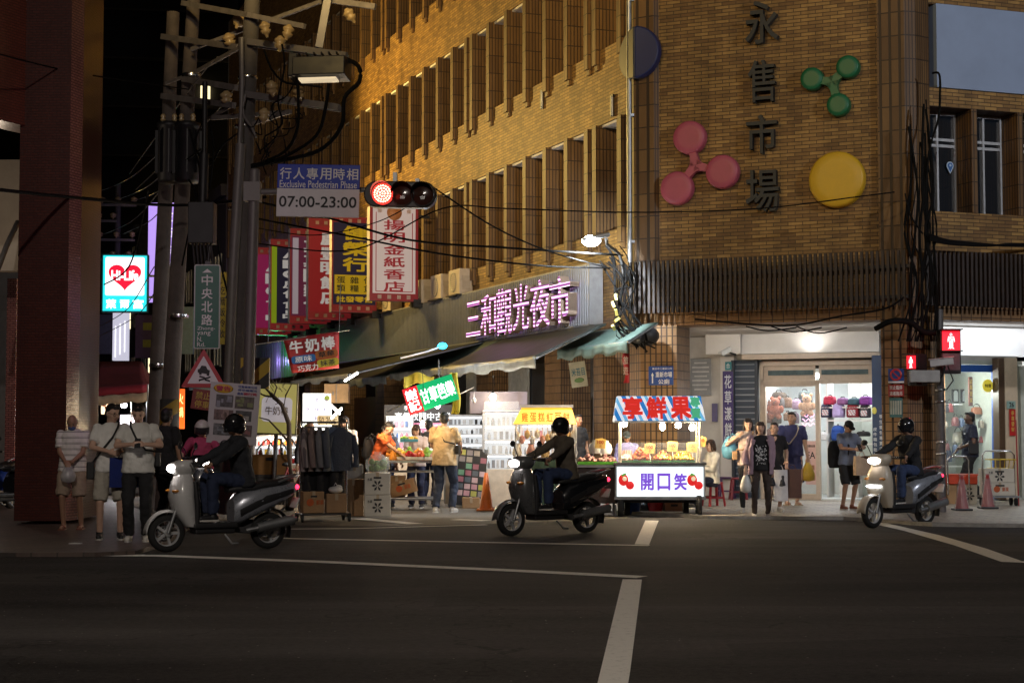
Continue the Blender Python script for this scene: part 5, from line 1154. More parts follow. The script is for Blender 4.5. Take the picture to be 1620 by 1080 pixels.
# ================================================================= vertical shop signs projecting from the long facade
EDGE = mat("sign_edge_pale", (.55, .52, .5), .45, .2)
RB = emi("sign_board_red", (.26, .018, .022), .25)
def projecting(pl, pr, py0, py1, wout, win, label, body):
    """pl = left edge pixel, seen face-on from the crossing; the sign stands out from the facade"""
    x, _ = FA.loc(pl, 420, -wout); dd = FA.w(x, -wout, 0).y; k = dd / F
    zt_, zb_ = FA.loc(pl, py0, -wout)[1], FA.loc(pl, py1, -wout)[1]
    t = thing("projecting_sign", label, "sign", FA.w(x, -(wout + win) / 2, (zt_ + zb_) / 2), A_ANG, "vertical signs along the brick facade")
    w_ = wout - win; h_ = zt_ - zb_
    mb = MB(); mb.box((0, .15, 0), (w_, .26, h_)); mb.build("casing", EDGE, t)
    for f in (.42, -.47): mb = MB(); mb.box((w_ / 2 + .15, .15, h_ * f), (.4, .06, .06)); mb.build("bracket", BLACK, t)
    mb = MB(); mb.box((w_ / 2 + .05, .15, -h_ / 2 - .04), (.35, .3, .2)); mb.build("mount_box", BLACK, t)
    def panel(x0, x1, z0, z1, m, y=.008, name="panel"):
        mb = MB(); mb.box(((x0 + x1) / 2 * w_, .016 - y, (z0 + z1) / 2 * h_), ((x1 - x0) * w_, .012, (z1 - z0) * h_)); return mb.build(name, m, t)
    panel(-.5, .5, -.5, .5, RB, .004, "border")
    mb = MB()
    for s in (1, -1):
        for i in range(4): mb = MB(); mb.box(((-.3 + .2 * i) * w_, -.004, s * .458 * h_), (.1, .012, .1)); mb.build("square_logo", mat("sign_pink_white", (.5, .38, .38), .5), t)
    body(t, w_, h_, panel); return t
WL, YL, RL = emi("sign_text_white", (.58, .56, .56), .32), emi("sign_text_yellow", (.55, .36, .01), .32), emi("sign_text_red", (.3, .012, .02), .32)
def sbody1(t, w_, h_, panel):
    panel(-.44, .44, -.42, .5, emi("sign_cream", (.62, .52, .5), .32), .012)
    mb = MB(); column_text(mb, "揚明金紙香店", 0, h_ * .36, w_ * .42, h_ * .105, h_ * .026, y=-.012, bold=.02)
    for a, b_ in ((-.38, -.37), (.37, .38)): mb.box(((a + b_) / 2 * w_, -.01, .02 * h_), (.02, .004, h_ * .84))
    mb.box((0, -.01, -.4 * h_), (.76 * w_, .004, .02)); mb.build("lettering", RL, t)
    mb = MB(); mb.lathe([(.001, 0), (.2, 0), (.2, .01)], (0, -.014, h_ * .44), 24, True, 'Y'); mb.build("round_mark", mat("mark_orange", (.5, .2, .08), .5), t)
def sbody2(t, w_, h_, panel):
    panel(-.47, .47, -.42, .44, emi("sign_navy", (.008, .008, .035), .32), .012); panel(-.44, .44, -.31, -.11, emi("sign_yellow", (.5, .33, .01), .32), .018)
    mb = MB(); column_text(mb, "健榮行", .03, h_ * .40, w_ * .55, h_ * .14, h_ * .025, y=-.014, bold=.03); letters(mb, "批發零售", 0, -h_ * .365, w_ * .8, h_ * .06, -.014, bold=.03); mb.build("lettering", YL, t)
    mb = MB()
    for i, ch in enumerate("蛋雜什類糧貨"): letters(mb, ch, (-.3 + .3 * (i % 3)) * w_, h_ * (-.165 - .085 * (i // 3)), w_ * .19, h_ * .07, -.02, bold=.01)
    mb.build("lettering", INK, t)
def sbody3(t, w_, h_, panel):
    panel(-.47, .47, -.42, .42, emi("sign_crimson", (.27, .01, .018), .32), .012); mb = MB(); column_text(mb, "慶豐明飯店", .0, h_ * .36, w_ * .42, h_ * .12, h_ * .025, y=-.014, bold=.04); mb.build("lettering", WL, t)
def sbody4(t, w_, h_, panel):
    panel(-.47, .47, -.42, .42, emi("sign_plum", (.12, .015, .05), .32), .012); panel(-.44, -.3, -.4, .4, emi("sign_lilac_bar", (.42, .36, .42), .32), .018)
    mb = MB(); column_text(mb, "真真口麵食", .05, h_ * .38, w_ * .4, h_ * .125, h_ * .03, y=-.014, bold=.04); mb.build("lettering", WL, t)
def sbody5(t, w_, h_, panel):
    panel(-.42, .47, -.42, .42, emi("sign_midnight", (.008, .008, .03), .32), .012); panel(-.47, -.34, -.42, .42, emi("sign_lime", (.25, .36, .01), .32), .018)
    mb = MB(); column_text(mb, "ABC皮包食品", .05, h_ * .38, w_ * .42, h_ * .085, h_ * .025, y=-.014, bold=.03); mb.build("lettering", WL, t)
def sbody6(t, w_, h_, panel):
    panel(-.47, .47, -.42, .42, emi("sign_magenta", (.28, .008, .09), .32), .012); mb = MB(); column_text(mb, "ABC食品", .1, h_ * .34, w_ * .5, h_ * .11, h_ * .03, y=-.014, bold=.03); mb.build("lettering", WL, t)
projecting(585, 657, 326, 475, 1.75, .45, "cream vertical sign with dark red characters nearest the traffic light", sbody1)
projecting(525, 592, 342, 493, 1.75, .45, "navy vertical sign with three big yellow characters", sbody2)
projecting(488, 555, 345, 505, 1.75, .45, "plain crimson vertical sign with bold white characters", sbody3)
projecting(459, 525, 361, 511, 1.75, .45, "plum vertical sign with a pale lilac stripe", sbody4)
projecting(428, 490, 378, 522, 1.75, .45, "midnight vertical sign with a lime green stripe", sbody5)
projecting(402, 460, 391, 529, 1.75, .45, "magenta vertical sign farthest along the facade", sbody6)
# air conditioners on the fascia ledge
ACB = mat("ac_beige", (.5, .43, .36), .5, var=.1)
def aircon(px0, px1, py0, py1, label):
    y = -.35; x1, zt_ = FA.loc(px1, (py0 + 0), y); x0, _ = FA.loc(px0, py0, y); zb_ = 4.72; zt_ = zb_ + .66
    xm = (x0 + x1) / 2; t = thing("air_conditioner", label, "air conditioner", FA.w(xm, y, zb_), FA.a, "air conditioners above the fascia")
    w_ = min(.85, x1 - x0); mb = MB(); mb.box((0, .15, .34), (w_, .34, .62)); mb.build("casing", ACB, t, bevel=.015)
    mb = MB()
    mb.lathe([(.22, 0), (.24, -.012), (.24, 0)], (-.05, -.022, .34), 20, False, 'Y')
    for i in range(9): mb.box((-.05, -.03, .14 + i * .05), (.44, .006, .008))
    mb.build("grille", STEEL, t)
    mb = MB(); mb.box((w_ / 2 + .004, .15, .3), (.012, .2, .34)); mb.box((w_ / 2 + .01, .05, .42), (.02, .03, .12)); mb.build("side_panel", mat("ac_side", (.42, .36, .3), .5), t)
    mb = MB(); mb.box((0, .1, .015), (w_, .4, .03)); mb.build("stand", BLACK, t)
for px0, px1, py0, lab in ((648, 673, 443, "air conditioner just past the cream vertical sign"), (678, 703, 440, "middle air conditioner above the grey fascia"), (706, 733, 450, "air conditioner closest to the lit letters"), (602, 622, 480, "air conditioner half behind the cream vertical sign")): aircon(px0, px1, py0, py0 + 40, lab)
t = thing("blue_spotlight", "small blue lit spotlight on a rod over the awnings", "lamp", D(700, 547, 35)); mb = MB(); mb.ell((0, 0, 0), (.1, .06, .07)); mb.build("lens", emi("blue_spot", (.02, .55, 1), 7), t); mb = MB(); mb.tube([(0, .05, 0), (-.35, .1, -.12), (-.9, .2, -.25)], .02); mb.build("arm", WHITE, t)
light("blue_spot_glow", 'POINT', D(700, 545, 34.7), 9, (.05, .4, 1), .06)
light("green_far_glow", 'POINT', FA.w(FA.loc(425, 555, -1.2)[0], -1.0, 4.3), 22, (.05, 1, .3), .1)
light("violet_far_glow", 'POINT', FA.w(FA.loc(408, 570, -1.2)[0], -1.0, 3.9), 18, (.45, .3, 1), .1)
t = thing("corrugated_panel", "corrugated sheet wall glowing green and violet behind the poles", "panel", FA.w(FA.loc(470, 570, -.4)[0], -.4, 3.3), FA.a)
mb = MB(); corrugated(mb, FA.loc(398, 570, -.4)[0] - FA.loc(470, 570, -.4)[0], 0, 0, 1.3, 0, .4, .06); mb.build("sheet", mat("grey_corrugated_shiny", (.4, .41, .44), .3, .5, var=.1), t)
mb = MB(); mb.box((FA.loc(398, 570, -.4)[0] / 2 - FA.loc(470, 570, -.4)[0] / 2, .1, 1.33), (FA.loc(470, 570, -.4)[0] - FA.loc(398, 570, -.4)[0], .2, .05)); mb.build("edge_trim", STEEL, t)
# hanging milk-stick banner
c = D(493, 558, 33); t = thing("hanging_banner", "tilted red banner advertising milk sticks above the clothes rack", "banner", c, R(2)); k = m2(33)
mb = MB()
def bf(u, v):
    x = (-43 + 86 * u + (1 - u) * (v) * -2) * k; z = (-36 + 58 * v + 12 * u - (1 - v) * (-4) * (1 - u)) * k
    return Vector((x + (1 - v) * (1 - u) * 12 * k, .03 * math.sin(u * 7), z))
mb.grid(bf, 14, 8); mb.build("cloth", mat("banner_red", (.33, .02, .022), .6, var=.12), t, solid=.008)
def bl(mb, s, u, v, w_, h_, b=.02): p = bf(u, v); letters(mb, s, p.x, p.z, w_ * k, h_ * k, -.05, .004, b, lean=R(8))
mb = MB(); bl(mb, "牛", .2, .72, 20, 19, .03); bl(mb, "奶", .5, .72, 21, 20, .03); bl(mb, "棒", .8, .72, 21, 20, .03); bl(mb, "巧克力", .36, .1, 32, 10, .02); mb.build("lettering", SW, t)
for (u, v, ww, col, s) in ((.3, .36, 38, (.02, .12, .35), "原味"), (.76, .42, 36, (.35, .1, .02), "草莓"), (.78, .18, 34, (.45, .4, .03), "抹茶")):
    p = bf(u, v); mb = MB(); mb.M = Matrix.Translation((p.x, -.045, p.z)) @ Euler((0, R(-8), 0)).to_matrix().to_4x4(); mb.prism(rrect(0, 0, ww * k, 12 * k, .05), 0, .006); o = mb.build("flavour_label", mat(f"label_{s}", col, .6), t)
    mb = MB(); letters(mb, s, p.x, p.z, ww * .7 * k, 9 * k, -.052, .004, .01, lean=R(8)); mb.build("lettering", SW if u < .7 else INK, o)
mb = MB(); a, b_ = bf(0, 1), bf(1, 1); mb.cyl(a + Vector((-.6, 0, -.12)), b_ + Vector((.2, 0, .03)), .012, n=6)
for p in (a + Vector((-.3, 0, -.06)), b_): mb.cyl(p + Vector((0, 0, 0)), p + Vector((0, .4, 1.0)), .008, n=5)
mb.build("rod", STEEL, t)

for i in range(13):
    px, py = 1218 + (i % 5) * 14 + rnd.uniform(-3, 3), (645, 668, 690)[i // 5] + rnd.uniform(-3, 3)
    soft_bag("handbag", px, py, rnd.uniform(9, 15), rnd.uniform(12, 18), CL("mixed_%d" % (i % 5), ((.2, .06, .04), (.06, .05, .05), (.28, .16, .1), (.3, .2, .3), (.05, .07, .12))[i % 5]), "small bag among the packed goods behind the glass door", YS + rnd.uniform(.3, .9), group="packed goods behind the bag shop's glass door")
for i in range(9):
    px, py = 1494 + (i % 5) * 15 + rnd.uniform(-3, 3), (676, 715)[i // 5] + rnd.uniform(-4, 4); x, z = FB.loc(px, py, YB + 1.2); tt = thing("handbag", "small bag crowded on the shelves of the blue framed shop", "bag", FB.w(x, YB + 1.2, z), FB.a, "bags crowding the blue framed shop"); k = m2(33.3); w2, h2 = rnd.uniform(8, 13) * k, rnd.uniform(9, 15) * k
    mb = MB(); mb.loft([[(math.copysign(abs(math.cos(a)) ** .6, math.cos(a)) * w2 / 2 * e, math.sin(a) * .08 * e, f * h2) for a in [math.pi * q / 6 for q in range(12)]] for f, e in ((0, .95), (.1, 1), (.8, .85), (1, .5))]); mb.build("body", mat("crowd_%d" % (i % 4), ((.3, .25, .2), (.12, .03, .03), (.06, .09, .16), (.03, .03, .03))[i % 4], .5), tt)
    mb = MB(); mb.tube([(math.cos(R(180 * q / 8)) * w2 * .3, 0, h2 * .95 + math.sin(R(180 * q / 8)) * h2 * .4) for q in range(9)], .007, 5); mb.build("handle", BLACK, tt)
for px, py, lab in ((967, 168, "short grey pipe stub on the brick band beneath the middle windows"), (856, 158, "small dark bracket on the brick band left of the pipe stub")):
    x, z = FA.loc(px, py, -.06); o = thing("pipe_stub", lab, "pipe", FA.w(x, -.04, z), FA.a); mb = MB(); mb.cyl((0, 0, -.2), (0, 0, .2), .04, n=10); mb.build("pipe", STEEL, o); mb = MB(); mb.box((0, .02, .2), (.12, .08, .05)); mb.build("clamp", BLACK, o)
# ================================================================= market stalls
def gz(px, py, z=0.0): return G(px, py, z)
BULB = emi("bulb_glow", (1, .70, .36), 420); BULBC = emi("bulb_glow_cool", (1, .76, .45), 420)
def bulb(px, py, d, label, m=BULB, r=.042, cord=.5, group=None):
    t = thing("light_bulb", label, "light bulb", D(px, py, d), 0, group)
    mb = MB(); mb.ell((0, 0, 0), (r, r, r * 1.15), 10, 8); mb.build("bulb", m, t)
    mb = MB(); mb.cyl((0, 0, r * .95), (0, 0, r + .06), .02, .018, 8); mb.build("socket", BLACK, t)
    mb = MB(); mb.tube([(0, 0, r + .05), (.02, 0, r + cord * .5), (0, .02, r + cord)], .006, 5); mb.build("cord", BLACK, t); return t
CARD = mat("cardboard", (.36, .22, .11), .8, var=.18, scale=3, bump=.15)
CARDW = mat("white_carton", (.62, .58, .5), .7, var=.12, scale=3)
CASTER = mat("caster_black", (.015, .015, .015), .6)
def caster(mb, x, y, z=.0, r=.05):
    mb.cyl((x - .015, y, z + r), (x + .015, y, z + r), r, n=12); mb.box((x, y + .01, z + r * 1.9), (.05, .06, r * 1.2))
def carton(p, w_, d_, h_, rz, m, label, mark=None, tilt=None, group=None):
    t = thing("carton", label, "carton", p, rz, group)
    if tilt: t.rotation_euler = tilt + (rz,) if len(tilt) == 2 else tilt
    mb = MB(); mb.box((0, 0, h_ / 2), (w_, d_, h_)); mb.build("body", m, t, bevel=.008)
    mb = MB(); mb.box((0, 0, h_ + .003), (.05, d_ + .004, .004)); mb.box((0, -d_ / 2 - .002, h_ - .05), (.05, .004, .1)); mb.build("tape", mat("parcel_tape", (.45, .36, .24), .3), t)
    if mark:
        mb = MB(); mb.box((0, -d_ / 2 - .003, h_ * .78), (w_ * .3, .004, .03)); mb.build("hand_hole", INK, t)
        mb = MB()
        if mark == "leaf":
            for i in range(6): a = R(60 * i); mb.prism([(math.cos(a) * .01, h_ * .42 + math.sin(a) * .01), (math.cos(a + .3) * .07, h_ * .42 + math.sin(a + .3) * .07), (math.cos(a) * .1, h_ * .42 + math.sin(a) * .1), (math.cos(a - .3) * .07, h_ * .42 + math.sin(a - .3) * .07)], -d_ / 2 - .006, -d_ / 2 - .001)
            letters(mb, "水果", -w_ * .3, h_ * .7, .08, .05, -d_ / 2 - .001)
        else: mb.prism([(math.cos(R(30 * i)) * .06 - .06, h_ * .5 + math.sin(R(30 * i)) * .06) for i in range(12)], -d_ / 2 - .006, -d_ / 2 - .001); letters(mb, "鮮果", .1, h_ * .5, .12, .08, -d_ / 2 - .001)
        mb.build("print", INK if mark == "leaf" else mat("print_orange", (.5, .1, .02), .6), t)
    return t

# ---- clothes rack
p = gz(511, 824, 0.004); dk = p.y; k = m2(dk)
t = thing("clothes_rack", "wheeled steel clothes rack loaded with jackets at the street edge", "clothes rack", p, R(18))
mb = MB()
for x in (-.38, .38):
    mb.cyl((x, 0, .14), (x, 0, 1.58), .017, n=8); mb.cyl((x, -.24, .13), (x, .24, .13), .018, n=8)
mb.cyl((-.38, 0, 1.58), (.38, 0, 1.58), .017, n=8); mb.cyl((-.42, .06, 1.5), (.42, .06, 1.5), .013, n=8)
mb.build("frame", CHROME, t)
mb = MB(); mb.box((0, 0, .12), (.8, .5, .03)); mb.build("base_tray", mat("tray_dark", (.05, .045, .04), .5), t)
for x in (-.38, .38):
    for y in (-.23, .23): mb = MB(); caster(mb, x, y); mb.build("caster", CASTER, t)
def hang(x, y, m, label, name="jacket", L=.72, w_=.46, sl=True, yaw=70, z=1.52, th=.06):
    q = t.location + Matrix.Rotation(t.rotation_euler.z, 3, 'Z') @ Vector((x, y, z))
    o = thing(name, label, "clothing", q, t.rotation_euler.z + R(yaw), "clothes hanging on the wheeled rack")
    mb = MB(); n = 14; rings = []
    for f, hw, ht_ in ((-.02, .05, .03), (-.07, .13, .04), (-.14, w_ / 2, th), (-.3, w_ / 2 * .95, th), (-L * .7, w_ / 2 * .97, th * 1.15), (-L, w_ / 2 * 1.02, th * 1.2)):
        rings.append([(math.cos(a) * hw + .01 * math.sin(f * 30), math.sin(a) * ht_ * (1 + .25 * math.sin(3 * a + f * 9)), f) for a in [2 * math.pi * i / n for i in range(n)]])
    mb.loft(rings)
    if sl:
        for s in (-1, 1): mb.tube([(s * w_ * .44, 0, -.15), (s * w_ * .56, -.02, -.38), (s * w_ * .56, -.04, -.66)], .058, 8, .05)
    mb.build("garment", m, o)
    mb = MB(); mb.tube([(-.16, 0, -.1), (0, 0, -.02), (.16, 0, -.1)], .008, 5); mb.tube([(0, 0, -.02), (0, 0, .03), (.02, 0, .06), (.0, 0, .085), (-.02, 0, .065)], .004, 5); mb.build("hanger", BLACK, o)
denim = mat("cloth_denim", (.07, .10, .16), .85, var=.3, scale=14, bump=.4); gst = stripemat("cloth_grey_stripe", [(0, (.3, .26, .26)), (.5, (.12, .10, .11))], 0, .06, 0, .9)
for i, (m, lab) in enumerate(((gst, "pale striped shirt hung at the rack's outer end"), (mat("cloth_taupe", (.2, .15, .14), .9, bump=.4), "taupe jacket second from the rack's outer end"), (mat("cloth_grey", (.16, .16, .17), .9, bump=.4), "mid grey jacket in the middle of the rack"),
                              (mat("cloth_slate", (.08, .09, .11), .9, bump=.4), "slate coloured jacket against the denim one"), (denim, "blue denim jacket filling the middle of the rack"), (mat("cloth_inky", (.04, .05, .075), .9, bump=.4), "inky blue jacket at the rack's inner end"))):
    hang(-.31 + i * .12, 0, m, lab, yaw=75 if i < 4 else 18)
for i, x in enumerate((-.2, .02, .24)): hang(x, .05, mat(f"cloth_black_{i}", (.012, .012, .015), .9, bump=.4), ("black trousers below the pale striped shirt", "black trousers below the denim jacket", "black trousers by the bare steel upright")[i], "trousers", .62, .3, False, 30, .98)
Rk = Matrix.Rotation(R(18), 3, 'Z')
carton(p + Rk @ Vector((-.2, -.02, .14)), .34, .34, .34, R(22), CARD, "brown carton at the base of the clothes rack's outer end", "dot")
carton(p + Rk @ Vector((.19, -.05, .14)), .32, .3, .3, R(14), CARD, "brown open carton under the black trousers", None)
tt = thing("plastic_bag", "white plastic bag on the carton under the clothes rack", "bag", p + Rk @ Vector((.19, -.05, .45))); mb = MB(); mb.ell((0, 0, .05), (.12, .1, .06)); mb.ell((.05, .02, .08), (.06, .05, .05)); mb.build("bag", mat("bag_white", (.6, .6, .58), .4, bump=.6, bscale=14), tt); mb = MB(); mb.tube([(-.03, 0, .1), (0, 0, .16), (.04, 0, .1)], .01, 5); mb.build("handle", mat("bag_white", (.6, .6, .58), .4), tt)
# ---- cartons and greens
q = gz(597, 816, .004)
carton(q, .44, .4, .365, R(6), CARDW, "lower white fruit carton with a dark leaf mark", "leaf"); carton(q + Vector((0, .01, .37)), .43, .4, .365, R(4), CARDW, "upper white fruit carton carrying the bag of greens", "leaf")
carton(q + Vector((-.42, .12, 0)), .34, .36, .62, R(6), CARD, "tall brown carton left beside the white fruit cartons", None)
carton(q + Vector((-.42, .1, .63)), .3, .3, .24, R(12), CARDW, "small pale carton on the tall brown one", None)
t = thing("greens_bag", "clear plastic bag stuffed with green guavas on the white cartons", "bag", q + Vector((0, 0, .745)))
mb = MB()
for i in range(16): a = rnd.uniform(0, 6.28); r = rnd.uniform(0, .14); mb.ell((math.cos(a) * r, math.sin(a) * r, .06 + rnd.uniform(0, .12)), .055, 8, 6)
mb.build("guava", mat("guava_green", (.16, .28, .06), .45, var=.3), t); mb = MB(); mb.lathe([(.16, 0), (.21, .08), (.2, .2), (.12, .28), (.05, .31), (.07, .34)], (0, 0, 0), 16); mb.build("film", mat("clear_film", (.9, .9, .85), .15, var=0, alpha=.28), t)
# ---- fruit table on casters
q = gz(652, 806, .004); TB = thing("fruit_table", "wheeled fruit table with cut fruit and shelves of steel rods", "table", q, R(-4))
mb = MB(); mb.box((0, 0, .89), (.98, .75, .05)); mb.build("table_top", mat("table_wood", (.2, .13, .08), .5, var=.2), TB, bevel=.008)
mb = MB(); mb.box((0, -.375, .885), (1.0, .01, .04)); mb.build("edge_trim", CHROME, TB)
for x in (-.45, .45):
    for y in (-.33, .33):
        mb = MB(); mb.cyl((x, y, .1), (x, y, .87), .018, n=8); mb.build("leg", STEEL, TB); mb = MB(); caster(mb, x, y); mb.build("caster", CASTER, TB)
mb = MB()
for z in (.22, .7):
    mb.cyl((-.45, -.33, z), (.45, -.33, z), .014, n=6); mb.cyl((-.45, .33, z), (.45, .33, z), .014, n=6)
    for x in (-.45, .45): mb.cyl((x, -.33, z), (x, .33, z), .014, n=6)
mb.box((0, 0, .2), (.9, .66, .02)); mb.build("stretcher", STEEL, TB)
def fruit_tray(loc, w_, d_, h_, tray_m, fruits, label, r=.04, n=40, rz=0.0, cat="fruit tray"):
    o = thing("fruit_tray", label, cat, loc, rz); mb = MB(); mb.box((0, 0, .012), (w_, d_, .024))
    for s in (-1, 1): mb.box((s * w_ / 2, 0, .03), (.012, d_ + .012, .05)); mb.box((0, s * d_ / 2, .03), (w_ - .012, .012, .05))
    mb.build("tray", tray_m, o, bevel=.004)
    mb = MB(); per = max(1, n // len(fruits))
    for j, m in enumerate(fruits):
        mb.cur = j
        for i in range(per):
            u, v = rnd.uniform(-1, 1), rnd.uniform(-1, 1); x = (-w_ / 2 + w_ * (j + .5 + .46 * u) / len(fruits)); y = v * (d_ / 2 - r); mb.ell((x, y, .03 + r + (1 - max(abs(u), abs(v)) ** 1.5) * h_ * rnd.random()), r * rnd.uniform(.85, 1.15), 7, 5)
    f = mb.build("fruit", fruits, o); f["kind"] = "stuff"; return o
FY, FRED, FGRN, FORA, FPNK, FTOM = (mat("fruit_yellow", (.65, .42, .04), .35), mat("fruit_red", (.5, .03, .03), .25), mat("fruit_green", (.2, .38, .05), .4), mat("fruit_orange", (.65, .25, .03), .4), mat("fruit_pink", (.6, .3, .26), .4), mat("fruit_tomato", (.55, .08, .02), .2))
TRW, TRG, TRB = mat("tray_white", (.65, .63, .58), .4), mat("tray_green", (.1, .38, .03), .4), mat("tray_teal", (.05, .25, .32), .4)
def on(tb, x, y, z): return tb.location + Matrix.Rotation(tb.rotation_euler.z, 3, 'Z') @ Vector((x, y, z))
fruit_tray(on(TB, -.3, -.1, .916), .34, .4, .12, TRW, [FORA, FY], "white tray of orange and yellow fruit on the wheeled table", .045, 60)
fruit_tray(on(TB, .06, -.12, .916), .32, .38, .08, TRW, [FRED, FTOM], "white tray heaped with red fruit on the wheeled table", .04, 60)
fruit_tray(on(TB, .36, -.1, .916), .22, .38, .05, TRW, [FGRN, FPNK], "narrow tray of pale cut guava at the table's end", .035, 40)
fruit_tray(on(TB, .1, .22, .916), .5, .22, .16, TRW, [FGRN, FORA, FGRN], "back tray with leafy greens on the wheeled table", .045, 50)
for i in range(4):
    x = -.3 + i * .2; o = thing("juice_cup", ("orange", "pale", "amber", "green")[i] + " clear drink cup standing at the back of the fruit table", "cup", on(TB, x, .34, .916)); mb = MB(); mb.lathe([(.035, 0), (.05, .16), (.05, .17)], (0, 0, 0), 12); mb.build("cup", mat(f"juice_{i}", ((.6, .25, .03), (.6, .55, .4), (.55, .35, .06), (.25, .4, .1))[i], .2), o); mb = MB(); mb.lathe([(.052, .17), (.03, .2), (.01, .21)], (0, 0, 0), 12); mb.build("lid", WHITE, o)
carton(on(TB, -.12, -.05, .28), .46, .3, .26, R(0), CARD, "brown carton tipped over on the table's lower shelf", "dot", (0, R(-16), R(-4)))
carton(on(TB, -.3, .16, .22), .3, .3, .4, R(0), CARD, "brown carton behind the tipped one on the lower shelf", None)
o = thing("orange_bag", "plastic bag coloured as if lit orange hanging at the fruit table", "bag", D(622, 722, 30.2)); mb = MB(); mb.lathe([(.02, -.12), (.075, -.1), (.08, -.03), (.05, .05), (.02, .1)], (0, 0, 0), 12); mb.build("bag", mat("orange_lit_film", (.65, .25, .03), .3, alpha=.9), o); mb = MB(); mb.tube([(-.04, 0, .1), (-.02, 0, .2), (.03, 0, .2), (.05, 0, .1)], .008, 5); mb.build("handle", mat("orange_lit_film", (.65, .25, .03), .3), o)  # orange light on the bag is put into its film colour
bulb(668, 668, 28.9, "warm bulb hanging over the fruit table behind the tilted sign", BULB, .03, .9)
# tilted lit guava sign
c = D(681, 624, 29.2); k = m2(29.2); t = thing("lit_sign", "tilted red and green lit guava sign over the fruit table", "sign", c, R(-3)); t.rotation_euler = (0, R(-18), R(-3))
mb = MB(); mb.box((-29 * k, .03, 0), (24 * k, .05, 42 * k)); mb.build("red_panel", emi("lit_red", (.75, .02, .03), .75), t, bevel=.004)
mb = MB(); mb.box((12.2 * k, .03, .0), (58 * k, .05, 42 * k)); mb.build("green_panel", emi("lit_green", (.0, .42, .14), .75), t, bevel=.004)
LW = emi("lit_letter", (.92, 1, .95), 2.2)
mb = MB(); letters(mb, "謝", -29 * k, 9 * k, 18 * k, 16 * k, 0, .006, .015); letters(mb, "記", -29 * k, -9 * k, 18 * k, 16 * k, 0, .006, .015)
for i, ch in enumerate("甘草芭樂"): letters(mb, ch, (-9 + 14 * i) * k, 0, 12.5 * k, 23 * k, 0, .006, .02)
mb.build("lettering", LW, t)
mb = MB(); mb.cyl((-41 * k, .05, 0), (-75 * k, .1, -.05), .012, n=6); mb.cyl((20 * k, .06, 20 * k), (26 * k, .4, 50 * k), .012, n=6); mb.build("rod", STEEL, t)
t = thing("yellow_flag", "yellow cloth hanging behind the tilted guava sign", "cloth", D(720, 622, 30)); mb = MB(); mb.grid(lambda u, v: Vector(((u - .5) * .14 + .03 * math.sin(v * 5), .04 * math.sin(u * 6), (v - .5) * .75)), 5, 10); tt = mb.build("cloth", mat("yellow_cloth", (.6, .48, .05), .7), t, solid=.006)
t = thing("yellow_flag", "yellow tarp edge under the drooping green awning", "cloth", D(663, 601, 33)); mb = MB(); mb.grid(lambda u, v: Vector(((u - .5) * .6, .06 * math.sin(u * 9), (v - .5) * .22 - .05 * math.cos(u * 7))), 12, 4); mb.build("cloth", mat("yellow_cloth", (.6, .48, .05), .7), t, solid=.006)

# ---- phone repair stall
PL = mat("dark_panel", (.03, .03, .035), .5); LEDW = emi("led_white", (.96, .98, 1), 2.6); BACKL = emi("lit_back", (.92, .96, 1), .42, (.7, .72, .74))
def lit_shelf(name, label, px0, py0, px1, py1, d, rows, items, base=None, gz_=0.004, rz=0.0):
    k = m2(d); w_ = (px1 - px0) * k; top = D((px0 + px1) / 2, py0, d).z; c = D((px0 + px1) / 2, 700, d); c.z = gz_
    t = thing(name, label, "display stand", c, rz); h0 = D(0, py1, d).z - gz_; H_ = top - gz_
    mb = MB(); mb.box((0, .42, (H_ + h0) / 2), (w_, .04, H_ - h0)); mb.build("back_panel", BACKL, t)
    mb = MB(); mb.box((0, .22, h0 / 2), (w_, .44, h0)); mb.build("cabinet", base or mat("cream_panel", (.6, .52, .42), .6), t, bevel=.006)
    mb = MB()
    for s in (-1, 1): mb.box((s * w_ / 2, .2, H_ / 2), (.03, .42, H_))
    mb.box((0, .2, H_ + .015), (w_ + .04, .44, .03)); mb.build("frame", ALU, t)
    mb = MB()
    for i in range(rows): mb.box((0, .2, h0 + (i + .02) * (H_ - h0) / rows), (w_ - .03, .4, .015))
    mb.build("shelf", SHF, t)
    mb = MB()
    for i in range(rows): mb.box((0, .05, h0 + (i + 1) * (H_ - h0) / rows - .03), (w_ - .06, .025, .015))
    mb.build("led_strip", LEDW, t)
    for i in range(rows):
        z = h0 + (i + .02) * (H_ - h0) / rows + .01; hh = (H_ - h0) / rows; x = -w_ / 2 + .06
        while x < w_ / 2 - .06:
            wv = rnd.uniform(.05, .1); mb = MB(); m = rnd.choice(items)
            if rnd.random() < .6: mb.box((x + wv / 2, .16 + rnd.uniform(0, .1), z + hh * .3), (wv * .8, .03, hh * .55)); mb.box((x + wv / 2, .14, z + hh * .3), (wv * .6, .012, hh * .4))
            else: mb.lathe([(wv * .35, 0), (wv * .38, hh * .3), (wv * .15, hh * .42), (wv * .15, hh * .5)], (x + wv / 2, .2, z), 10)
            mb.build("packet", m, t); x += wv + rnd.uniform(.01, .04)
    return t
IT = [mat("item_white", (.7, .7, .7), .4), mat("item_black", (.03, .03, .035), .3), mat("item_grey", (.35, .36, .38), .4), mat("item_blue", (.06, .15, .4), .4), mat("item_pink", (.6, .25, .35), .4)]
lit_shelf("display_shelf", "brightly lit shelf of phone cases behind the orange shirted man", 612, 660, 652, 728, 34.5, 4, IT)
lit_shelf("display_shelf", "brightly lit white shelf of phones beside the beige shirted man", 704, 658, 764, 716, 33.0, 4, [IT[0], IT[1], IT[0], IT[2]])
lit_shelf("display_shelf", "lit shelf of phone cases behind the stall girl", 653, 674, 703, 726, 34.8, 3, [IT[4], IT[0], IT[3], IT[0]])
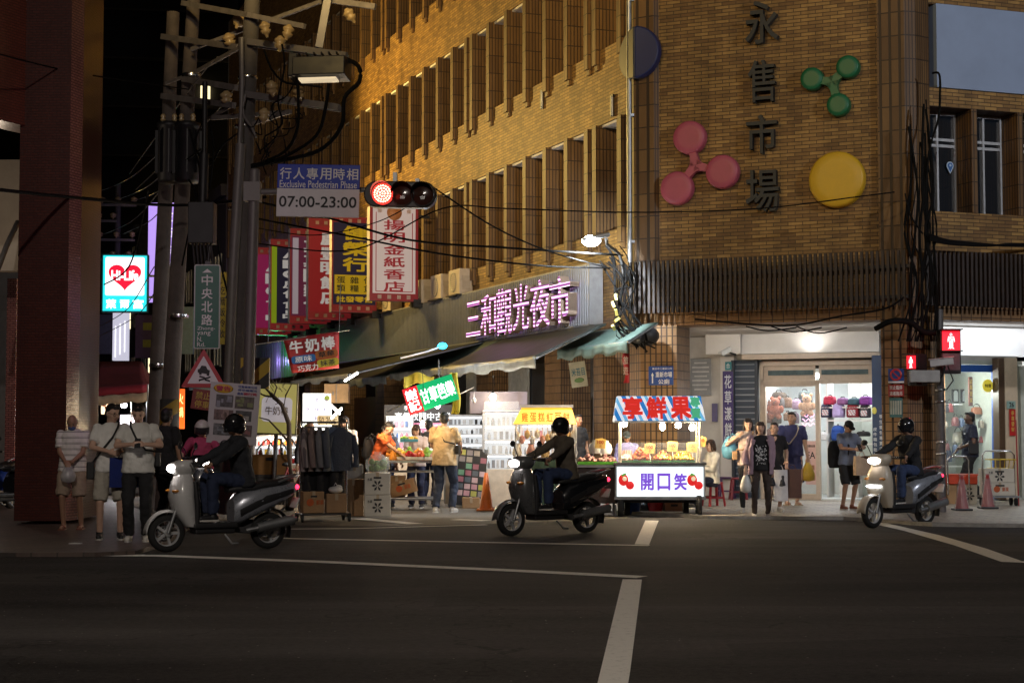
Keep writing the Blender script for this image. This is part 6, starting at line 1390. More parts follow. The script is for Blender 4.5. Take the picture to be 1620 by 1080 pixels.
t, w_, h_ = flatsign("shop_sign", "dark sign panel with white phone buying characters", "sign", 608, 640, 718, 668, 35.6, PL, thick=.06)
mb = MB(); letters(mb, "高價收購中古機", .08, -.06, w_ * .8, .17, -.006); letters(mb, "手機維修", -.1, .12, w_ * .3, .1, -.006); mb.build("lettering", emi("sign_soft_white", (.9, .95, 1), .9), t)
t, w_, h_ = flatsign("shop_sign", "glowing pink strip of characters under the dark phone sign", "sign", 650, 669, 722, 680, 35.0, emi("pink_strip", (1, .3, .5), .7), thick=.04)
mb = MB(); letters(mb, "螢幕維修現場換電池", 0, 0, w_ * .95, h_ * .7, -.006); mb.build("lettering", emi("strip_ink", (.5, .0, .12), .5), t)
bulb(692, 640, 33, "dazzling white lamp in front of the dark phone sign", emi("white_lamp", (.95, .98, 1), 130), .06, .4)
# sample board
q = gz(741, 803, .004); t = thing("sample_board", "leaning black board checkered with colourful phone films", "board", q + Vector((0, .1, 0))); t.rotation_euler = (R(-9), R(6), R(8)); k = m2(q.y)
mb = MB(); mb.box((0, 0, .58), (.55, .03, 1.1)); mb.build("panel", BLACK, t)
cl = [(.45, .25, .28), (.35, .3, .25), (.1, .12, .14), (.4, .38, .1), (.15, .3, .2), (.5, .35, .36), (.25, .22, .22), (.3, .12, .15)]
for i in range(4):
    for j in range(8):
        if rnd.random() < .78: mb = MB(); mb.box((-.2 + i * .135, -.018, .14 + j * .128), (.11, .006, .1)); mb.build("film_sample", mat(f"film_{(i * 3 + j * 5) % 8}", cl[(i * 3 + j * 5) % 8], .3), t)
mb = MB(); mb.cyl((-.22, .03, .9), (-.22, .4, 0), .012, n=6); mb.cyl((.22, .03, .9), (.22, .4, 0), .012, n=6); mb.build("leg", STEEL, t)
carton(q + Vector((.05, -.12, 0)), .32, .2, .2, R(5), CARD, "scuffed carton at the foot of the checkered board", None)
# glass display cabinet with hanging accessories
t = lit_shelf("glass_cabinet", "tall lit glass cabinet hung with clear accessories by the orange cone", 765, 651, 822, 742, 31.5, 4, [IT[0], IT[2], IT[0]])
mb = MB(); mb.box((0, -.012, 1.5), (.66, .01, 1.0)); mb.build("glass", GL, t)
mb = MB(); mb.box((-.06, .2, 1.98), (1.1, .1, .42)); mb.build("header_board", mat("header_violet", (.2, .17, .2), .5), t, bevel=.01)
bulb(780, 628, 31.2, "big warm bulb above the glass cabinet", emi('bulb_glow_low', (1, .82, .55), 120), .06, .35); 
t = thing("light_bulb", "unlit bulb hanging over the leaning checkered board", "light bulb", D(750, 633, 31.3)); mb = MB(); mb.ell((0, 0, 0), (.04, .04, .05)); mb.build("bulb", mat("bulb_frost", (.7, .7, .68), .2), t); mb = MB(); mb.tube([(0, 0, .04), (0, 0, .25), (-.3, 0, .1)], .012, 6); mb.build("cord", WHITE, t)
# traffic cone by the stall
def cone(p, h_, label, m=None, bag=False, name="traffic_cone"):
    m = m or mat("cone_orange", (.7, .16, .02), .5, var=.12); t = thing(name, label, "traffic cone", p)
    mb = MB(); mb.lathe([(h_ * .2, .03), (h_ * .17, .08), (h_ * .045, h_), (h_ * .02, h_)], (0, 0, 0), 20); mb.build("cone", m, t); mb = MB(); mb.box((0, 0, .018), (h_ * .5, h_ * .5, .036)); mb.build("base", m if not bag else BLACK, t, bevel=.012)
    mb = MB(); mb.lathe([(h_ * .095, h_ * .62), (h_ * .068, h_ * .82)], (0, 0, 0), 20, False); mb.build("reflective_band", mat("band_white", (.75, .72, .68), .4), t)
    if bag:
        n = 18; rings = []
        for z, r in ((.05, .21), (.2, .19), (.45, .15), (.7, .12), (.85, .08), (.93, .035), (1.0, .09), (1.03, .11)):
            rings.append([(math.cos(a) * h_ * r * (1 + .14 * math.sin(5 * a + z * 9)), math.sin(a) * h_ * r * (1 + .14 * math.cos(4 * a + z * 5)), z * h_) for a in [2 * math.pi * i / n for i in range(n)]])
        mb = MB(); mb.loft(rings, False); mb.build("plastic_cover", mat("cover_film", (.85, .82, .82), .12, var=0, alpha=.2, spec=.6), t)
cone(gz(769, 807, .004), .68, "orange traffic cone with a white band beside the glass cabinet")
# ---- keychain cart with the yellow canopy
q = gz(862, 812, .004); q.y = 29.8; q.x = (862 - 810) / F * 29.8; t = thing("snack_cart", "cart with a glowing yellow canopy behind the dark middle scooter", "cart", q); k = m2(29.8)
zc = D(862, 655, 29.8).z
mb = MB(); mb.face([(-50 * k, -.35, zc - .18), (48 * k, -.35, zc - .18), (42 * k, .1, zc + .12), (-36 * k, .1, zc + .12)]); mb.face([(48 * k, -.35, zc - .18), (50 * k, .6, zc - .1), (42 * k, .1, zc + .12)]); mb.face([(-50 * k, -.35, zc - .18), (-36 * k, .1, zc + .12), (-46 * k, .6, zc - .1)]); mb.build("canopy", emi("yellow_canopy", (1, .52, .04), .85), t, solid=.01)
mb = MB(); 
for i, ch in enumerate("雞蛋糕紅豆餅"): letters(mb, ch, (-32 + 13 * i) * k, zc - .06, 10 * k, 14 * k, -.29, .01, .02)
mb.build("lettering", emi("canopy_ink", (.75, .2, .02), .7), t)
mb = MB(); mb.box((3 * k, .2, zc + .14), (84 * k, .35, .05)); mb.build("roof_cap", mat("roof_grey", (.45, .48, .5), .4), t)
for x in (-46, 48):
    for y in (-.3, .5): mb = MB(); mb.cyl((x * k, y, .1), (x * k, y, zc - .15), .018, n=8); mb.build("post", ALU, t)
mb = MB(); mb.box((0, .1, .52), (96 * k, .8, .84)); mb.build("counter", mat("cart_dark_green", (.04, .08, .05), .5), t, bevel=.01)
mb = MB(); mb.box((0, .1, .96), (100 * k, .86, .03)); mb.build("counter_top", CHROME, t)
for i in range(12):
    x = -44 * k + i * 8 * k; mb = MB(); L = rnd.uniform(.2, .5); mb.cyl((x, -.2, zc - .2), (x, -.2, zc - .2 - L * .4), .006, n=5); mb.ell((x, -.2, zc - .2 - L * .4 - .07), (.05, .03, .08)); mb.build("hanging_packet", mat(f"pack_{i % 4}", ((.7, .65, .55), (.6, .3, .25), (.65, .45, .2), (.7, .68, .66))[i % 4], .4), t)
for i in range(5):
    mb = MB(); x = -.5 + i * .25; mb.lathe([(.07, 0), (.09, .08), (.05, .2), (.06, .24)], (x, -.1, .975), 12); mb.build("jar", mat(f"pack_{i % 4}", (.7, .65, .55), .4), t)
light("snack_cart_light", 'POINT', D(862, 678, 29.9), 9, WARM, .06)
lit_shelf("display_shelf", "white lit rack of hair clips behind the yellow canopied cart", 824, 672, 902, 745, 31.4, 3, [IT[0], IT[4], IT[2]])
bulb(893, 652, 30.6, "small warm bulb by the yellow canopy's corner", BULB, .03, .3)
# ---- side fruit table with the green tray
q = D(944, 735, 28.3); t = thing("side_table", "low side table draped in dark cloth beside the fruit cart", "table", (q.x, q.y, .004)); mb = MB(); zt_ = q.z - .02; mb.box((0, 0, zt_), (.72, .6, .04)); mb.build("table_top", STEEL, t)
mb = MB(); mb.box((0, .02, zt_ / 2 + .1), (.68, .54, zt_ - .24)); mb.build("drape", mat("dark_drape", (.06, .04, .035), .8, bump=.5), t, bevel=.02)
for x in (-.3, .3):
    for y in (-.24, .24): mb = MB(); mb.cyl((x, y, 0), (x, y, .2), .02, n=6); mb.build("leg", STEEL, t)
fruit_tray((q.x, q.y - .05, zt_ + .025), .66, .42, .1, TRG, [FPNK, FPNK], "bright green tray of pink fruit skewers next to the cart", .035, 90)
for px, py, lab in ((942, 707, "white clear bag standing behind the green tray"), (958, 708, "second white clear bag close to the cart's glass")):
    o = thing("plastic_bag", lab, "bag", D(px, py + 8, 28.5)); mb = MB(); mb.lathe([(.09, -.02), (.12, .06), (.1, .14), (.05, .18), (.06, .21)], (0, 0, 0), 12); mb.build("bag", mat("bag_milky", (.75, .75, .72), .3), o); mb = MB(); mb.ell((0, 0, .07), (.08, .08, .06)); mb.build("fruit", FY, o)
def price_tag(px, py, d, label, h_=.16, w_=.19):
    t = thing("price_tag", label, "price tag", D(px, py, d), R(rnd.uniform(-8, 8)), "yellow price tags on the fruit stall"); mb = MB(); mb.prism([(-w_ / 2, -h_ / 2), (w_ * .4, -h_ / 2 - .01), (w_ / 2, h_ * .4), (w_ * .1, h_ / 2 + .01), (-w_ * .45, h_ / 2)], 0, .012); mb.build("card", mat("tag_yellow", (.5, .34, .09), .6), t)
    mb = MB(); letters(mb, "100", 0, .02, w_ * .55, h_ * .35, -.004, bold=.03); letters(mb, "元", 0, -.045, w_ * .2, h_ * .22, -.004); mb.build("lettering", mat("tag_ink", (.35, .06, .02), .6), t); mb = MB(); mb.cyl((0, .01, -h_ / 2), (.01, .01, -h_ / 2 - .13), .006, n=5); mb.build("stick", WHITE, t)
price_tag(950, 701, 28.3, "yellow price tag standing in the green skewer tray")
# ---- the main fruit cart
d = 27.9; k = m2(d); q = D(1045, 700, d); CT = thing("fruit_cart", "fruit cart with striped roof and a glowing white front panel", "cart", (q.x, d + .35, .004), R(-2))
W_ = 142 * k; zt_ = D(0, 735, d).z; zb_ = D(0, 789, d).z
FRONTP = emi("cart_front", (.86, .98, 1.0), .95, (.75, .78, .78))
mb = MB(); mb.box((0, .0, (zt_ + zb_) / 2), (W_, .75, zt_ - zb_)); mb.build("body", mat("cart_white_metal", (.6, .63, .64), .35, .3), CT, bevel=.02)
mb = MB(); mb.box((0, -.385, (zt_ + zb_) / 2), (W_ * .955, .012, (zt_ - zb_) * .86)); mb.build("front_panel", FRONTP, CT)
mb = MB(); mb.box((0, 0, zt_ + .015), (W_ + .05, .82, .035)); mb.build("counter_top", CHROME, CT, bevel=.006)
mb = MB(); mb.box((0, -.39, zb_ + .012), (W_ + .02, .03, .05)); mb.build("bottom_trim", STEEL, CT)
mb = MB(); zc = (zt_ + zb_) / 2
for i, ch in enumerate("開口笑"): letters(mb, ch, (-22 + 26 * i) * k + .02, zc, 19 * k, 25 * k, -.392, .006, .035)
mb.build("lettering", emi("cart_purple_ink", (.2, .08, .62), .75), CT)
for s, flip in ((-1, 1), (1, -1)):
    mb = MB(); c = s * 54 * k
    mb.cur = 0; mb.ell((c - .04, -.394, zc + .03), (.085, .012, .1)); mb.ell((c + .07, -.394, zc - .06), (.07, .012, .07)); mb.cur = 1; mb.ell((c - .02, -.402, zc + .05), (.04, .012, .04)); mb.cur = 2; mb.box((c - .03, -.402, zc + .12), (.07, .012, .03), rot=(0, .4 * s, 0)); mb.box((c - .05, -.402, zc + .11), (.05, .012, .02), rot=(0, -.6, 0))
    mb.build("tomato_picture", [emi("tomato_red_ink", (.7, .02, .02), .7), emi("tomato_cream", (.8, .6, .4), .7), emi("tomato_leaf", (.1, .35, .05), .6)], CT)
zr0, zr1 = D(0, 666, d).z, D(0, 627, d).z
ROOFS = stripemat("cart_roof_stripes", [(0, (.02, .2, .55)), (.3, (.72, .82, .92)), (.5, (.15, .45, .75)), (.72, (.85, .85, .88))], 0, .235, .55, .6, R(24))
mb = MB(); y0 = -.55
mb.face([(-72 * k, y0, zr0), (70 * k, y0, zr0), (70 * k - .05, y0 + .32, zr1), (-72 * k + .06, y0 + .32, zr1)]); mb.face([(70 * k, y0, zr0), (70 * k, .5, zr0), (70 * k - .05, .25, zr1), (70 * k - .05, y0 + .32, zr1)]); mb.face([(-72 * k, .5, zr0), (-72 * k, y0, zr0), (-72 * k + .06, y0 + .32, zr1), (-72 * k + .06, .25, zr1)])
mb.face([(-72 * k + .06, y0 + .32, zr1), (70 * k - .05, y0 + .32, zr1), (70 * k - .05, .25, zr1), (-72 * k + .06, .25, zr1)]); mb.build("canopy", ROOFS, CT, solid=.012)
mb = MB(); mb.cyl((-72 * k, y0, zr0 - .01), (70 * k, y0, zr0 - .01), .015, n=6); mb.cyl((-72 * k, .5, zr0 - .01), (70 * k, .5, zr0 - .01), .015, n=6); mb.build("canopy_rail", ALU, CT)
def slope_text(mb, s, cx, w_, h_, f=.5):
    n0 = len(mb.v); letters(mb, s, cx, 0, w_, h_, -.02, .02, .03)
    a = math.atan2(zr1 - zr0, .32); Lh = math.hypot(zr1 - zr0, .32)
    for i in range(n0, len(mb.v)):
        x, y, z = mb.v[i]; tt_ = z + Lh * f; mb.v[i] = (x, y0 + math.cos(a) * tt_ + y * math.sin(a), zr0 + math.sin(a) * tt_ - y * -math.cos(a) * -1)
mb = MB()
for i, ch in enumerate("享鮮果"): slope_text(mb, ch, (-43 + 38 * i) * k, 30 * k, .44)
mb.build("lettering", emi("roof_red_ink", (.7, .03, .02), .6), CT)
mb = MB(); slope_text(mb, "專", 56 * k, 15 * k, .2, .74); slope_text(mb, "賣", 56 * k, 15 * k, .2, .28); mb.build("lettering", emi("roof_green_ink", (.08, .42, .22), .6), CT)
for x in (-62, 63):
    for y in (-.36, .36): mb = MB(); mb.cyl((x * k, y, zt_), (x * k, y, zr0), .017, n=8); mb.build("post", mat("post_cream", (.6, .55, .45), .4), CT)
mb = MB(); hg = D(0, 700, d).z
mb.box((0, -.37, (zt_ + hg) / 2), (W_ * .9, .008, hg - zt_)); mb.box((-62 * k, 0, (zt_ + hg) / 2), (.008, .7, hg - zt_)); mb.box((63 * k, 0, (zt_ + hg) / 2), (.008, .7, hg - zt_)); mb.build("glass", GL, CT)
for x, y, rr in ((-62, -.2, .2), (61, -.28, .2), (44, .25, .2), (-50, .25, .2)):
    mb = MB(); mb.lathe([(rr * .7, -.04), (rr * .95, -.045), (rr, -.02), (rr, .02), (rr * .95, .045), (rr * .7, .04)], (x * k, y, rr), 20, True, 'X'); o = mb.build("wheel", RUBBER, CT); mb = MB(); mb.lathe([(rr * .66, -.035), (rr * .2, -.05), (rr * .2, .05), (rr * .66, .035)], (x * k, y, rr), 14, True, 'X'); mb.build("rim", STEEL, o)
mb = MB(); mb.box((0, .1, zb_ - .05), (W_ * .9, .5, .05)); mb.build("chassis", BLACK, CT)
for i, (x, px, r_, m, lab) in enumerate(((-40, 988, 0, 0, "bulb at the cart roof's outer post"), (1, 1048, 0, 0, "bulb in the middle under the cart's striped roof"), (27, 1073, 0, 0, "second bulb past the middle under the cart's striped roof"), (49, 1095, 0, 0, "bulb close to the cart's inner post"))):
    bulb(px, (670, 675, 672, 676)[i], d - .05, lab, BULBC, .048, .1, "bulbs under the cart's striped roof")
def on2(x, y, z): return CT.location + Matrix.Rotation(CT.rotation_euler.z, 3, 'Z') @ Vector((x, y, z))
zt2 = zt_ + .035
def heap(x, y, w_, d_, h_, m, label, r=.026, n=150):
    t = thing("fruit_pile", label, "fruit", on2(x, y, zt2)); mb = MB(); mb.lathe([(.5, 0), (.52, .03), (.48, .03)], (0, 0, 0), 16); o = mb.build("leaf_mat", mat("leaf_green", (.03, .2, .05), .4), t); o.scale = (w_, d_, 1)
    mb = MB()
    for i in range(n):
        a = rnd.uniform(0, 6.28); q_ = math.sqrt(rnd.random()); z = .03 + r + (1 - q_) * h_ * rnd.uniform(.75, 1); mb.cur = rnd.randrange(len(m)); mb.ell((math.cos(a) * q_ * w_ * .48, math.sin(a) * q_ * d_ * .48, z), r * rnd.uniform(.85, 1.15), 7, 5)
    f = mb.build("fruit", m, t); f["kind"] = "stuff"
GLZ = [mat("glazed_red", (.5, .05, .015), .12, coat=1), mat("glazed_orange", (.62, .18, .03), .12, coat=1)]; GLY = [mat("glazed_amber", (.7, .36, .04), .15, coat=1), mat("glazed_yellow", (.7, .45, .05), .15, coat=1)]
heap(-24 * k - .05, -.05, .38, .5, .24, GLZ, "tall heap of glazed red fruit in the cart's middle"); heap(6 * k, -.08, .34, .46, .14, GLZ + GLY, "low heap of orange glazed fruit on the cart"); heap(38 * k, -.08, .42, .46, .17, GLY, "heap of yellow glazed fruit at the cart's inner end")
heap(-52 * k, -.1, .22, .4, .08, [FPNK, mat("fruit_cream", (.7, .6, .5), .4)], "small heap of pale pink fruit at the cart's outer post", .03, 70)
for a, lab in (((1028, 709), "yellow price tag on the tall red fruit heap"), ((1064, 706), "narrow yellow price tag between the fruit heaps"), ((1095, 707), "yellow price tag in the yellow fruit heap"), ((1109, 698), "yellow price tag tied to the cart's inner post")): price_tag(*a, d + .1, lab)
def bucket(px, py, m, label, r=.15, h_=.24):
    t = thing("bucket", label, "bucket", gz(px, py, .004)); mb = MB(); mb.lathe([(r * .75, 0), (r, h_), (r * 1.05, h_), (r * 1.05, h_ - .02)], (0, 0, 0), 18, True); mb.build("pail", m, t); mb = MB(); mb.tube([(math.cos(R(180 * i / 8)) * r, -.02, h_ - .02 - math.sin(R(180 * i / 8)) * .08) for i in range(9)], .006, 5); mb.build("handle", STEEL, t)
bucket(1001, 813, mat("bucket_blue", (.01, .06, .3), .4), "blue plastic bucket under the fruit cart"); bucket(1037, 812, mat("bucket_red", (.45, .01, .02), .4), "red plastic bucket under the fruit cart")
t = thing("crate", "orange brown crate under the fruit cart next to the red bucket", "crate", gz(1064, 812, .004), R(8)); mb = MB(); mb.box((0, 0, .015), (.3, .25, .03)); 
for s in (-1, 1): mb.box((s * .15, 0, .1), (.012, .26, .2)); mb.box((0, s * .125, .1), (.29, .012, .2))
mb.build("box", mat("crate_brown", (.3, .12, .06), .6), t); mb = MB(); mb.box((0, -.135, .15), (.12, .006, .04)); mb.build("grip", INK, t)
t = thing("bin_bag", "black bin bag between the buckets under the cart", "bag", gz(1019, 812, .004)); mb = MB(); mb.ell((0, .05, .1), (.11, .1, .11)); mb.ell((.02, .05, .2), (.05, .05, .06)); mb.build("bag", mat("bin_black", (.02, .02, .022), .3, bump=.6, bscale=20), t); mb = MB(); mb.cyl((0.02, .05, .22), (.03, .05, .28), .015, .04, 8); mb.build("knot", mat("bin_black", (.02, .02, .022), .3), t)
# ---- stools
def stool(p, m, label, h_=.45, rz=0.0):
    t = thing("stool", label, "stool", p, rz); s = .15; mb = MB(); mb.box((0, 0, h_ - .02), (s * 1.8, s * 1.8, .04)); mb.build("seat", m, t, bevel=.015)
    for x in (-1, 1):
        for y in (-1, 1): mb = MB(); mb.bar((x * s * .75, y * s * .75, h_ - .04), (x * s * 1.05, y * s * 1.05, 0), .045, .03); mb.build("leg", m, t)
    mb = MB()
    for s_ in (-1, 1): mb.box((0, s_ * s * .93, h_ * .35), (s * 1.8, .02, .03)); mb.box((s_ * s * .93, 0, h_ * .35), (.02, s * 1.8, .03))
    mb.build("stretcher", m, t)
REDP, DREDP, PURPP = mat("stool_red", (.4, .02, .03), .4), mat("stool_maroon", (.2, .015, .03), .4), mat("stool_purple", (.08, .03, .12), .4)
stool(gz(1129, 800, .05), REDP, "bright red plastic stool under the seated customer", .45, R(20)); stool(gz(1168, 790, .05), DREDP, "maroon plastic stool by the roller shutter"); stool(gz(1149, 788, .05), PURPP, "purple plastic stool between the two red ones")
t = thing("prep_table", "small brown prep table against the arcade wall behind the cart", "table", gz(1117, 776, .05)); mb = MB(); mb.box((0, .2, .8), (.5, .5, .04)); mb.build("table_top", mat("table_wood", (.2, .13, .08), .5), t); mb = MB(); mb.box((0, .42, .4), (.48, .03, .78)); mb.build("panel", mat("table_wood", (.2, .13, .08), .5), t)
for x in (-.22, .22): mb = MB(); mb.cyl((x, 0, 0), (x, 0, .78), .02, n=6); mb.build("leg", STEEL, t)
for i, c in enumerate(((.4, .08, .06), (.5, .3, .1), (.3, .25, .25))): o = thing("food_box", ("red", "tan", "grey")[i] + " snack box on the brown prep table", "box", t.location + Vector((-.15 + i * .15, .2, .825))); mb = MB(); mb.box((0, 0, .08), (.12, .2, .16)); mb.build("box", mat(f"snack_{i}", c, .5), o, bevel=.01); mb = MB(); mb.box((0, -.102, .08), (.08, .004, .06)); mb.build("label", SW, o)

# ================================================================= walls and boards behind the stalls
def fa_board(name, label, cat, px0, py0, px1, py1, y, m, thick=.06): return board(name, label, cat, px0, py0, px1, py1, FA, y, m, thick)
t = thing("metal_shutter", "ribbed grey metal shutter wall behind the glass cabinet", "shutter", FA.w(FA.loc(838, 600, .5)[0], .5, 1.5), FA.a); mb = MB(); L = FA.loc(838, 600, .5)[0] - FA.loc(738, 600, .5)[0]; corrugated(mb, -L, 0, 0, 1.75, 0, .1, .03); mb.build("sheet", mat("shutter_grey", (.3, .31, .3), .5, .3, var=.2), t); mb = MB(); mb.box((-L / 2, .05, .85), (L, .02, 1.7)); mb.build("backing", STEEL, t)
fa_board("white_partition", "tall white partition beside the corner column", "partition", 960, 562, 1004, 760, 1.6, PALEW)
t, w_, h_ = fa_board("roller_shutter", "bright blue ribbed shutter between the tiled columns", "shutter", 902, 568, 935, 668, 1.2, mat("shutter_blue", (.03, .12, .3), .4, .2)); mb = MB()
for i in range(18): mb.box((0, -.01, -h_ / 2 + (i + .5) * h_ / 18), (w_, .02, .03))
mb.build("slat", mat("shutter_blue", (.03, .12, .3), .4, .2), t)
t, w_, h_ = flatsign("hanging_banner", "cream banner with a blue green leaf drawing between the columns", "banner", 902, 572, 928, 612, 33.5, mat("banner_cream", (.55, .55, .45), .6), thick=.02, tilt=R(-8)); mb = MB(); letters(mb, "米苔目", 0, .05, w_ * .8, .16, -.006); mb.build("lettering", mat("leaf_blue", (.05, .2, .3), .5), t); mb = MB(); mb.ell((0, -.006, -.12), (w_ * .3, .004, .05)); mb.build("leaf", mat("leaf_drawing", (.15, .3, .12), .5), t)
fa_board("curtain", "pale grey curtain behind the yellow canopied cart", "curtain", 915, 628, 938, 745, 1.0, mat("curtain_pale", (.45, .44, .46), .8, bump=.6, bscale=4))
fa_board("brown_board", "plain brown board between the two awnings behind the orange shirted man", "board", 560, 628, 610, 705, .3, mat("brown_panel", (.11, .055, .035), .6, var=.2))
t, w_, h_ = flatsign("menu_light_box", "white glowing menu box behind the clothes rack", "sign", 479, 622, 524, 680, 37, emi("menu_glow", (.95, .98, .95), 1.5), thick=.1)
mb = MB()
for i in range(9): letters(mb, "奶茶冰熱綠紅豆糖花"[i], (-.2 + .2 * (i % 3)) * 1.0, .25 - .2 * (i // 3), .1, .1, -.006)
mb.build("lettering", mat("menu_ink_violet", (.25, .2, .5), .5), t); mb = MB(); mb.ell((-.2, -.005, -.33), (.09, .006, .06)); mb.ell((.22, -.005, .3), (.06, .006, .06)); mb.build("picture", mat("menu_lime", (.4, .6, .1), .5), t)
t, w_, h_ = flatsign("price_board", "small board with big prices below the glowing menu box", "sign", 502, 657, 535, 672, 36.5, mat("price_cream", (.5, .45, .3), .6), thick=.03); mb = MB(); letters(mb, "50 20元", 0, 0, w_ * .85, h_ * .75, -.006, bold=.02); mb.build("lettering", mat("price_ink", (.12, .1, .06), .6), t)
t = thing("wooden_cabinet", "light wooden box hung under the awnings near the glowing menu box", "cabinet", D(532, 622, 37)); k = m2(37); mb = MB(); mb.box((0, .2, 0), (38 * k, .4, 30 * k)); mb.build("body", mat("pale_wood", (.5, .33, .17), .6, var=.2), t); mb = MB(); mb.box((0, -.01, 0), (.02, .02, 28 * k)); mb.box((-.07, -.015, 0), (.03, .02, .08)); mb.build("handle", STEEL, t)
for i, (a, b_, lab) in enumerate((((524, 662), (541, 646), "lit white tube slanting beside the glowing menu box"), ((522, 640), (538, 655), "lit white tube crossing below the other tube"), ((566, 590), (545, 603), "lit tube end glowing under the awning's pale edge"))):
    dd = 36 if i < 2 else 34; p0, p1 = D(*a, dd), D(*b_, dd); t = thing("tube_lamp", lab, "lamp", (p0 + p1) / 2); mb = MB(); mb.cyl(p0 - t.location, p1 - t.location, .018, n=8); mb.build("tube", emi("tube_white", (1, .98, .92), 16), t); mb = MB(); mb.cyl(p0 - t.location + Vector((0, .03, .03)), p1 - t.location + Vector((0, .03, .03)), .025, n=6); mb.build("holder", WHITE, t)
for px, py, dd, pw, cl_ in ((500, 700, 35, 75, WARM), (560, 650, 33, 80, WARM), (605, 655, 30, 35, WARM), (640, 650, 33.5, 50, (1, .92, .8)), (735, 640, 33.5, 22, (1, .9, .75)), (430, 690, 33, 40, WARM)): light("stall_light", 'POINT', D(px, py, dd), pw, cl_, .08)
lit_shelf("display_shelf", "warmly lit snack shelves behind the bare branch", 402, 690, 470, 735, 33, 3, [mat("pack_0", (.7, .65, .55), .4), FORA, FRED, FY], rz=R(5))

# ================================================================= things at the pole side of the street
d = 24.6; k = m2(d); t, w_, h_ = flatsign("warning_board", "white warning board with red title and photo prints", "notice board", 331, 606, 408, 702, d, mat("board_white_dull", (.5, .48, .49), .6, var=.06), R(10), .03, tilt=R(4))
mb = MB(); mb.ell((-w_ * .24, -.004, h_ * .4), (w_ * .2, .008, h_ * .075)); mb.build("yellow_oval", mat("oval_yellow", (.6, .36, .02), .5), t)
mb = MB(); letters(mb, "警告", -w_ * .24, h_ * .4, w_ * .28, h_ * .08, -.014, bold=.03); letters(mb, "照行完", w_ * .3, h_ * .335, w_ * .26, h_ * .045, -.006, bold=.03); mb.build("lettering", mat("notice_ink_red", (.42, .01, .06), .5), t)
mb = MB(); letters(mb, "任意棄置垃圾", w_ * .24, h_ * .45, w_ * .38, h_ * .035, -.006); letters(mb, "將依廢棄法", w_ * .24, h_ * .395, w_ * .38, h_ * .035, -.006); letters(mb, "最高", w_ * .1, h_ * .335, w_ * .12, h_ * .04, -.006); mb.build("lettering", mat("notice_ink_blue", (.03, .05, .28), .5), t)
for i, (x, z, ww, hh) in enumerate(((-.2, .2, .34, .2), (.2, .19, .38, .2), (-.2, -.03, .38, .17), (.2, -.03, .32, .17), (-.17, -.27, .42, .19), (.25, -.27, .28, .19))):
    mb = MB(); mb.box((x * w_, -.004, z * h_), (ww * w_, .006, hh * h_)); o = mb.build("photo", mat(f"photo_{i}", ((.07, .06, .07), (.09, .07, .06), (.14, .08, .08), (.05, .05, .055), (.12, .12, .13), (.1, .07, .07))[i], .4, var=.8, scale=14), t)
    mb = MB()
    for q_ in range(4): mb.box(((x + rnd.uniform(-.35, .35) * ww) * w_, -.009, (z + rnd.uniform(-.3, .2) * hh) * h_), (rnd.uniform(.03, .09), .003, rnd.uniform(.03, .1)))
    mb.build("figure", mat(f"photo_fig_{i}", ((.25, .25, .3), (.2, .22, .1), (.3, .2, .18), (.35, .33, .3), (.2, .22, .25), (.25, .1, .1))[i], .5), o)
mb = MB()
for s in (-1, 1): mb.cyl((s * w_ * .42, .04, h_ * .4), (s * w_ * .42, .06, -1.33 - .0), .016, n=6)
mb.build("leg", STEEL, t)
d = 30; k = m2(d); t = thing("light_box", "yellowed old light box with worn brown characters behind the bare branch", "sign", D(438, 646, d), R(6)); t.rotation_euler = (0, R(2), R(6)); w_, h_ = 60 * k, 78 * k
mb = MB(); mb.box((0, .12, 0), (w_ + .05, .24, h_ + .05)); mb.build("casing", mat("box_casing", (.13, .12, .06), .6), t); mb = MB(); mb.box((0, -.004, 0), (w_, .012, h_)); mb.build("face", emi("old_yellow_face", (.55, .5, .14), .22, (.45, .4, .12)), t); mb = MB(); mb.prism(rrect(0, -.02, w_ * .8, h_ * .5, .08), -.018, -.012); mb.build("white_patch", emi("old_white_face", (.55, .5, .55), .3, (.5, .48, .5)), t); mb = MB(); letters(mb, "牛奶棒", 0, -.04, w_ * .6, .15, -.02); mb.build("lettering", mat("worn_brown", (.18, .13, .1), .6), t); mb = MB(); mb.cyl((0, .2, -h_ / 2), (0, .2, -D(438, 646, d).z), .04, n=8); mb.build("post", STEEL, t)
BARK = mat("bare_bark", (.12, .085, .06), .8, var=.3, bump=.5)
t = thing("bare_tree", "thin bare crooked street tree in front of the yellowed light box", "tree", gz(460, 806, .004)); o0 = t.location; dd = 28.5
mb = MB(); P = [o0 - o0, D(462, 770, dd) - o0, D(458, 720, dd) - o0, D(457, 670, dd) - o0, D(446, 640, dd) - o0, D(428, 622, dd) - o0]; mb.tube(P, .06, 8, .03); mb.build("trunk", BARK, t)
mb = MB()
for pts in ([(457, 668), (448, 650), (452, 625), (462, 606)], [(430, 624), (418, 612), (405, 606)], [(458, 700), (440, 680), (425, 664), (410, 660)], [(446, 640), (432, 630), (438, 612), (430, 600)], [(436, 628), (420, 626), (400, 618)]): mb.tube([D(x, y, dd) - o0 for x, y in pts], .022, 6, .008)
for i in range(26):
    x, y = rnd.uniform(400, 465), rnd.uniform(598, 640); mb.tube([D(x, y, dd) - o0, D(x + rnd.uniform(-9, 9), y - rnd.uniform(2, 12), dd) - o0], .006, 4, .003)
mb.build("crown", BARK, t)
t = thing("handcart", "dark handcart carrying an orange brown crate by the bare tree", "cart", gz(430, 806, .004)); k = m2(28); mb = MB(); mb.box((0, 0, .62), (.75, .5, .05)); mb.box((0, 0, .35), (.7, .45, .5)); mb.build("body", mat("cart_steel_dark", (.07, .065, .06), .5), t, bevel=.01)
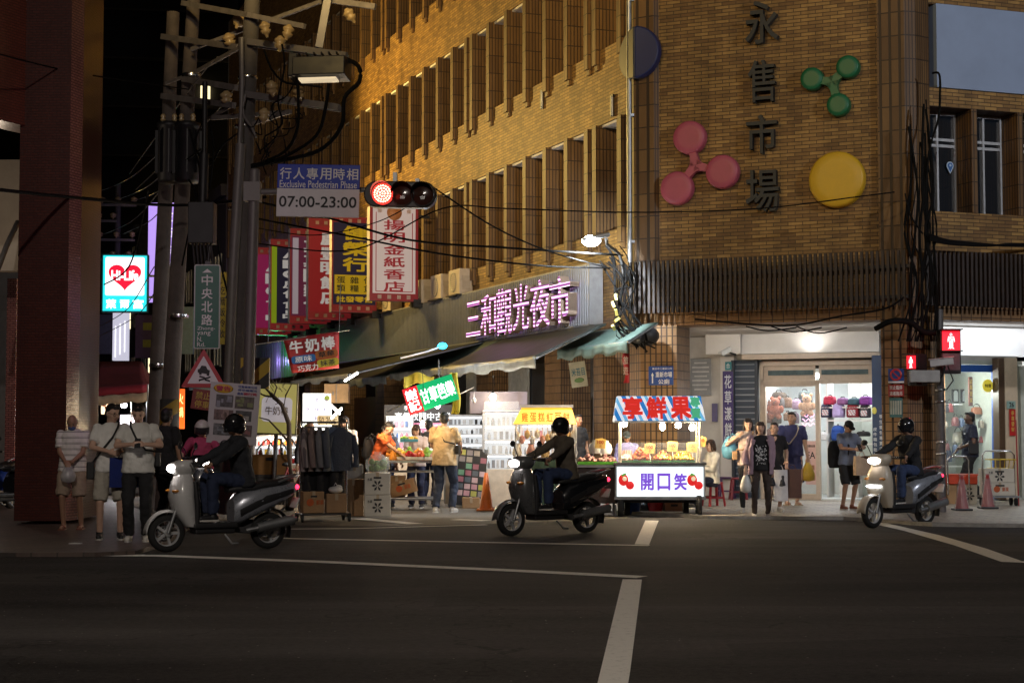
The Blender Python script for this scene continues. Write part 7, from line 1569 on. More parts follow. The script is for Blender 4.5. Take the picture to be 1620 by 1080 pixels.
for s in (-1, 1): mb = MB(); mb.lathe([(.1, -.02), (.13, -.02), (.13, .02), (.1, .02)], (s * .3, -.2, .13), 16, True, 'X'); mb.build("wheel", RUBBER, t)
mb = MB()
for i in range(3): mb.tube([(-.3 + i * .22, .0, .65), (-.28 + i * .22, 0, 1.1 + .1 * i), (-.1 + i * .22, .02, 1.3), (.05 + i * .22, .05, 1.1)], .018, 6)
mb.build("hoop", STEEL, t)
o = thing("crate", "orange brown plastic crate on the dark handcart", "crate", t.location + Vector((0, -.05, .65))); mb = MB(); mb.box((0, 0, .015), (.62, .4, .03))
for s in (-1, 1): mb.box((s * .31, 0, .18), (.015, .41, .36)); mb.box((0, s * .2, .18), (.6, .015, .36))
mb.build("box", mat("crate_ochre", (.36, .17, .04), .55, var=.2), o); mb = MB(); mb.box((0, -.21, .28), (.16, .006, .06)); mb.build("grip", INK, o)
for i in range(4):
    b_ = thing("sauce_bottle", ("tall brown", "tall clear", "short red", "short dark") [i] + " bottle standing in the orange brown crate", "bottle", o.location + Vector((-.2 + i * .13, 0, .03))); mb = MB(); mb.lathe([(.035, 0), (.035, .3 + .05 * (i < 2)), (.012, .38 + .05 * (i < 2)), (.012, .44)], (0, 0, 0), 10); mb.build("bottle", mat(f"glassy_{i}", ((.12, .05, .02), (.5, .5, .45), (.4, .04, .03), (.03, .03, .03))[i], .2), b_); mb = MB(); mb.cyl((0, 0, .44), (0, 0, .46), .015, n=8); mb.build("cap", REDP, b_)
t = thing("bicycle", "bicycle half hidden behind the clothes rack", "bicycle", gz(462, 809, .004), R(70)); 
for x in (-.5, .5):
    mb = MB(); n = 28; mb.tube([(x + math.cos(2 * math.pi * i / n) * .31, 0, .33 + math.sin(2 * math.pi * i / n) * .31) for i in range(n + 1)], .018, 6); o = mb.build("wheel", RUBBER, t); mb = MB()
    mb.tube([(x + math.cos(2 * math.pi * i / n) * .285, 0, .33 + math.sin(2 * math.pi * i / n) * .285) for i in range(n + 1)], .01, 5)
    for i in range(12): mb.cyl((x, 0, .33), (x + math.cos(R(30 * i)) * .28, 0, .33 + math.sin(R(30 * i)) * .28), .003, n=4)
    mb.build("rim", CHROME, o)
mb = MB()
for a, b_ in (((-.5, .33), (-.05, .3)), ((-.05, .3), (-.2, .8)), ((-.2, .75), (.38, .75)), ((-.05, .3), (.38, .72)), ((-.5, .33), (-.2, .75)), ((.5, .33), (.36, .95))): mb.cyl((a[0], 0, a[1]), (b_[0], 0, b_[1]), .016, n=8)
mb.build("frame", mat("bike_maroon", (.2, .02, .03), .35), t); mb = MB(); mb.tube([(.3, -.26, .98), (.36, -.1, 1.0), (.36, .1, 1.0), (.3, .26, .98)], .014, 6); mb.build("handlebar", CHROME, t); mb = MB(); mb.ell((-.22, 0, .85), (.13, .07, .04)); mb.build("saddle", BLACK, t)

# ================================================================= goods by the right kerb
FILMC = mat("cone_red", (.3, .012, .012), .5, var=.15)
cone(gz(1522, 807, .05), .62, "dull red cone in a plastic sleeve next to the white scooter", FILMC, True); cone(gz(1563, 804, .05), .62, "dull red cone in a plastic sleeve beside the hand truck", FILMC, True)
q = gz(1519, 797, .05); t = thing("basin_crate", "bright orange red shallow crate on white cartons", "crate", q + Vector((0, .2, .38))); mb = MB(); mb.box((0, 0, .012), (.66, .4, .024))
for s in (-1, 1): mb.box((s * .33, 0, .09), (.02, .41, .18)); mb.box((0, s * .2, .09), (.65, .02, .18))
mb.build("box", mat("crate_vermilion", (.6, .06, .02), .4), t, bevel=.01); mb = MB(); mb.box((0, 0, .18), (.71, .45, .02)); mb.build("rim", mat("crate_vermilion", (.6, .06, .02), .4), t)
carton(q + Vector((.18, .2, 0)), .3, .36, .37, R(3), CARDW, "white carton printed with a leaf between the wrapped cones", "leaf"); carton(q + Vector((-.2, .22, 0)), .34, .34, .37, R(-3), CARD, "brown carton under the orange red crate", None)
q = gz(1585, 800, .05); t = thing("hand_truck", "steel platform hand truck with a tall handle by the right kerb", "hand truck", q); mb = MB(); mb.box((0, .2, .17), (.7, .45, .03)); mb.build("platform", STEEL, t)
for x in (-.28, .28):
    for y in (.05, .36): mb = MB(); mb.lathe([(.03, -.02), (.075, -.02), (.075, .02), (.03, .02)], (x, y, .075), 14, True, 'X'); mb.build("wheel", RUBBER, t)
mb = MB(); mb.tube([(-.32, .1, .18), (-.32, .1, .95), (-.26, .1, 1.02), (.2, .1, 1.02), (.27, .1, .95), (.27, .1, .18)], .018, 8); mb.tube([(-.95, .2, .2), (-.95, .2, .85), (-.9, .2, .92), (-.6, .2, .92), (-.55, .2, .85), (-.55, .2, .2)], .016, 8); mb.build("handle", CHROME, t)
mb = MB(); mb.cyl((.33, .05, .0), (.3, .05, 1.6), .014, n=8); mb.build("pole", mat("rod_striped", (.4, .05, .05), .4), t)
carton(q + Vector((-.02, .22, .19)), .56, .38, .24, 0, CARDW, "lower white vegetable carton on the hand truck", "dot"); carton(q + Vector((-.03, .22, .435)), .56, .38, .26, R(2), CARDW, "upper white vegetable carton on the hand truck", "leaf")
for px, py, lab in ((1575, 689, "folded yellow wire basket on the hand truck's load"),):
    o = thing("wire_basket", lab, "basket", q + Vector((.05, .25, .7))); mb = MB()
    for i in range(6): mb.cyl((-.2 + i * .08, -.14, 0), (-.2 + i * .08, .14, .0), .008, n=5); mb.cyl((-.2 + i * .08, -.14, 0), (-.22 + i * .088, -.17, .16), .008, n=5)
    mb.tube([(-.23, -.17, .16), (.25, -.17, .16), (.25, .17, .16), (-.23, .17, .16), (-.23, -.17, .16)], .012, 6); mb.build("wire", mat("basket_yellow", (.6, .42, .03), .4), o)
q = gz(1612, 790, .05); t = thing("street_table", "cluttered table with a yellow top crate at the frame's edge", "table", q + Vector((.15, .5, 0))); mb = MB(); mb.box((0, 0, .74), (.8, .5, .04)); mb.build("table_top", STEEL, t); mb = MB(); mb.box((0, .2, .4), (.75, .03, .66)); mb.build("panel", mat("table_blue_panel", (.03, .05, .09), .5), t)
for x in (-.36, .36): mb = MB(); mb.cyl((x, -.2, 0), (x, -.2, .72), .018, n=6); mb.build("leg", STEEL, t)
o = thing("crate", "yellow shallow crate standing on the cluttered table", "crate", t.location + Vector((-.05, 0, .765))); mb = MB(); mb.box((0, 0, .09), (.6, .4, .1)); mb.build("box", mat("tub_blue_grey", (.06, .08, .11), .5), o, bevel=.02); mb = MB(); mb.box((0, 0, .17), (.66, .45, .05)); mb.build("rim", mat("tub_yellow", (.62, .46, .04), .4), o, bevel=.01)
# ================================================================= people
FOLD = bpy.data.textures.new('folds', 'CLOUDS'); FOLD.noise_scale = .11; FOLD.noise_depth = 2
def remeshed(mb, name, m, parent, voxel, smooth=0):
    tmp = bpy.data.objects.new("tmp", mb.mesh("tmp", m)); COL.objects.link(tmp)
    md = tmp.modifiers.new("r", 'REMESH'); md.mode = 'VOXEL'; md.voxel_size = voxel; md.use_smooth_shade = True
    if name in ('shirt', 'trousers', 'skirt', 'cardigan'):
        m3_ = tmp.modifiers.new('d', 'DISPLACE'); m3_.texture = FOLD; m3_.strength = .042; m3_.mid_level = .42
    if smooth:
        m2_ = tmp.modifiers.new("s", 'SMOOTH'); m2_.factor = .5; m2_.iterations = smooth
    dg = bpy.context.evaluated_depsgraph_get(); dg.update(); me = bpy.data.meshes.new_from_object(tmp.evaluated_get(dg)); me.name = name
    bpy.data.objects.remove(tmp); me.materials.clear()
    for x in (m if isinstance(m, (list, tuple)) else [m]): me.materials.append(x)
    me.polygons.foreach_set("use_smooth", [True] * len(me.polygons)); me.polygons.foreach_set("material_index", [0] * len(me.polygons))
    o = bpy.data.objects.new(name, me); COL.objects.link(o); o.parent = parent; return o
def cap(mb, p0, p1, r0, r1):
    mb.cyl(p0, p1, r0, r1, 12); mb.ell(p0, r0 * .995, 10, 7); mb.ell(p1, r1 * .995, 10, 7)
def ik(a, c, l1, l2, pole):
    a, c, pole = Vector(a), Vector(c), Vector(pole); d = c - a; L = min(d.length, (l1 + l2) * .998); d.normalize(); c = a + d * L
    x = (l1 * l1 - l2 * l2 + L * L) / (2 * L); h = math.sqrt(max(0, l1 * l1 - x * x)); n = pole - d * pole.dot(d); n.normalize(); return a + d * x + n * h, c
SKIN = [mat("skin_warm", (.52, .31, .21), .5, var=.1, scale=20), mat("skin_tan", (.36, .20, .13), .5, var=.1, scale=20), mat("skin_light", (.6, .38, .28), .5, var=.1, scale=20), mat("skin_deep", (.13, .07, .045), .5, var=.1, scale=20)]
HAIR = mat("hair_black", (.012, .010, .010), .4, var=.3, scale=60, bump=.5, bscale=90); HAIRB = mat("hair_brown", (.05, .025, .015), .4, var=.3, scale=60, bump=.5, bscale=90); HAIRG = mat("hair_grey", (.18, .15, .13), .6, var=.3, scale=60)
def ring(c, rx, ry, n=18, q=None):
    return [(q @ Vector((math.cos(2 * math.pi * i / n) * rx, math.sin(2 * math.pi * i / n) * ry, 0)) if q else Vector((math.cos(2 * math.pi * i / n) * rx, math.sin(2 * math.pi * i / n) * ry, 0))) + Vector(c) for i in range(n)]
def cloth(name, c, **k):
    k.setdefault("bump", .9); k.setdefault("bscale", 9); return mat("wear_" + name, c, .85, var=.14, scale=5, **k)
def person(label, p, yaw, h=1.7, skin=0, top=None, bottom=None, shoe=None, hair=HAIR, hairstyle="short", la=None, ra=None, lf=None, rf=None, pz=.92, lean=0.0, twist=0.0, hyaw=0.0, hpitch=0.0,
           legs="long", sleeve="short", build=1.0, lpole=(.6, .8, -.3), rpole=(-.6, .8, -.3), kpole=(0, -1, .1), px=0.0, py=0.0, bare=False, group=None, hem=.84, dress=None, over=None, curl=.5, mask=None, glasses=False):
    """faces -y before yaw; 'l' is the figure's own left (+x)"""
    t = thing("person", label, "person", p, yaw, group); s = h / 1.70; t.scale = (s, s, s)
    sk = SKIN[skin]; pel = Vector((px, py, pz)); Q = Matrix.Rotation(twist, 3, 'Z') @ Matrix.Rotation(lean, 3, 'X')
    U = lambda x, y, z: pel + Q @ Vector((x, y, z - .92))
    b = build; chest, waist, neck, headc = U(0, -.0, 1.27), U(0, 0, 1.08), U(0, .012, 1.44), U(0, -.012, 1.575)
    HQ = Q @ Matrix.Rotation(hyaw, 3, 'Z') @ Matrix.Rotation(hpitch, 3, 'X'); hb = U(0, .005, 1.49)
    Hd = lambda x, y, z: hb + HQ @ Vector((x, y - .012, z + .085))
    sh = {1: U(.168 * b, .012, 1.38), -1: U(-.168 * b, .012, 1.38)}; hip = {1: pel + Vector((.088 * b, 0, -.02)), -1: pel + Vector((-.088 * b, 0, -.02))}
    arm = {}
    for sd, tgt, pole in ((1, la, lpole), (-1, ra, rpole)):
        w = U(*tgt) if tgt else U(sd * .25 * b, -.03, .87)
        e, w = ik(sh[sd], w, .275, .245, Q @ Vector(pole)); arm[sd] = (sh[sd], e, w)
    leg = {}
    for sd, f in ((1, lf), (-1, rf)):
        a = Vector(f) if f else Vector((sd * .1 + px, .03 + py * .0, .085)); kn, a = ik(hip[sd], a, .43, .42, Vector(kpole) + Vector((sd * .12, 0, 0))); leg[sd] = (hip[sd], kn, a)
    mb = MB()
    mb.ell(Hd(0, 0, .012), (.073, .094, .103), 16, 12, HQ.to_euler()); mb.ell(Hd(0, -.03, -.05), (.054, .058, .062), 12, 9, HQ.to_euler()); mb.ell(Hd(0, -.062, -.082), (.026, .022, .022), 8, 6)
    mb.ell(Hd(0, -.094, -.018), (.013, .018, .018), 8, 6); cap(mb, Hd(0, -.086, .02), Hd(0, -.1, -.018), .009, .013)
    for sd in (-1, 1): mb.ell(Hd(sd * .074, .005, -.005), (.011, .022, .031), 8, 6, HQ.to_euler()); mb.ell(Hd(sd * .035, -.062, -.02), (.028, .026, .03), 8, 6)
    cap(mb, U(0, .015, 1.40), Hd(0, .012, -.05), .056, .052)
    mb.loft([ring(U(0, 0, z), rx * b, ry * b, 14, Q) for z, rx, ry in ((.86, .15, .1), (.98, .15, .1), (1.08, .135, .09), (1.25, .155, .105), (1.36, .15, .085), (1.43, .07, .06))])
    for sd in (-1, 1):
        a, e, w = arm[sd]; cap(mb, a, e, .05 * b, .038 * b); cap(mb, e, w, .037 * b, .025)
        d = (w - e).normalized(); side = d.cross(Q @ Vector((0, -1, .2))); side = side.normalized() if side.length > .1 else Vector((1, 0, 0)); nrm = side.cross(d).normalized()
        if sd < 0: side = -side
        pc = w + d * .05; q = Matrix((side, nrm, d)).transposed()
        mb.ell(pc, (.037, .018, .052), 10, 8, q.to_euler())
        for i in range(4):
            r0 = w + d * .088 + side * (-.027 + .018 * i) ; L = (.038, .044, .041, .033)[i]; cd = (d * math.cos(curl) - nrm * math.sin(curl)); r1 = r0 + cd * L; cd2 = (d * math.cos(curl * 2.2) - nrm * math.sin(curl * 2.2)); cap(mb, r0, r1, .0088, .008); cap(mb, r1, r1 + cd2 * L * .8, .008, .0068)
        r0 = w + d * .03 + side * .033; r1 = r0 + (d * .75 + side * .6 - nrm * .3).normalized() * .038; cap(mb, r0, r1, .011, .0095); cap(mb, r1, r1 + (d + side * .1 - nrm * .4).normalized() * .028, .0095, .0075)
        a, kn, f = leg[sd]; cap(mb, a, kn, .08 * b, .05); cap(mb, kn, f, .048, .036)
        cv = kn.lerp(f, .3) + (kn - f).normalized().cross(Vector((1, 0, 0))) * .0; mb.ell(cv + Vector((0, .012, 0)), (.045, .047, .11), 10, 8)
        cap(mb, f + Vector((0, .02, -.045)), f + Vector((sd * .01, -.13, -.055)), .035, .028)
    remeshed(mb, "body", sk, t, .0095, 1)
    def part(name, mb, m): return mb.build(name, m, t)
    if mask is None or True:
        mb = MB()
        for sd in (-1, 1): mb.ell(Hd(sd * .031, -.0835, .012), (.0115, .006, .006), 8, 6, HQ.to_euler())
        part("eye", mb, mat("eye_dark", (.02, .015, .012), .2, var=0))
        mb = MB()
        for sd in (-1, 1): mb.ell(Hd(sd * .033, -.086, .034), (.018, .005, .0045), 8, 5, HQ.to_euler())
        part("eyebrow", mb, HAIR if hair is not HAIRG else HAIRG)
        if mask: mb = MB(); mb.ell(Hd(0, -.062, -.048), (.058, .046, .048), 12, 9, HQ.to_euler()); part("mask", mb, mask)
        else: mb = MB(); mb.ell(Hd(0, -.088, -.055), (.023, .008, .006), 8, 5, HQ.to_euler()); part("mouth", mb, mat("lip", (.3, .09, .07), .4, var=0))
    if glasses:
        mb = MB()
        for sd in (-1, 1): mb.tube([Hd(sd * .034 + math.cos(R(30 * i)) * .022, -.097, .01 + math.sin(R(30 * i)) * .017) for i in range(13)], .0025, 5); mb.tube([Hd(sd * .056, -.096, .014), Hd(sd * .076, -.0, .012)], .0025, 5)
        part("glasses", mb, INK)
    # hair
    if hairstyle in ("short", "bob", "tail", "fringe", "bald"):
        mb = MB()
        if hairstyle == "bald":
            for sd in (-1, 1): mb.ell(Hd(sd * .06, .035, -.0), (.022, .05, .035), 10, 8)
            mb.ell(Hd(0, .075, -.012), (.06, .03, .04), 10, 8)
        else:
            mb.ell(Hd(0, .026, .045), (.081, .09, .08), 16, 12, HQ.to_euler()); mb.ell(Hd(0, .05, -.01), (.075, .062, .075), 12, 9, HQ.to_euler())
            for i in range(7): a = R(200 + i * 23); mb.ell(Hd(math.cos(a) * .05, .0 + math.sin(a) * .068, .086 + .01 * (i % 2)), (.026, .026, .022), 8, 6)
            if hairstyle in ("bob", "fringe"):
                for sd in (-1, 1): cap(mb, Hd(sd * .068, .0, .03), Hd(sd * .07, -.01, -.085), .03, .026)
                mb.ell(Hd(0, .06, -.05), (.078, .045, .08), 12, 9, HQ.to_euler())
                for i in range(5): mb.ell(Hd(-.05 + i * .025, -.078, .062), (.018, .016, .024), 8, 6)
            if hairstyle == "tail": cap(mb, Hd(0, .1, .02), Hd(.02, .125, -.14), .035, .016); mb.ell(Hd(0, .095, .04), (.035, .035, .035))
        remeshed(mb, "hair", hair, t, .009)
    elif hairstyle == "cap":
        mb = MB(); mb.ell(Hd(0, .05, -.02), (.076, .06, .06), 12, 9); remeshed(mb, "hair", hair, t, .01)
        mb = MB(); mb.ell(Hd(0, .01, .045), (.085, .102, .078), 14, 9, HQ.to_euler()); mb.ell(Hd(0, -.115, .038), (.07, .065, .011), 14, 6, (HQ @ Matrix.Rotation(R(12), 3, 'X')).to_euler()); remeshed(mb, "cap", over or mat("cap_black", (.012, .012, .014), .8), t, .008)
    elif hairstyle == "helmet":
        mb = MB(); mb.ell(Hd(0, .012, .03), (.118, .135, .125), 16, 12, HQ.to_euler()); mb.ell(Hd(0, .05, -.05), (.1, .085, .07), 12, 9, HQ.to_euler()); o = remeshed(mb, "helmet", over, t, .012)
        mb = MB(); n = 10
        mb.grid(lambda u, v: Hd(math.sin((u - .5) * 2.4) * .124, .01 - math.cos((u - .5) * 2.4) * .15, .05 - v * .11), 10, 3); g = mb.build("visor", mat("visor_smoke", (.02, .02, .025), .05, var=0, alpha=.55), t, solid=.003)
    # clothes
    if top:
        mb = MB(); z0 = hem if not dress else .9
        prof = [(z0, .196, .142), (.98, .185, .132), (1.1, .166, .12), (1.25, .172, .126), (1.345, .168, .11), (1.41, .135, .088), (1.452, .073, .07)]
        mb.loft([ring(U(0, 0, z), rx * b, ry * b, 20, Q) for z, rx, ry in prof])
        for sd in (-1, 1):
            a, e, w = arm[sd]; q = (e - a)
            if sleeve == "none": continue
            mb.ell(a, .062 * b, 12, 9)
            if sleeve == "short": mb.cyl(a, a + q * .72, .059 * b, .064 * b, 14)
            else: cap(mb, a, e, .066 * b, .056 * b); mb.cyl(e, e + (w - e) * .92, .057 * b, .042, 14)
        remeshed(mb, "shirt", top, t, .0125, 1)
    if dress:
        mb = MB(); mb.loft([ring(U(0, 0, 1.08) if z > 1.0 else (0 + px, py * .5, z), rx, ry, 20, Q if z > 1 else None) for z, rx, ry in ((.42, .215, .17), (.6, .2, .155), (.8, .185, .135), (.92, .178, .125), (1.08, .16, .115))]); remeshed(mb, "skirt", dress, t, .0125, 1)
    if bottom and not dress:
        mb = MB(); mb.loft([ring(pel + Vector((0, 0, z)), rx * b, ry * b, 18) for z, rx, ry in ((-.13, .12, .1), (-.09, .165, .115), (.0, .17, .118), (.09, .158, .11), (.13, .15, .104))])
        for sd in (-1, 1):
            a, kn, f = leg[sd]; mb.ell(a, .09 * b, 12, 9)
            if legs == "shorts": mb.cyl(a, a.lerp(kn, 1.0), .096 * b, .088 * b, 16)
            else:
                w0 = .074 if legs != "slim" else .056; w1 = .062 if legs != "slim" else .043; cap(mb, a, kn, .092 * b, w0); mb.cyl(kn, kn.lerp(f, .98), w0, w1, 14)
        remeshed(mb, "trousers", bottom, t, .0125, 1)
    for sd in (-1, 1):
        f = leg[sd][2]; mb = MB(); toe = f + Vector((sd * .012, -.155, -.05))
        if bare:
            mb.box(f + Vector((sd * .005, -.055, -.078)), (.09, .25, .018)); mb.tube([f + Vector((-.04, -.08, -.06)), f + Vector((0, -.085, -.018)), f + Vector((.045, -.08, -.06))], .012, 6); mb.build("sandal", shoe, t, bevel=.006)
        else:
            cap(mb, f + Vector((0, .03, -.042)), toe, .04, .034); mb.cyl(f + Vector((0, .005, -.04)), f + Vector((0, .0, .015)), .045, .043, 12); remeshed(mb, "shoe", shoe, t, .009)
            mb = MB(); n = 12; mb.slab([(f.x + sd * .006 + math.cos(2 * math.pi * i / n) * .046, f.y - .06 + math.sin(2 * math.pi * i / n) * .145) for i in range(n)], f.z - .085, f.z - .065); mb.build("sole", mat("sole_white", (.6, .58, .54), .6), t)
    t["_arm"] = [list(arm[1][2]), list(arm[-1][2]), list(sh[1]), list(sh[-1])]
    return t
def at_hand(t, side, dz=0.0, dx=0.0, dy=0.0):
    a = t["_arm"]; v = Vector(a[0] if side > 0 else a[1]); s = t.scale[0]; v = v * s
    return t.location + Matrix.Rotation(t.rotation_euler.z, 3, 'Z') @ (v + Vector((dx, dy, dz)))
def local(t, x, y, z): return t.location + Matrix.Rotation(t.rotation_euler.z, 3, 'Z') @ (Vector((x, y, z)) * t.scale[0])
def strap_bag(t, label, side, m, size, z, name="shoulder_bag", dy=-.02, strapm=None):
    """bag on the hip with a strap over the opposite shoulder; side +1 = figure's left hip"""
    o = thing(name, label, "bag", local(t, side * .24, dy, z), t.rotation_euler.z); w, d, h = size
    mb = MB(); mb.box((0, 0, 0), (d, w, h)); mb.build("body", m, o, bevel=.015)
    mb = MB(); P = []
    for x, y, zz in ((side * .21, -.05, z + .1), (side * .1, -.145, 1.12), (-side * .02, -.148, 1.27), (-side * .085, -.1, 1.40), (-side * .1, 0, 1.46), (-side * .07, .09, 1.38), (side * .06, .14, 1.2), (side * .21, .05, z + .1)):
        P.append((Vector((x, y, zz)) - Vector((side * .24, dy, z))) * t.scale[0])
    mb.tube(P, .013, 6); mb.build("strap", strapm or m, o); return o
def carried(label, p, w, h, m, name="shopping_bag", rz=0.0, d=.12, taper=1.0, film=False, content=None):
    o = thing(name, label, "bag", p, rz); mb = MB()
    if film:
        mb.lathe([(.02, -h), (w * .5, -h + .03), (w * .56, -h * .65), (w * .3, -h * .25), (.02, -.03)], (0, 0, 0), 14)
    else: mb.loft([[(x * w / 2 * e, y * d / 2 * e2, z) for x, y in ((-1, -1), (1, -1), (1, 1), (-1, 1))] for z, e, e2 in ((-h, taper, 1), (-h * .5, 1, 1.05), (-.08, 1, .7))])
    mb.build("body", m, o, bevel=0 if film else .008); mb = MB(); mb.tube([(-w * .22, 0, -.09), (-w * .1, 0, -.01), (w * .1, 0, -.01), (w * .22, 0, -.09)], .007, 5); mb.build("handle", m, o)
    if content: mb = MB(); [mb.ell((rnd.uniform(-w * .25, w * .25), rnd.uniform(-.03, .03), -h + .06 + rnd.uniform(0, h * .3)), w * .15, 7, 5) for i in range(6)]; mb.build("contents", content, o)
    return o
def phone(p, rz, label):
    o = thing("phone", label, "phone", p, rz); o.rotation_euler = (R(-35), 0, rz); mb = MB(); mb.box((0, 0, 0), (.075, .009, .15)); mb.build("case", BLACK, o, bevel=.004); mb = MB(); mb.box((0, .0055, 0), (.066, .002, .138)); mb.build("screen", emi("phone_screen", (.7, .8, 1), .9), o)
WHT, CRM, NVY, BLK = cloth("white", (.76, .75, .72)), cloth("cream", (.62, .53, .40)), cloth("navy", (.02, .025, .06)), cloth("black", (.014, .014, .016))
KHK, PALEK = cloth("khaki", (.34, .26, .19)), cloth("stone", (.4, .37, .31))
SHB, SHW, SHT = mat("shoe_dark", (.015, .015, .017), .5), mat("shoe_pale", (.6, .57, .52), .6), mat("sandal_brown", (.2, .06, .03), .5)
STRIPE = stripemat("wear_striped", [(0, (.74, .71, .67)), (.62, (.09, .09, .10)), (.72, (.74, .71, .67)), (.84, (.28, .26, .24)), (.9, (.74, .71, .67))], 2, .085, 0, .85)
# --- three men waiting at the kerb and the one behind them
p = gz(113, 837, .05)
m1 = person("older balding man in a striped polo and khaki shorts looking down", p, R(4), 1.66, 1, STRIPE, KHK, SHT, HAIRG, "bald", la=(.06, -.26, 1.0), ra=(-.06, -.26, 1.0), hpitch=R(32), legs="shorts", build=1.06, bare=True, mask=mat("face_mask_blue", (.08, .12, .3), .7), lf=(.13, .04, .085), rf=(-.11, -.02, .085))
carried("clear plastic bag with white food boxes held by the older man", local(m1, 0, -.29, .99), .2, .3, mat("bag_clear", (.6, .6, .62), .2, var=0, alpha=.5), "plastic_bag", R(4), film=True, content=WHT)
p = gz(173, 853, .05)
m2m = person("man in glasses and a pale open collar shirt with stone shorts", p, R(14), 1.76, 2, WHT, PALEK, SHB, HAIR, "short", la=(.16, -.26, 1.12), ra=(-.03, -.27, 1.1), rpole=(-1, .4, -.2), hyaw=R(34), hpitch=R(16), legs="shorts", glasses=True, lf=(.13, -.03, .085), rf=(-.12, .03, .085), lpole=(.9, .4, -.4))
strap_bag(m2m, "small black bag slung on the hip of the man in glasses", -1, mat("bag_black", (.012, .012, .014), .6), (.24, .1, .22), .86)
carried("flat royal blue tote bag hanging from the forearm of the man in glasses", local(m2m, .17, -.24, 1.1), .37, .46, mat("tote_blue", (.006, .02, .16), .8, bump=.3), "tote_bag", R(8), .1)
p = gz(217, 856, .05)
m3 = person("man in a plain pale T-shirt and black trousers typing on his phone", p, R(8), 1.76, 2, cloth("pale_grey", (.66, .65, .61)), BLK, SHW, HAIR, "short", la=(.09, -.3, 1.19), ra=(-.05, -.3, 1.19), hpitch=R(28), build=1.05, lpole=(1, .3, -.5), rpole=(-1, .3, -.5))
strap_bag(m3, "thin black cross body bag of the man typing on his phone", 1, mat("bag_black", (.012, .012, .014), .6), (.16, .06, .18), 1.0)
phone(local(m3, .02, -.36, 1.2), R(8), "black phone in the hands of the man in the pale T-shirt")
m4 = person("person in black with dark hair standing behind the phone user", gz(262, 842, .05), R(150), 1.72, 1, BLK, BLK, SHB, HAIR, "short", hyaw=R(20))
# --- market customers and sellers
q = Vector((D(597, 700, 30.5).x, 30.5, .004))
m5 = person("man in a bright orange shirt leaning over the fruit table with a backpack", q, R(66), 1.66, 0, cloth("orange", (.75, .14, .03)), BLK, SHB, HAIR, "short", lean=R(-20) * -1, ra=(-.12, -.55, 1.22), la=(.12, -.42, 1.05), hpitch=R(14), legs="long")
o = thing("backpack", "black backpack worn by the orange shirted man", "backpack", local(m5, .02, .17, 1.17), m5.rotation_euler.z); mb = MB(); mb.loft([[(math.cos(a) * .15 * e, .03 + math.sin(a) * .08 * e, z) for a in [2 * math.pi * i / 12 for i in range(12)]] for z, e in ((-.24, .8), (-.18, 1), (.05, 1), (.15, .8), (.19, .4))]); mb.build("body", BLK, o); mb = MB(); mb.box((0, .11, -.1), (.2, .04, .16)); mb.build("pocket", BLK, o, bevel=.02); mb = MB()
for s in (-1, 1): mb.tube([(s * .1, .0, .15), (s * .12, -.1, .24), (s * .12, -.26, .14), (s * .14, -.26, -.05), (s * .13, -.05, -.18)], .02, 6)
mb.build("strap", BLK, o)
t = fruit_tray(local(m5, -.1, -.72, 1.27), .3, .2, .03, TRB, [FGRN, FY], "teal tray of cut fruit handed over by the orange shirted man", .03, 20, R(10))
person("dark haired child's head behind the orange shirted man's arm", Vector((D(613, 700, 31.2).x, 31.2, .004)), R(-30), 1.58, 0, cloth("bluegrey", (.2, .24, .32)), NVY, SHB, HAIR, "fringe", hpitch=R(15))
person("stall girl with brown shoulder length hair looking down behind the fruit table", Vector((D(659, 700, 31.2).x, 31.2, .004)), R(-8), 1.58, 2, cloth("blush", (.62, .5, .45)), NVY, SHB, HAIRB, "bob", hpitch=R(30), la=(.1, -.3, 1.05), ra=(-.12, -.32, 1.1))
person("black haired person in a dark grey top facing the phone shelves", Vector((D(679, 700, 32.3).x, 32.3, .004)), R(165), 1.66, 1, cloth("charcoal", (.06, .06, .065)), NVY, SHB, HAIR, "short")
m6 = person("man in a loose beige T-shirt and jeans standing with his back turned", Vector((D(703, 700, 29.4).x, 29.4, .004)), R(160), 1.78, 0, cloth("beige", (.66, .48, .27)), cloth("jeans", (.045, .06, .1)), SHW, HAIR, "short", build=1.12, hyaw=R(24), hpitch=R(10), ra=(-.16, -.34, 1.06), la=(.2, -.28, 1.0), hem=.80, lf=(.13, .06, .085), rf=(-.12, -.06, .085))
strap_bag(m6, "small black camera bag worn by the man in beige", -1, mat("bag_black", (.012, .012, .014), .6), (.12, .07, .16), 1.06)
person("older man in a dark jacket behind the clothes rack", Vector((D(489, 700, 30).x, 30, .004)), R(30), 1.64, 1, cloth("dark_jacket", (.05, .05, .06)), BLK, SHB, HAIRG, "bald", sleeve="long", hpitch=R(20))
m7 = person("young man in a white printed T-shirt between rack and orange shirt", Vector((D(545, 700, 30.2).x, 30.2, .004)), R(-10), 1.72, 2, WHT, cloth("grey_trousers", (.16, .16, .17)), SHW, HAIR, "fringe", hpitch=R(14), la=(.1, -.24, 1.0))
mb = MB(); mb.prism([(math.cos(R(30 * i)) * .06, math.sin(R(30 * i)) * .05) for i in range(12)], -.004, 0); mb.build("shirt_print", mat("print_lime", (.3, .4, .1), .7), m7).location = (0, -.133, 1.22)
person("dark clothed person in the gap between the tiled columns", Vector((D(914, 700, 31.0).x, 31.0, .1)), R(40), 1.66, 1, BLK, BLK, SHB, HAIR, "short")
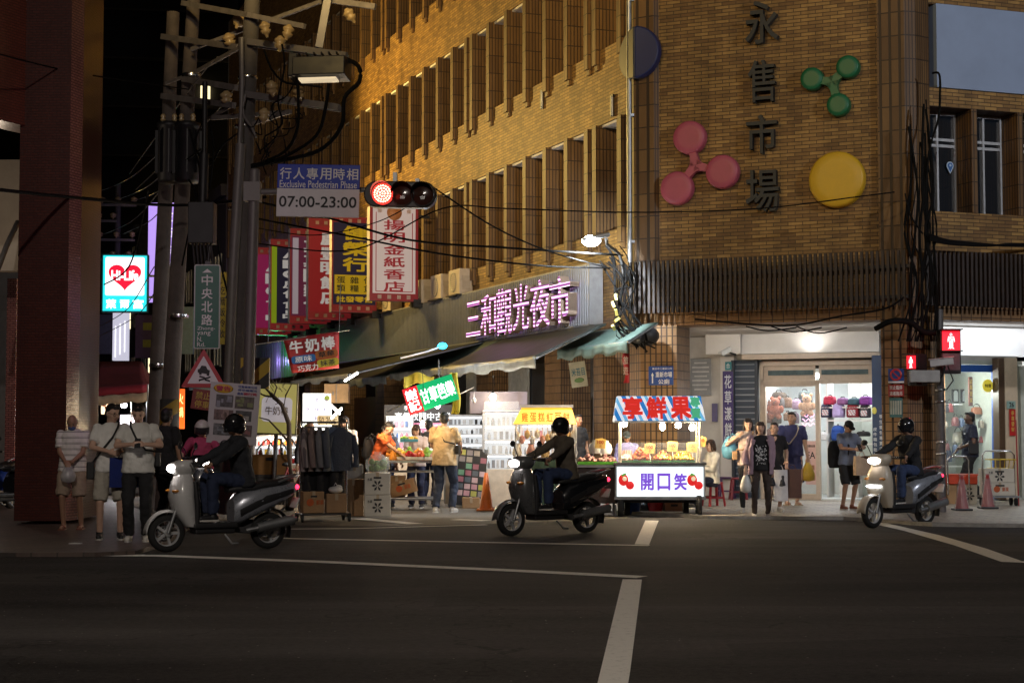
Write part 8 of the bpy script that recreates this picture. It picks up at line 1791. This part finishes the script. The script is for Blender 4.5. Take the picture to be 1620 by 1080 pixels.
# --- cart keeper and seated customer
m8 = person("fruit seller in a cap and violet sleeves behind the cart", on2(-.52, .68, 0), R(0), 1.45, 1, cloth("violet", (.22, .22, .5)), NVY, SHB, HAIR, "cap", sleeve="long", la=(.2, -.25, .98), ra=(-.15, -.25, .98), hpitch=R(18), over=mat("cap_grey", (.06, .065, .06), .8))
mb = MB(); mb.loft([[(x * .13 * e, -.128 - .012 * (1 - abs(x)) - .006, z) for x in (-1, -.4, .4, 1)] + [(x * .13 * e, -.118, z) for x in (1, .4, -.4, -1)] for z, e in ((.8, 1.15), (1.1, 1), (1.3, .7))]); mb.build("apron", stripemat("apron_stripes", [(0, (.6, .45, .38)), (.5, (.4, .2, .16))], 0, .05, 0, .8), m8)
person("seated customer in a white shirt eating at the end of the fruit cart", gz(1127, 803, .05) + Vector((0, .05, 0)), R(-70), 1.62, 2, WHT, NVY, SHB, HAIRB, "bob", pz=.53, px=0, lf=(.1, -.38, .085), rf=(-.1, -.36, .085), la=(.06, -.28, 1.18), ra=(-.06, -.28, 1.2), sleeve="long", hpitch=R(14), hem=.86)
# --- group waiting to cross
p = gz(1184, 809.5, .05)
w1 = person("woman carrying a blue bag over her shoulder behind the lavender cardigan", p, R(-6), 1.62, 2, cloth("dusty_pink", (.5, .4, .36)), BLK, SHW, HAIR, "fringe", ra=(-.2, -.16, 1.36), la=(.18, -.18, .98), rpole=(-1, .1, -.8), hyaw=R(10), legs="slim")
o = thing("shoulder_bag", "pale blue cloth bag hanging behind a raised arm", "bag", local(w1, -.33, .08, 1.16), R(-6)); mb = MB(); mb.lathe([(.03, -.2), (.12, -.16), (.14, -.02), (.09, .12), (.03, .2)], (0, 0, 0), 14); mb.build("body", mat("bag_sky", (.1, .3, .45), .7, bump=.5), o); mb = MB(); mb.tube([(0, 0, .18), (.05, -.08, .24), (.12, -.16, .2)], .015, 6); mb.build("strap", mat("bag_sky", (.1, .3, .45), .7), o)
strap_bag(w1, "tan cross body handbag below the raised arm", -1, mat("bag_tan", (.4, .24, .12), .5), (.22, .09, .15), 1.02)
p = gz(1204, 820, .004)
w2 = person("woman in a lavender cardigan over a black printed top waiting to cross", p, R(-4), 1.6, 2, BLK, cloth("leggings", (.05, .035, .03)), SHW, HAIRB, "bob", la=(.2, -.04, .84), ra=(-.27, -.12, .9), legs="slim", hpitch=R(-4), lf=(.12, .0, .085), rf=(-.11, .04, .085))
mb = MB()
mb.cur = 0
for i in range(70): x, z = rnd.uniform(-.095, .095), rnd.uniform(1.0, 1.28); mb.box((x, -.135 + abs(x) * .1, z), (rnd.uniform(.008, .03), .006, rnd.uniform(.008, .03)), rot=(0, rnd.uniform(-1, 1), 0))
letters(mb, "JCFC", 0, .96, .16, .04, -.13, .006, .01); mb.build("shirt_print", mat("print_white", (.6, .6, .6), .7), w2)
LAV = cloth("lavender", (.36, .25, .31)); mb = MB(); a = w2["_arm"]
for sd in (-1, 1):
    shv, wv = Vector(a[2] if sd > 0 else a[3]), Vector(a[0] if sd > 0 else a[1]); e, wv = ik(shv, wv, .275, .245, Vector((sd * .6, .8, -.3)))
    cap(mb, shv, e, .078, .066); mb.cyl(e, e.lerp(wv, .85), .066, .05, 14)
    for z0_, z1_, x0_, x1_ in ((1.40, .8, .13, .19),):
        mb.loft([[(sd * (x + dx), y, z) for dx, y in ((-.035, -.145), (.03, -.13), (.045, .0), (.02, .135), (-.06, .15), (-.06, .115), (-.0, .1), (.012, 0), (0, -.1), (-.03, -.12))] for z, x in ((.78, .175), (1.0, .165), (1.25, .165), (1.38, .13))])
mb.box((0, .14, 1.1), (.3, .03, .58)); remeshed(mb, "cardigan", LAV, w2, .013, 1)
carried("white plastic bag held low by the woman in the lavender cardigan", at_hand(w2, -1, -.08), .17, .34, mat("bag_milky", (.75, .75, .72), .3), "plastic_bag", 0, film=True)
p = gz(1226, 809, .05)
w3 = person("woman in a black T-shirt holding a large flat white bag", p, R(10), 1.55, 2, BLK, cloth("shorts_dark", (.03, .03, .04)), SHW, HAIR, "tail", ra=(-.1, -.14, 1.3), la=(.2, -.12, .95), hyaw=R(-32), legs="shorts", rpole=(-.5, .5, -1), hem=.8)
carried("flat white paper bag carried by the woman in black", at_hand(w3, 1, -.06, -.12), .25, .62, mat("paper_white", (.6, .6, .64), .7), "paper_bag", R(6), .07, 1.05)
carried("dark brown shopping bag carried by the woman in black", at_hand(w3, 1, -.05, .1), .3, .58, mat("paper_brown", (.07, .03, .025), .6), "paper_bag", R(-12), .1, 1.05)
p = gz(1254, 799, .05)
w4 = person("tall woman in a navy dress with a ponytail and a drawstring bag", p, R(12), 1.76, 2, cloth("navy_dress", (.035, .04, .13)), None, mat("sandal_cream", (.5, .4, .28), .6), HAIR, "tail", la=(.27, -.08, .86), ra=(-.22, -.14, .9), dress=cloth("navy_dress", (.035, .04, .13)), hyaw=R(-38), build=1.14, bare=True)
strap_bag(w4, "pale grey drawstring bag across the navy dress", -1, mat("bag_putty", (.36, .32, .27), .8, bump=.5), (.28, .12, .36), .98, dy=-.14)
carried("yellow plastic bag held beside the navy dress", at_hand(w4, 1, -.06), .24, .4, mat("bag_yellow", (.62, .42, .05), .4, bump=.5), "plastic_bag", 0, film=True)
p = gz(1342, 806, .05)
w5 = person("man in a black cap and blue grey shirt reading his phone by the bag shop", p, R(20), 1.6, 1, cloth("blue_grey", (.17, .2, .28)), BLK, SHT, HAIR, "cap", la=(.1, -.3, 1.15), ra=(-.04, -.3, 1.14), hpitch=R(30), legs="shorts", lpole=(1, .3, -.5), rpole=(-1, .3, -.5))
phone(local(w5, .04, -.36, 1.17), R(20), "phone held by the man in the black cap")
o = thing("backpack", "black backpack of the man in the black cap", "backpack", local(w5, -.13, .17, 1.08), w5.rotation_euler.z); mb = MB(); mb.loft([[(math.cos(a) * .16 * e, .04 + math.sin(a) * .09 * e, z) for a in [2 * math.pi * i / 12 for i in range(12)]] for z, e in ((-.28, .8), (-.2, 1), (.06, 1), (.17, .8), (.21, .4))]); mb.build("body", BLK, o); mb = MB(); mb.tube([(.03, 0, .18), (.08, -.12, .28), (.07, -.28, .12), (.07, -.26, -.08), (.03, -.04, -.2)], .02, 6); mb.build("strap", BLK, o)
carried("beige paper carrier bag hanging from the phone reader's arm", local(w5, .12, -.3, 1.1), .3, .42, mat("paper_beige", (.5, .36, .25), .7), "paper_bag", R(20), .1)
w6 = person("dark skinned man in navy walking past the blue framed door", gz(1536, 792, .05), R(-86), 1.78, 3, cloth("ink_navy", (.02, .025, .05)), BLK, SHB, HAIR, "short", la=(.16, -.22, 1.02), ra=(-.2, -.2, .95), lf=(.1, -.2, .085), rf=(-.1, .2, .1), build=1.08)
mb = MB(); mb.box((.09, -.135, 1.28), (.06, .008, .025)); mb.build("chest_badge", WHITE, w6)
strap_bag(w6, "black sling bag worn by the man in navy", 1, mat("bag_black", (.012, .012, .014), .6), (.2, .08, .26), 1.02)
# ================================================================= scooters
def scooter(label, p, yaw, body_m, trim_m, seat_m=None, panel2=None, group=None, basket=False, lights=True, kind=0):
    """faces -x before yaw, wheels on the ground"""
    t = thing("scooter", label, "scooter", p, yaw, group); body2 = panel2 or body_m
    WB = 1.28; fx, rx, r = -WB / 2, WB / 2, .225
    for x in (fx, rx):
        mb = MB(); mb.lathe([(r * .68, -.04), (r * .9, -.05), (r, -.02), (r, .02), (r * .9, .05), (r * .68, .04)], (x, 0, r), 28, False, 'Y'); o = mb.build("wheel", RUBBER, t)
        mb = MB(); mb.lathe([(r * .68, -.035), (r * .62, -.02), (r * .62, .02), (r * .68, .035)], (x, 0, r), 24, False, 'Y')
        for i in range(5): a = R(72 * i); mb.bar((x + math.cos(a) * .03, 0, r + math.sin(a) * .03), (x + math.cos(a) * r * .64, 0, r + math.sin(a) * r * .64), .04, .03)
        mb.cyl((x, -.06, r), (x, .06, r), .035, n=12); mb.build("rim", ALU, o)
        mb = MB(); mb.lathe([(.05, .055), (.1, .055), (.1, .06), (.05, .06)], (x, 0, r), 18, False, 'Y'); mb.build("brake_disc", CHROME, o)
    # front fender, fork
    mb = MB(); mb.grid(lambda u, v: Vector((fx + math.cos(R(15 + 165 * u)) * (r + .035) , (v - .5) * .15, r + math.sin(R(15 + 165 * u)) * (r + .035) + .02 - abs(v - .5) * .05)), 14, 6); mb.build("front_fender", body_m, t, solid=.012)
    mb = MB()
    for s in (-1, 1): mb.cyl((fx, s * .075, r), (fx + .13, s * .07, .62), .022, n=8)
    mb.build("fork", STEEL, t)
    # front shield (leaning apron): loft along its height
    def sec(x0, x1, w, z, k=.8): # outline in plan: rounded nose at x0 to back x1
        P = []
        for i in range(16):
            a = 2 * math.pi * i / 16; P.append((x0 + (x1 - x0) * (.5 - .5 * math.copysign(abs(math.cos(a)) ** k, math.cos(a))), math.copysign(abs(math.sin(a)) ** k, math.sin(a)) * w / 2, z))
        return P
    mb = MB(); mb.loft([sec(fx + .22, fx + .36, .3, .3), sec(fx + .08, fx + .34, .4, .48), sec(fx + .03, fx + .32, .44, .66), sec(fx + .06, fx + .32, .38, .82), sec(fx + .1, fx + .3, .26, .93)]); mb.build("front_shield", body_m, t)
    mb = MB(); mb.loft([sec(fx + .28, fx + .40, .34, .34), sec(fx + .28, fx + .385, .38, .6), sec(fx + .26, fx + .35, .34, .84)]); mb.build("inner_shield", trim_m, t)
    # handlebar cowl with headlight
    mb = MB(); mb.loft([sec(fx + .08, fx + .32, .2, .92), sec(fx + .03, fx + .34, .34, .99), sec(fx + .06, fx + .36, .36, 1.06), sec(fx + .14, fx + .34, .24, 1.1)]); mb.build("cowl", body_m, t)
    mb = MB(); mb.ell((fx + .055, 0, 1.0), (.05, .115, .052), 14, 8); mb.build("headlight", emi("headlight", (1, .9, .84), 16 if lights else .05), t)
    if kind: mb = MB(); mb.ell((fx + .045, 0, .62), (.03, .15, .022), 12, 6); mb.build('running_light', emi('running_light', (.8, .88, 1), 9), t)
    mb = MB()
    for s in (-1, 1): mb.ell((fx + .07, s * .14, .73), (.05, .05, .022), 10, 6)
    mb.build("indicator", mat("indicator_amber", (.5, .2, .03), .2), t)
    for s in (-1, 1):
        mb = MB(); mb.cyl((fx + .24, s * .1, 1.06), (fx + .3, s * .34, 1.05), .016, n=8); mb.cyl((fx + .285, s * .24, 1.05), (fx + .31, s * .37, 1.05), .022, n=10); mb.build("grip", BLACK, t)
        mb = MB(); mb.tube([(fx + .26, s * .2, 1.07), (fx + .24, s * .24, 1.18), (fx + .25, s * .29, 1.24)], .008, 6); mb.ell((fx + .25, s * .33, 1.27), (.015, .065, .045), 12, 8); mb.build("mirror", BLACK, t)
        mb = MB(); mb.tube([(fx + .22, s * .2, 1.06), (fx + .2, s * .36, 1.05)], .008, 5); mb.build("brake_lever", CHROME, t)
    # floorboard
    mb = MB(); mb.box((-.07, 0, .31), (.56, .34, .07)); mb.box((-.07, 0, .25), (.5, .26, .08)); mb.build("floorboard", trim_m, t, bevel=.02)
    # rear body: lofted along x
    def xsec(x, w, z0, z1, k=.7):
        return [(x, math.copysign(abs(math.cos(2 * math.pi * i / 16)) ** k, math.cos(2 * math.pi * i / 16)) * w / 2, (z0 + z1) / 2 + math.copysign(abs(math.sin(2 * math.pi * i / 16)) ** k, math.sin(2 * math.pi * i / 16)) * (z1 - z0) / 2) for i in range(16)]
    mb = MB(); mb.loft([xsec(.16, .3, .3, .62), xsec(.26, .4, .32, .72), xsec(.5, .42, .43, .76), xsec(.74, .36, .54, .79), xsec(.92, .26, .64, .82), xsec(1.0, .14, .7, .81)]); mb.build("rear_body", body2, t)
    mb = MB()
    for s in (-1, 1): mb.loft([xsec(.22, .03, .42, .5), xsec(.55, .03, .56, .66), xsec(.92, .02, .68, .74)], True); 
    n0 = len(mb.v); half = n0 // 2
    mb.v = [(x, y + (.205 - max(0, x - .45) * .13) * (1 if i < half else -1), z) for i, (x, y, z) in enumerate(mb.v)]; mb.build("side_panel", trim_m, t)
    mb = MB(); mb.loft([xsec(.1, .22, .70, .76), xsec(.18, .31, .70, .80), xsec(.42, .33, .71, .80), xsec(.52, .31, .73, .84), xsec(.8, .26, .76, .86), xsec(.9, .16, .78, .84)]); mb.build("seat", seat_m or mat("seat_black", (.02, .02, .022), .6, bump=.2, bscale=60), t)
    mb = MB(); mb.tube([(.72, .15, .82), (.86, .15, .87), (1.0, .1, .9), (1.02, 0, .9), (1.0, -.1, .9), (.86, -.15, .87), (.72, -.15, .82)], .016, 8); mb.build("grab_rail", STEEL, t)
    mb = MB(); mb.ell((.985, 0, .755), (.05, .11, .042), 12, 8); mb.build("tail_light", emi("tail_light", (1, .02, .06), 5 if lights else .1), t)
    mb = MB(); mb.box((.99, 0, .56), (.02, .2, .13), rot=(0, R(20), 0)); mb.build("number_plate", mat("plate_white", (.6, .6, .58), .5), t)
    mb = MB(); mb.M = Matrix.Translation((1.006, 0, .56)) @ Euler((0, R(20), R(90))).to_matrix().to_4x4(); letters(mb, "MQK-752", 0, 0, .17, .05, -.004); mb.build("plate_lettering", INK, t)
    mb = MB(); mb.grid(lambda u, v: Vector((rx + math.cos(R(-20 + 110 * u)) * (r + .05), (v - .5) * .15, r + math.sin(R(-20 + 110 * u)) * (r + .05))), 10, 3); mb.build("rear_fender", trim_m, t, solid=.01)
    # engine, exhaust, stand
    mb = MB(); mb.loft([[(x, .06 + y * w / 2, z0 + zz * h_) for y, zz in ((-1, 0), (1, 0), (1, 1), (-1, 1))] for x, w, z0, h_ in ((.1, .1, .22, .12), (.3, .12, .2, .18), (.62, .1, .16, .18), (.72, .08, .18, .12))]); mb.build("engine", mat("engine_grey", (.09, .09, .095), .5, .5), t, bevel=.015)
    mb = MB(); mb.cyl((.3, -.17, .24), (.46, -.19, .27), .03, n=10); mb.cyl((.44, -.19, .27), (.9, -.2, .36), .06, .065, 14); mb.cyl((.9, -.2, .36), (.94, -.2, .367), .03, n=10); mb.build("exhaust", STEEL, t)
    mb = MB(); mb.cyl((.62, .12, .25), (.74, .14, .62), .03, n=10); mb.build("shock_absorber", CHROME, t)
    mb = MB(); mb.tube([(.05, -.12, .2), (.12, -.18, .09), (.2, -.18, .09)], .014, 6); mb.build("stand", STEEL, t)
    return t
GLOSSW = mat("scooter_white", (.6, .6, .6), .25, var=.05, coat=.6); GLOSSK = mat("scooter_black", (.012, .013, .016), .22, var=.1, coat=.7); GLOSSG = mat("scooter_grey", (.14, .145, .15), .28, .3, var=.08, coat=.5); TRIMK = mat("scooter_trim", (.02, .02, .022), .45, var=.15); CREAMP = mat("scooter_cream", (.55, .48, .38), .3, var=.05, coat=.5); SILV = mat("scooter_silver", (.33, .35, .4), .28, .4, var=.05, coat=.4)
def rider(sc_, label, top, bottom, helm, h=1.7, skin=1, lean=0.0, lx=0.0, pillion=False):
    """seated on the scooter, hands on the grips"""
    q = sc_.location + Matrix.Rotation(sc_.rotation_euler.z, 3, 'Z') @ Vector((.32, 0, 0)); s = h / 1.7
    t = person(label, q, sc_.rotation_euler.z - R(90), h, skin, top, bottom, SHB, HAIR, "helmet", pz=.86 / s, lean=R(10), la=(.32 / s, -.62 / s + .02, 1.13 / s + .02), ra=(-.32 / s, -.62 / s + .02, 1.13 / s + .02), lf=(.13, -.42, .44), rf=(-.13, -.42, .44), sleeve="long", over=helm, kpole=(0, -1, .5), curl=.9, lpole=(.8, .2, -.6), rpole=(-.8, .2, -.6))
    return t
HBK, HWH = mat("helmet_black", (.012, .012, .014), .2, coat=.6), mat("helmet_white", (.6, .58, .54), .25, coat=.5)
def place(px0, px1, py0, py1):
    """ground points under the front and rear wheel -> centre and yaw"""
    a, b_ = gz(px0, py0), gz(px1, py1); d = b_ - a; return (a + b_) / 2, math.atan2(d.y, d.x)
c, y = place(258, 428, 873, 867)
s1 = scooter("white and silver scooter with a lit headlight passing the waiting men", c, y, GLOSSW, TRIMK, None, SILV)
rider(s1, "rider in dark blue with a black helmet on the white and silver scooter", cloth("rider_dark", (.02, .022, .028)), cloth("rider_navy", (.02, .03, .07)), HBK, 1.72)
c, y = place(797, 937, 848, 842)
s2 = scooter("dark grey scooter crossing in front of the yellow canopied cart", c, y, GLOSSG, TRIMK, None, GLOSSK)
rider(s2, "rider in an olive jacket and jeans on the dark grey scooter", cloth("rider_olive", (.12, .10, .075)), cloth("rider_jeans", (.03, .05, .12)), HBK, 1.68)
c, y = place(1362, 1480, 836, 829)
s3 = scooter("cream and silver scooter turning in front of the bag shop", c, y, CREAMP, TRIMK, None, SILV, kind=1)
rider(s3, "rider in black with a black helmet on the cream scooter", BLK, cloth("rider_jeans", (.03, .05, .12)), HBK, 1.7)
# waiting rider in pink behind the nearest scooter
c = gz(318, 838); c.z = 0.004
s4 = scooter("black parked scooter half hidden behind the white and silver one", c, R(100), GLOSSK, TRIMK, lights=False)
rider(s4, "rider in a pink top with a white helmet waiting by the poles", cloth("pink", (.5, .07, .16)), cloth("rider_navy", (.02, .03, .07)), HWH, 1.6, 2)
# parked scooters beyond the tiled column
for i, (px, dd, m, lab) in enumerate(((4, 28.2, GLOSSK, "black scooter parked beyond the tiled column"), (-14, 29.4, mat("scooter_blue", (.02, .05, .25), .3, coat=.5), "blue scooter parked beyond the tiled column"))):
    p = D(px, 700, dd); p.z = .05; scooter(lab, p, R(60 + 15 * i), m, TRIMK, lights=False, group="scooters parked in the arcade")
light("headlight_a", 'SPOT', s1.location + Matrix.Rotation(s1.rotation_euler.z, 3, 'Z') @ Vector((-.75, 0, 1.0)), 40, (1, .92, .85), .05, s1.location + Matrix.Rotation(s1.rotation_euler.z, 3, 'Z') @ Vector((-8, 0, 0)), spot_size=R(40), spot_blend=.8)
light("headlight_b", 'SPOT', s2.location + Matrix.Rotation(s2.rotation_euler.z, 3, 'Z') @ Vector((-.75, 0, 1.0)), 30, (1, .92, .85), .05, s2.location + Matrix.Rotation(s2.rotation_euler.z, 3, 'Z') @ Vector((-8, 0, 0)), spot_size=R(40), spot_blend=.8)
light("headlight_c", 'SPOT', s3.location + Matrix.Rotation(s3.rotation_euler.z, 3, 'Z') @ Vector((-.75, 0, 1.0)), 30, (1, .92, .85), .05, s3.location + Matrix.Rotation(s3.rotation_euler.z, 3, 'Z') @ Vector((-8, 0, 0)), spot_size=R(40), spot_blend=.8)
for o in list(bpy.data.objects):
    if "_arm" in o: del o["_arm"]
bpy.data.objects.remove(_fo); bpy.data.curves.remove(_fc)
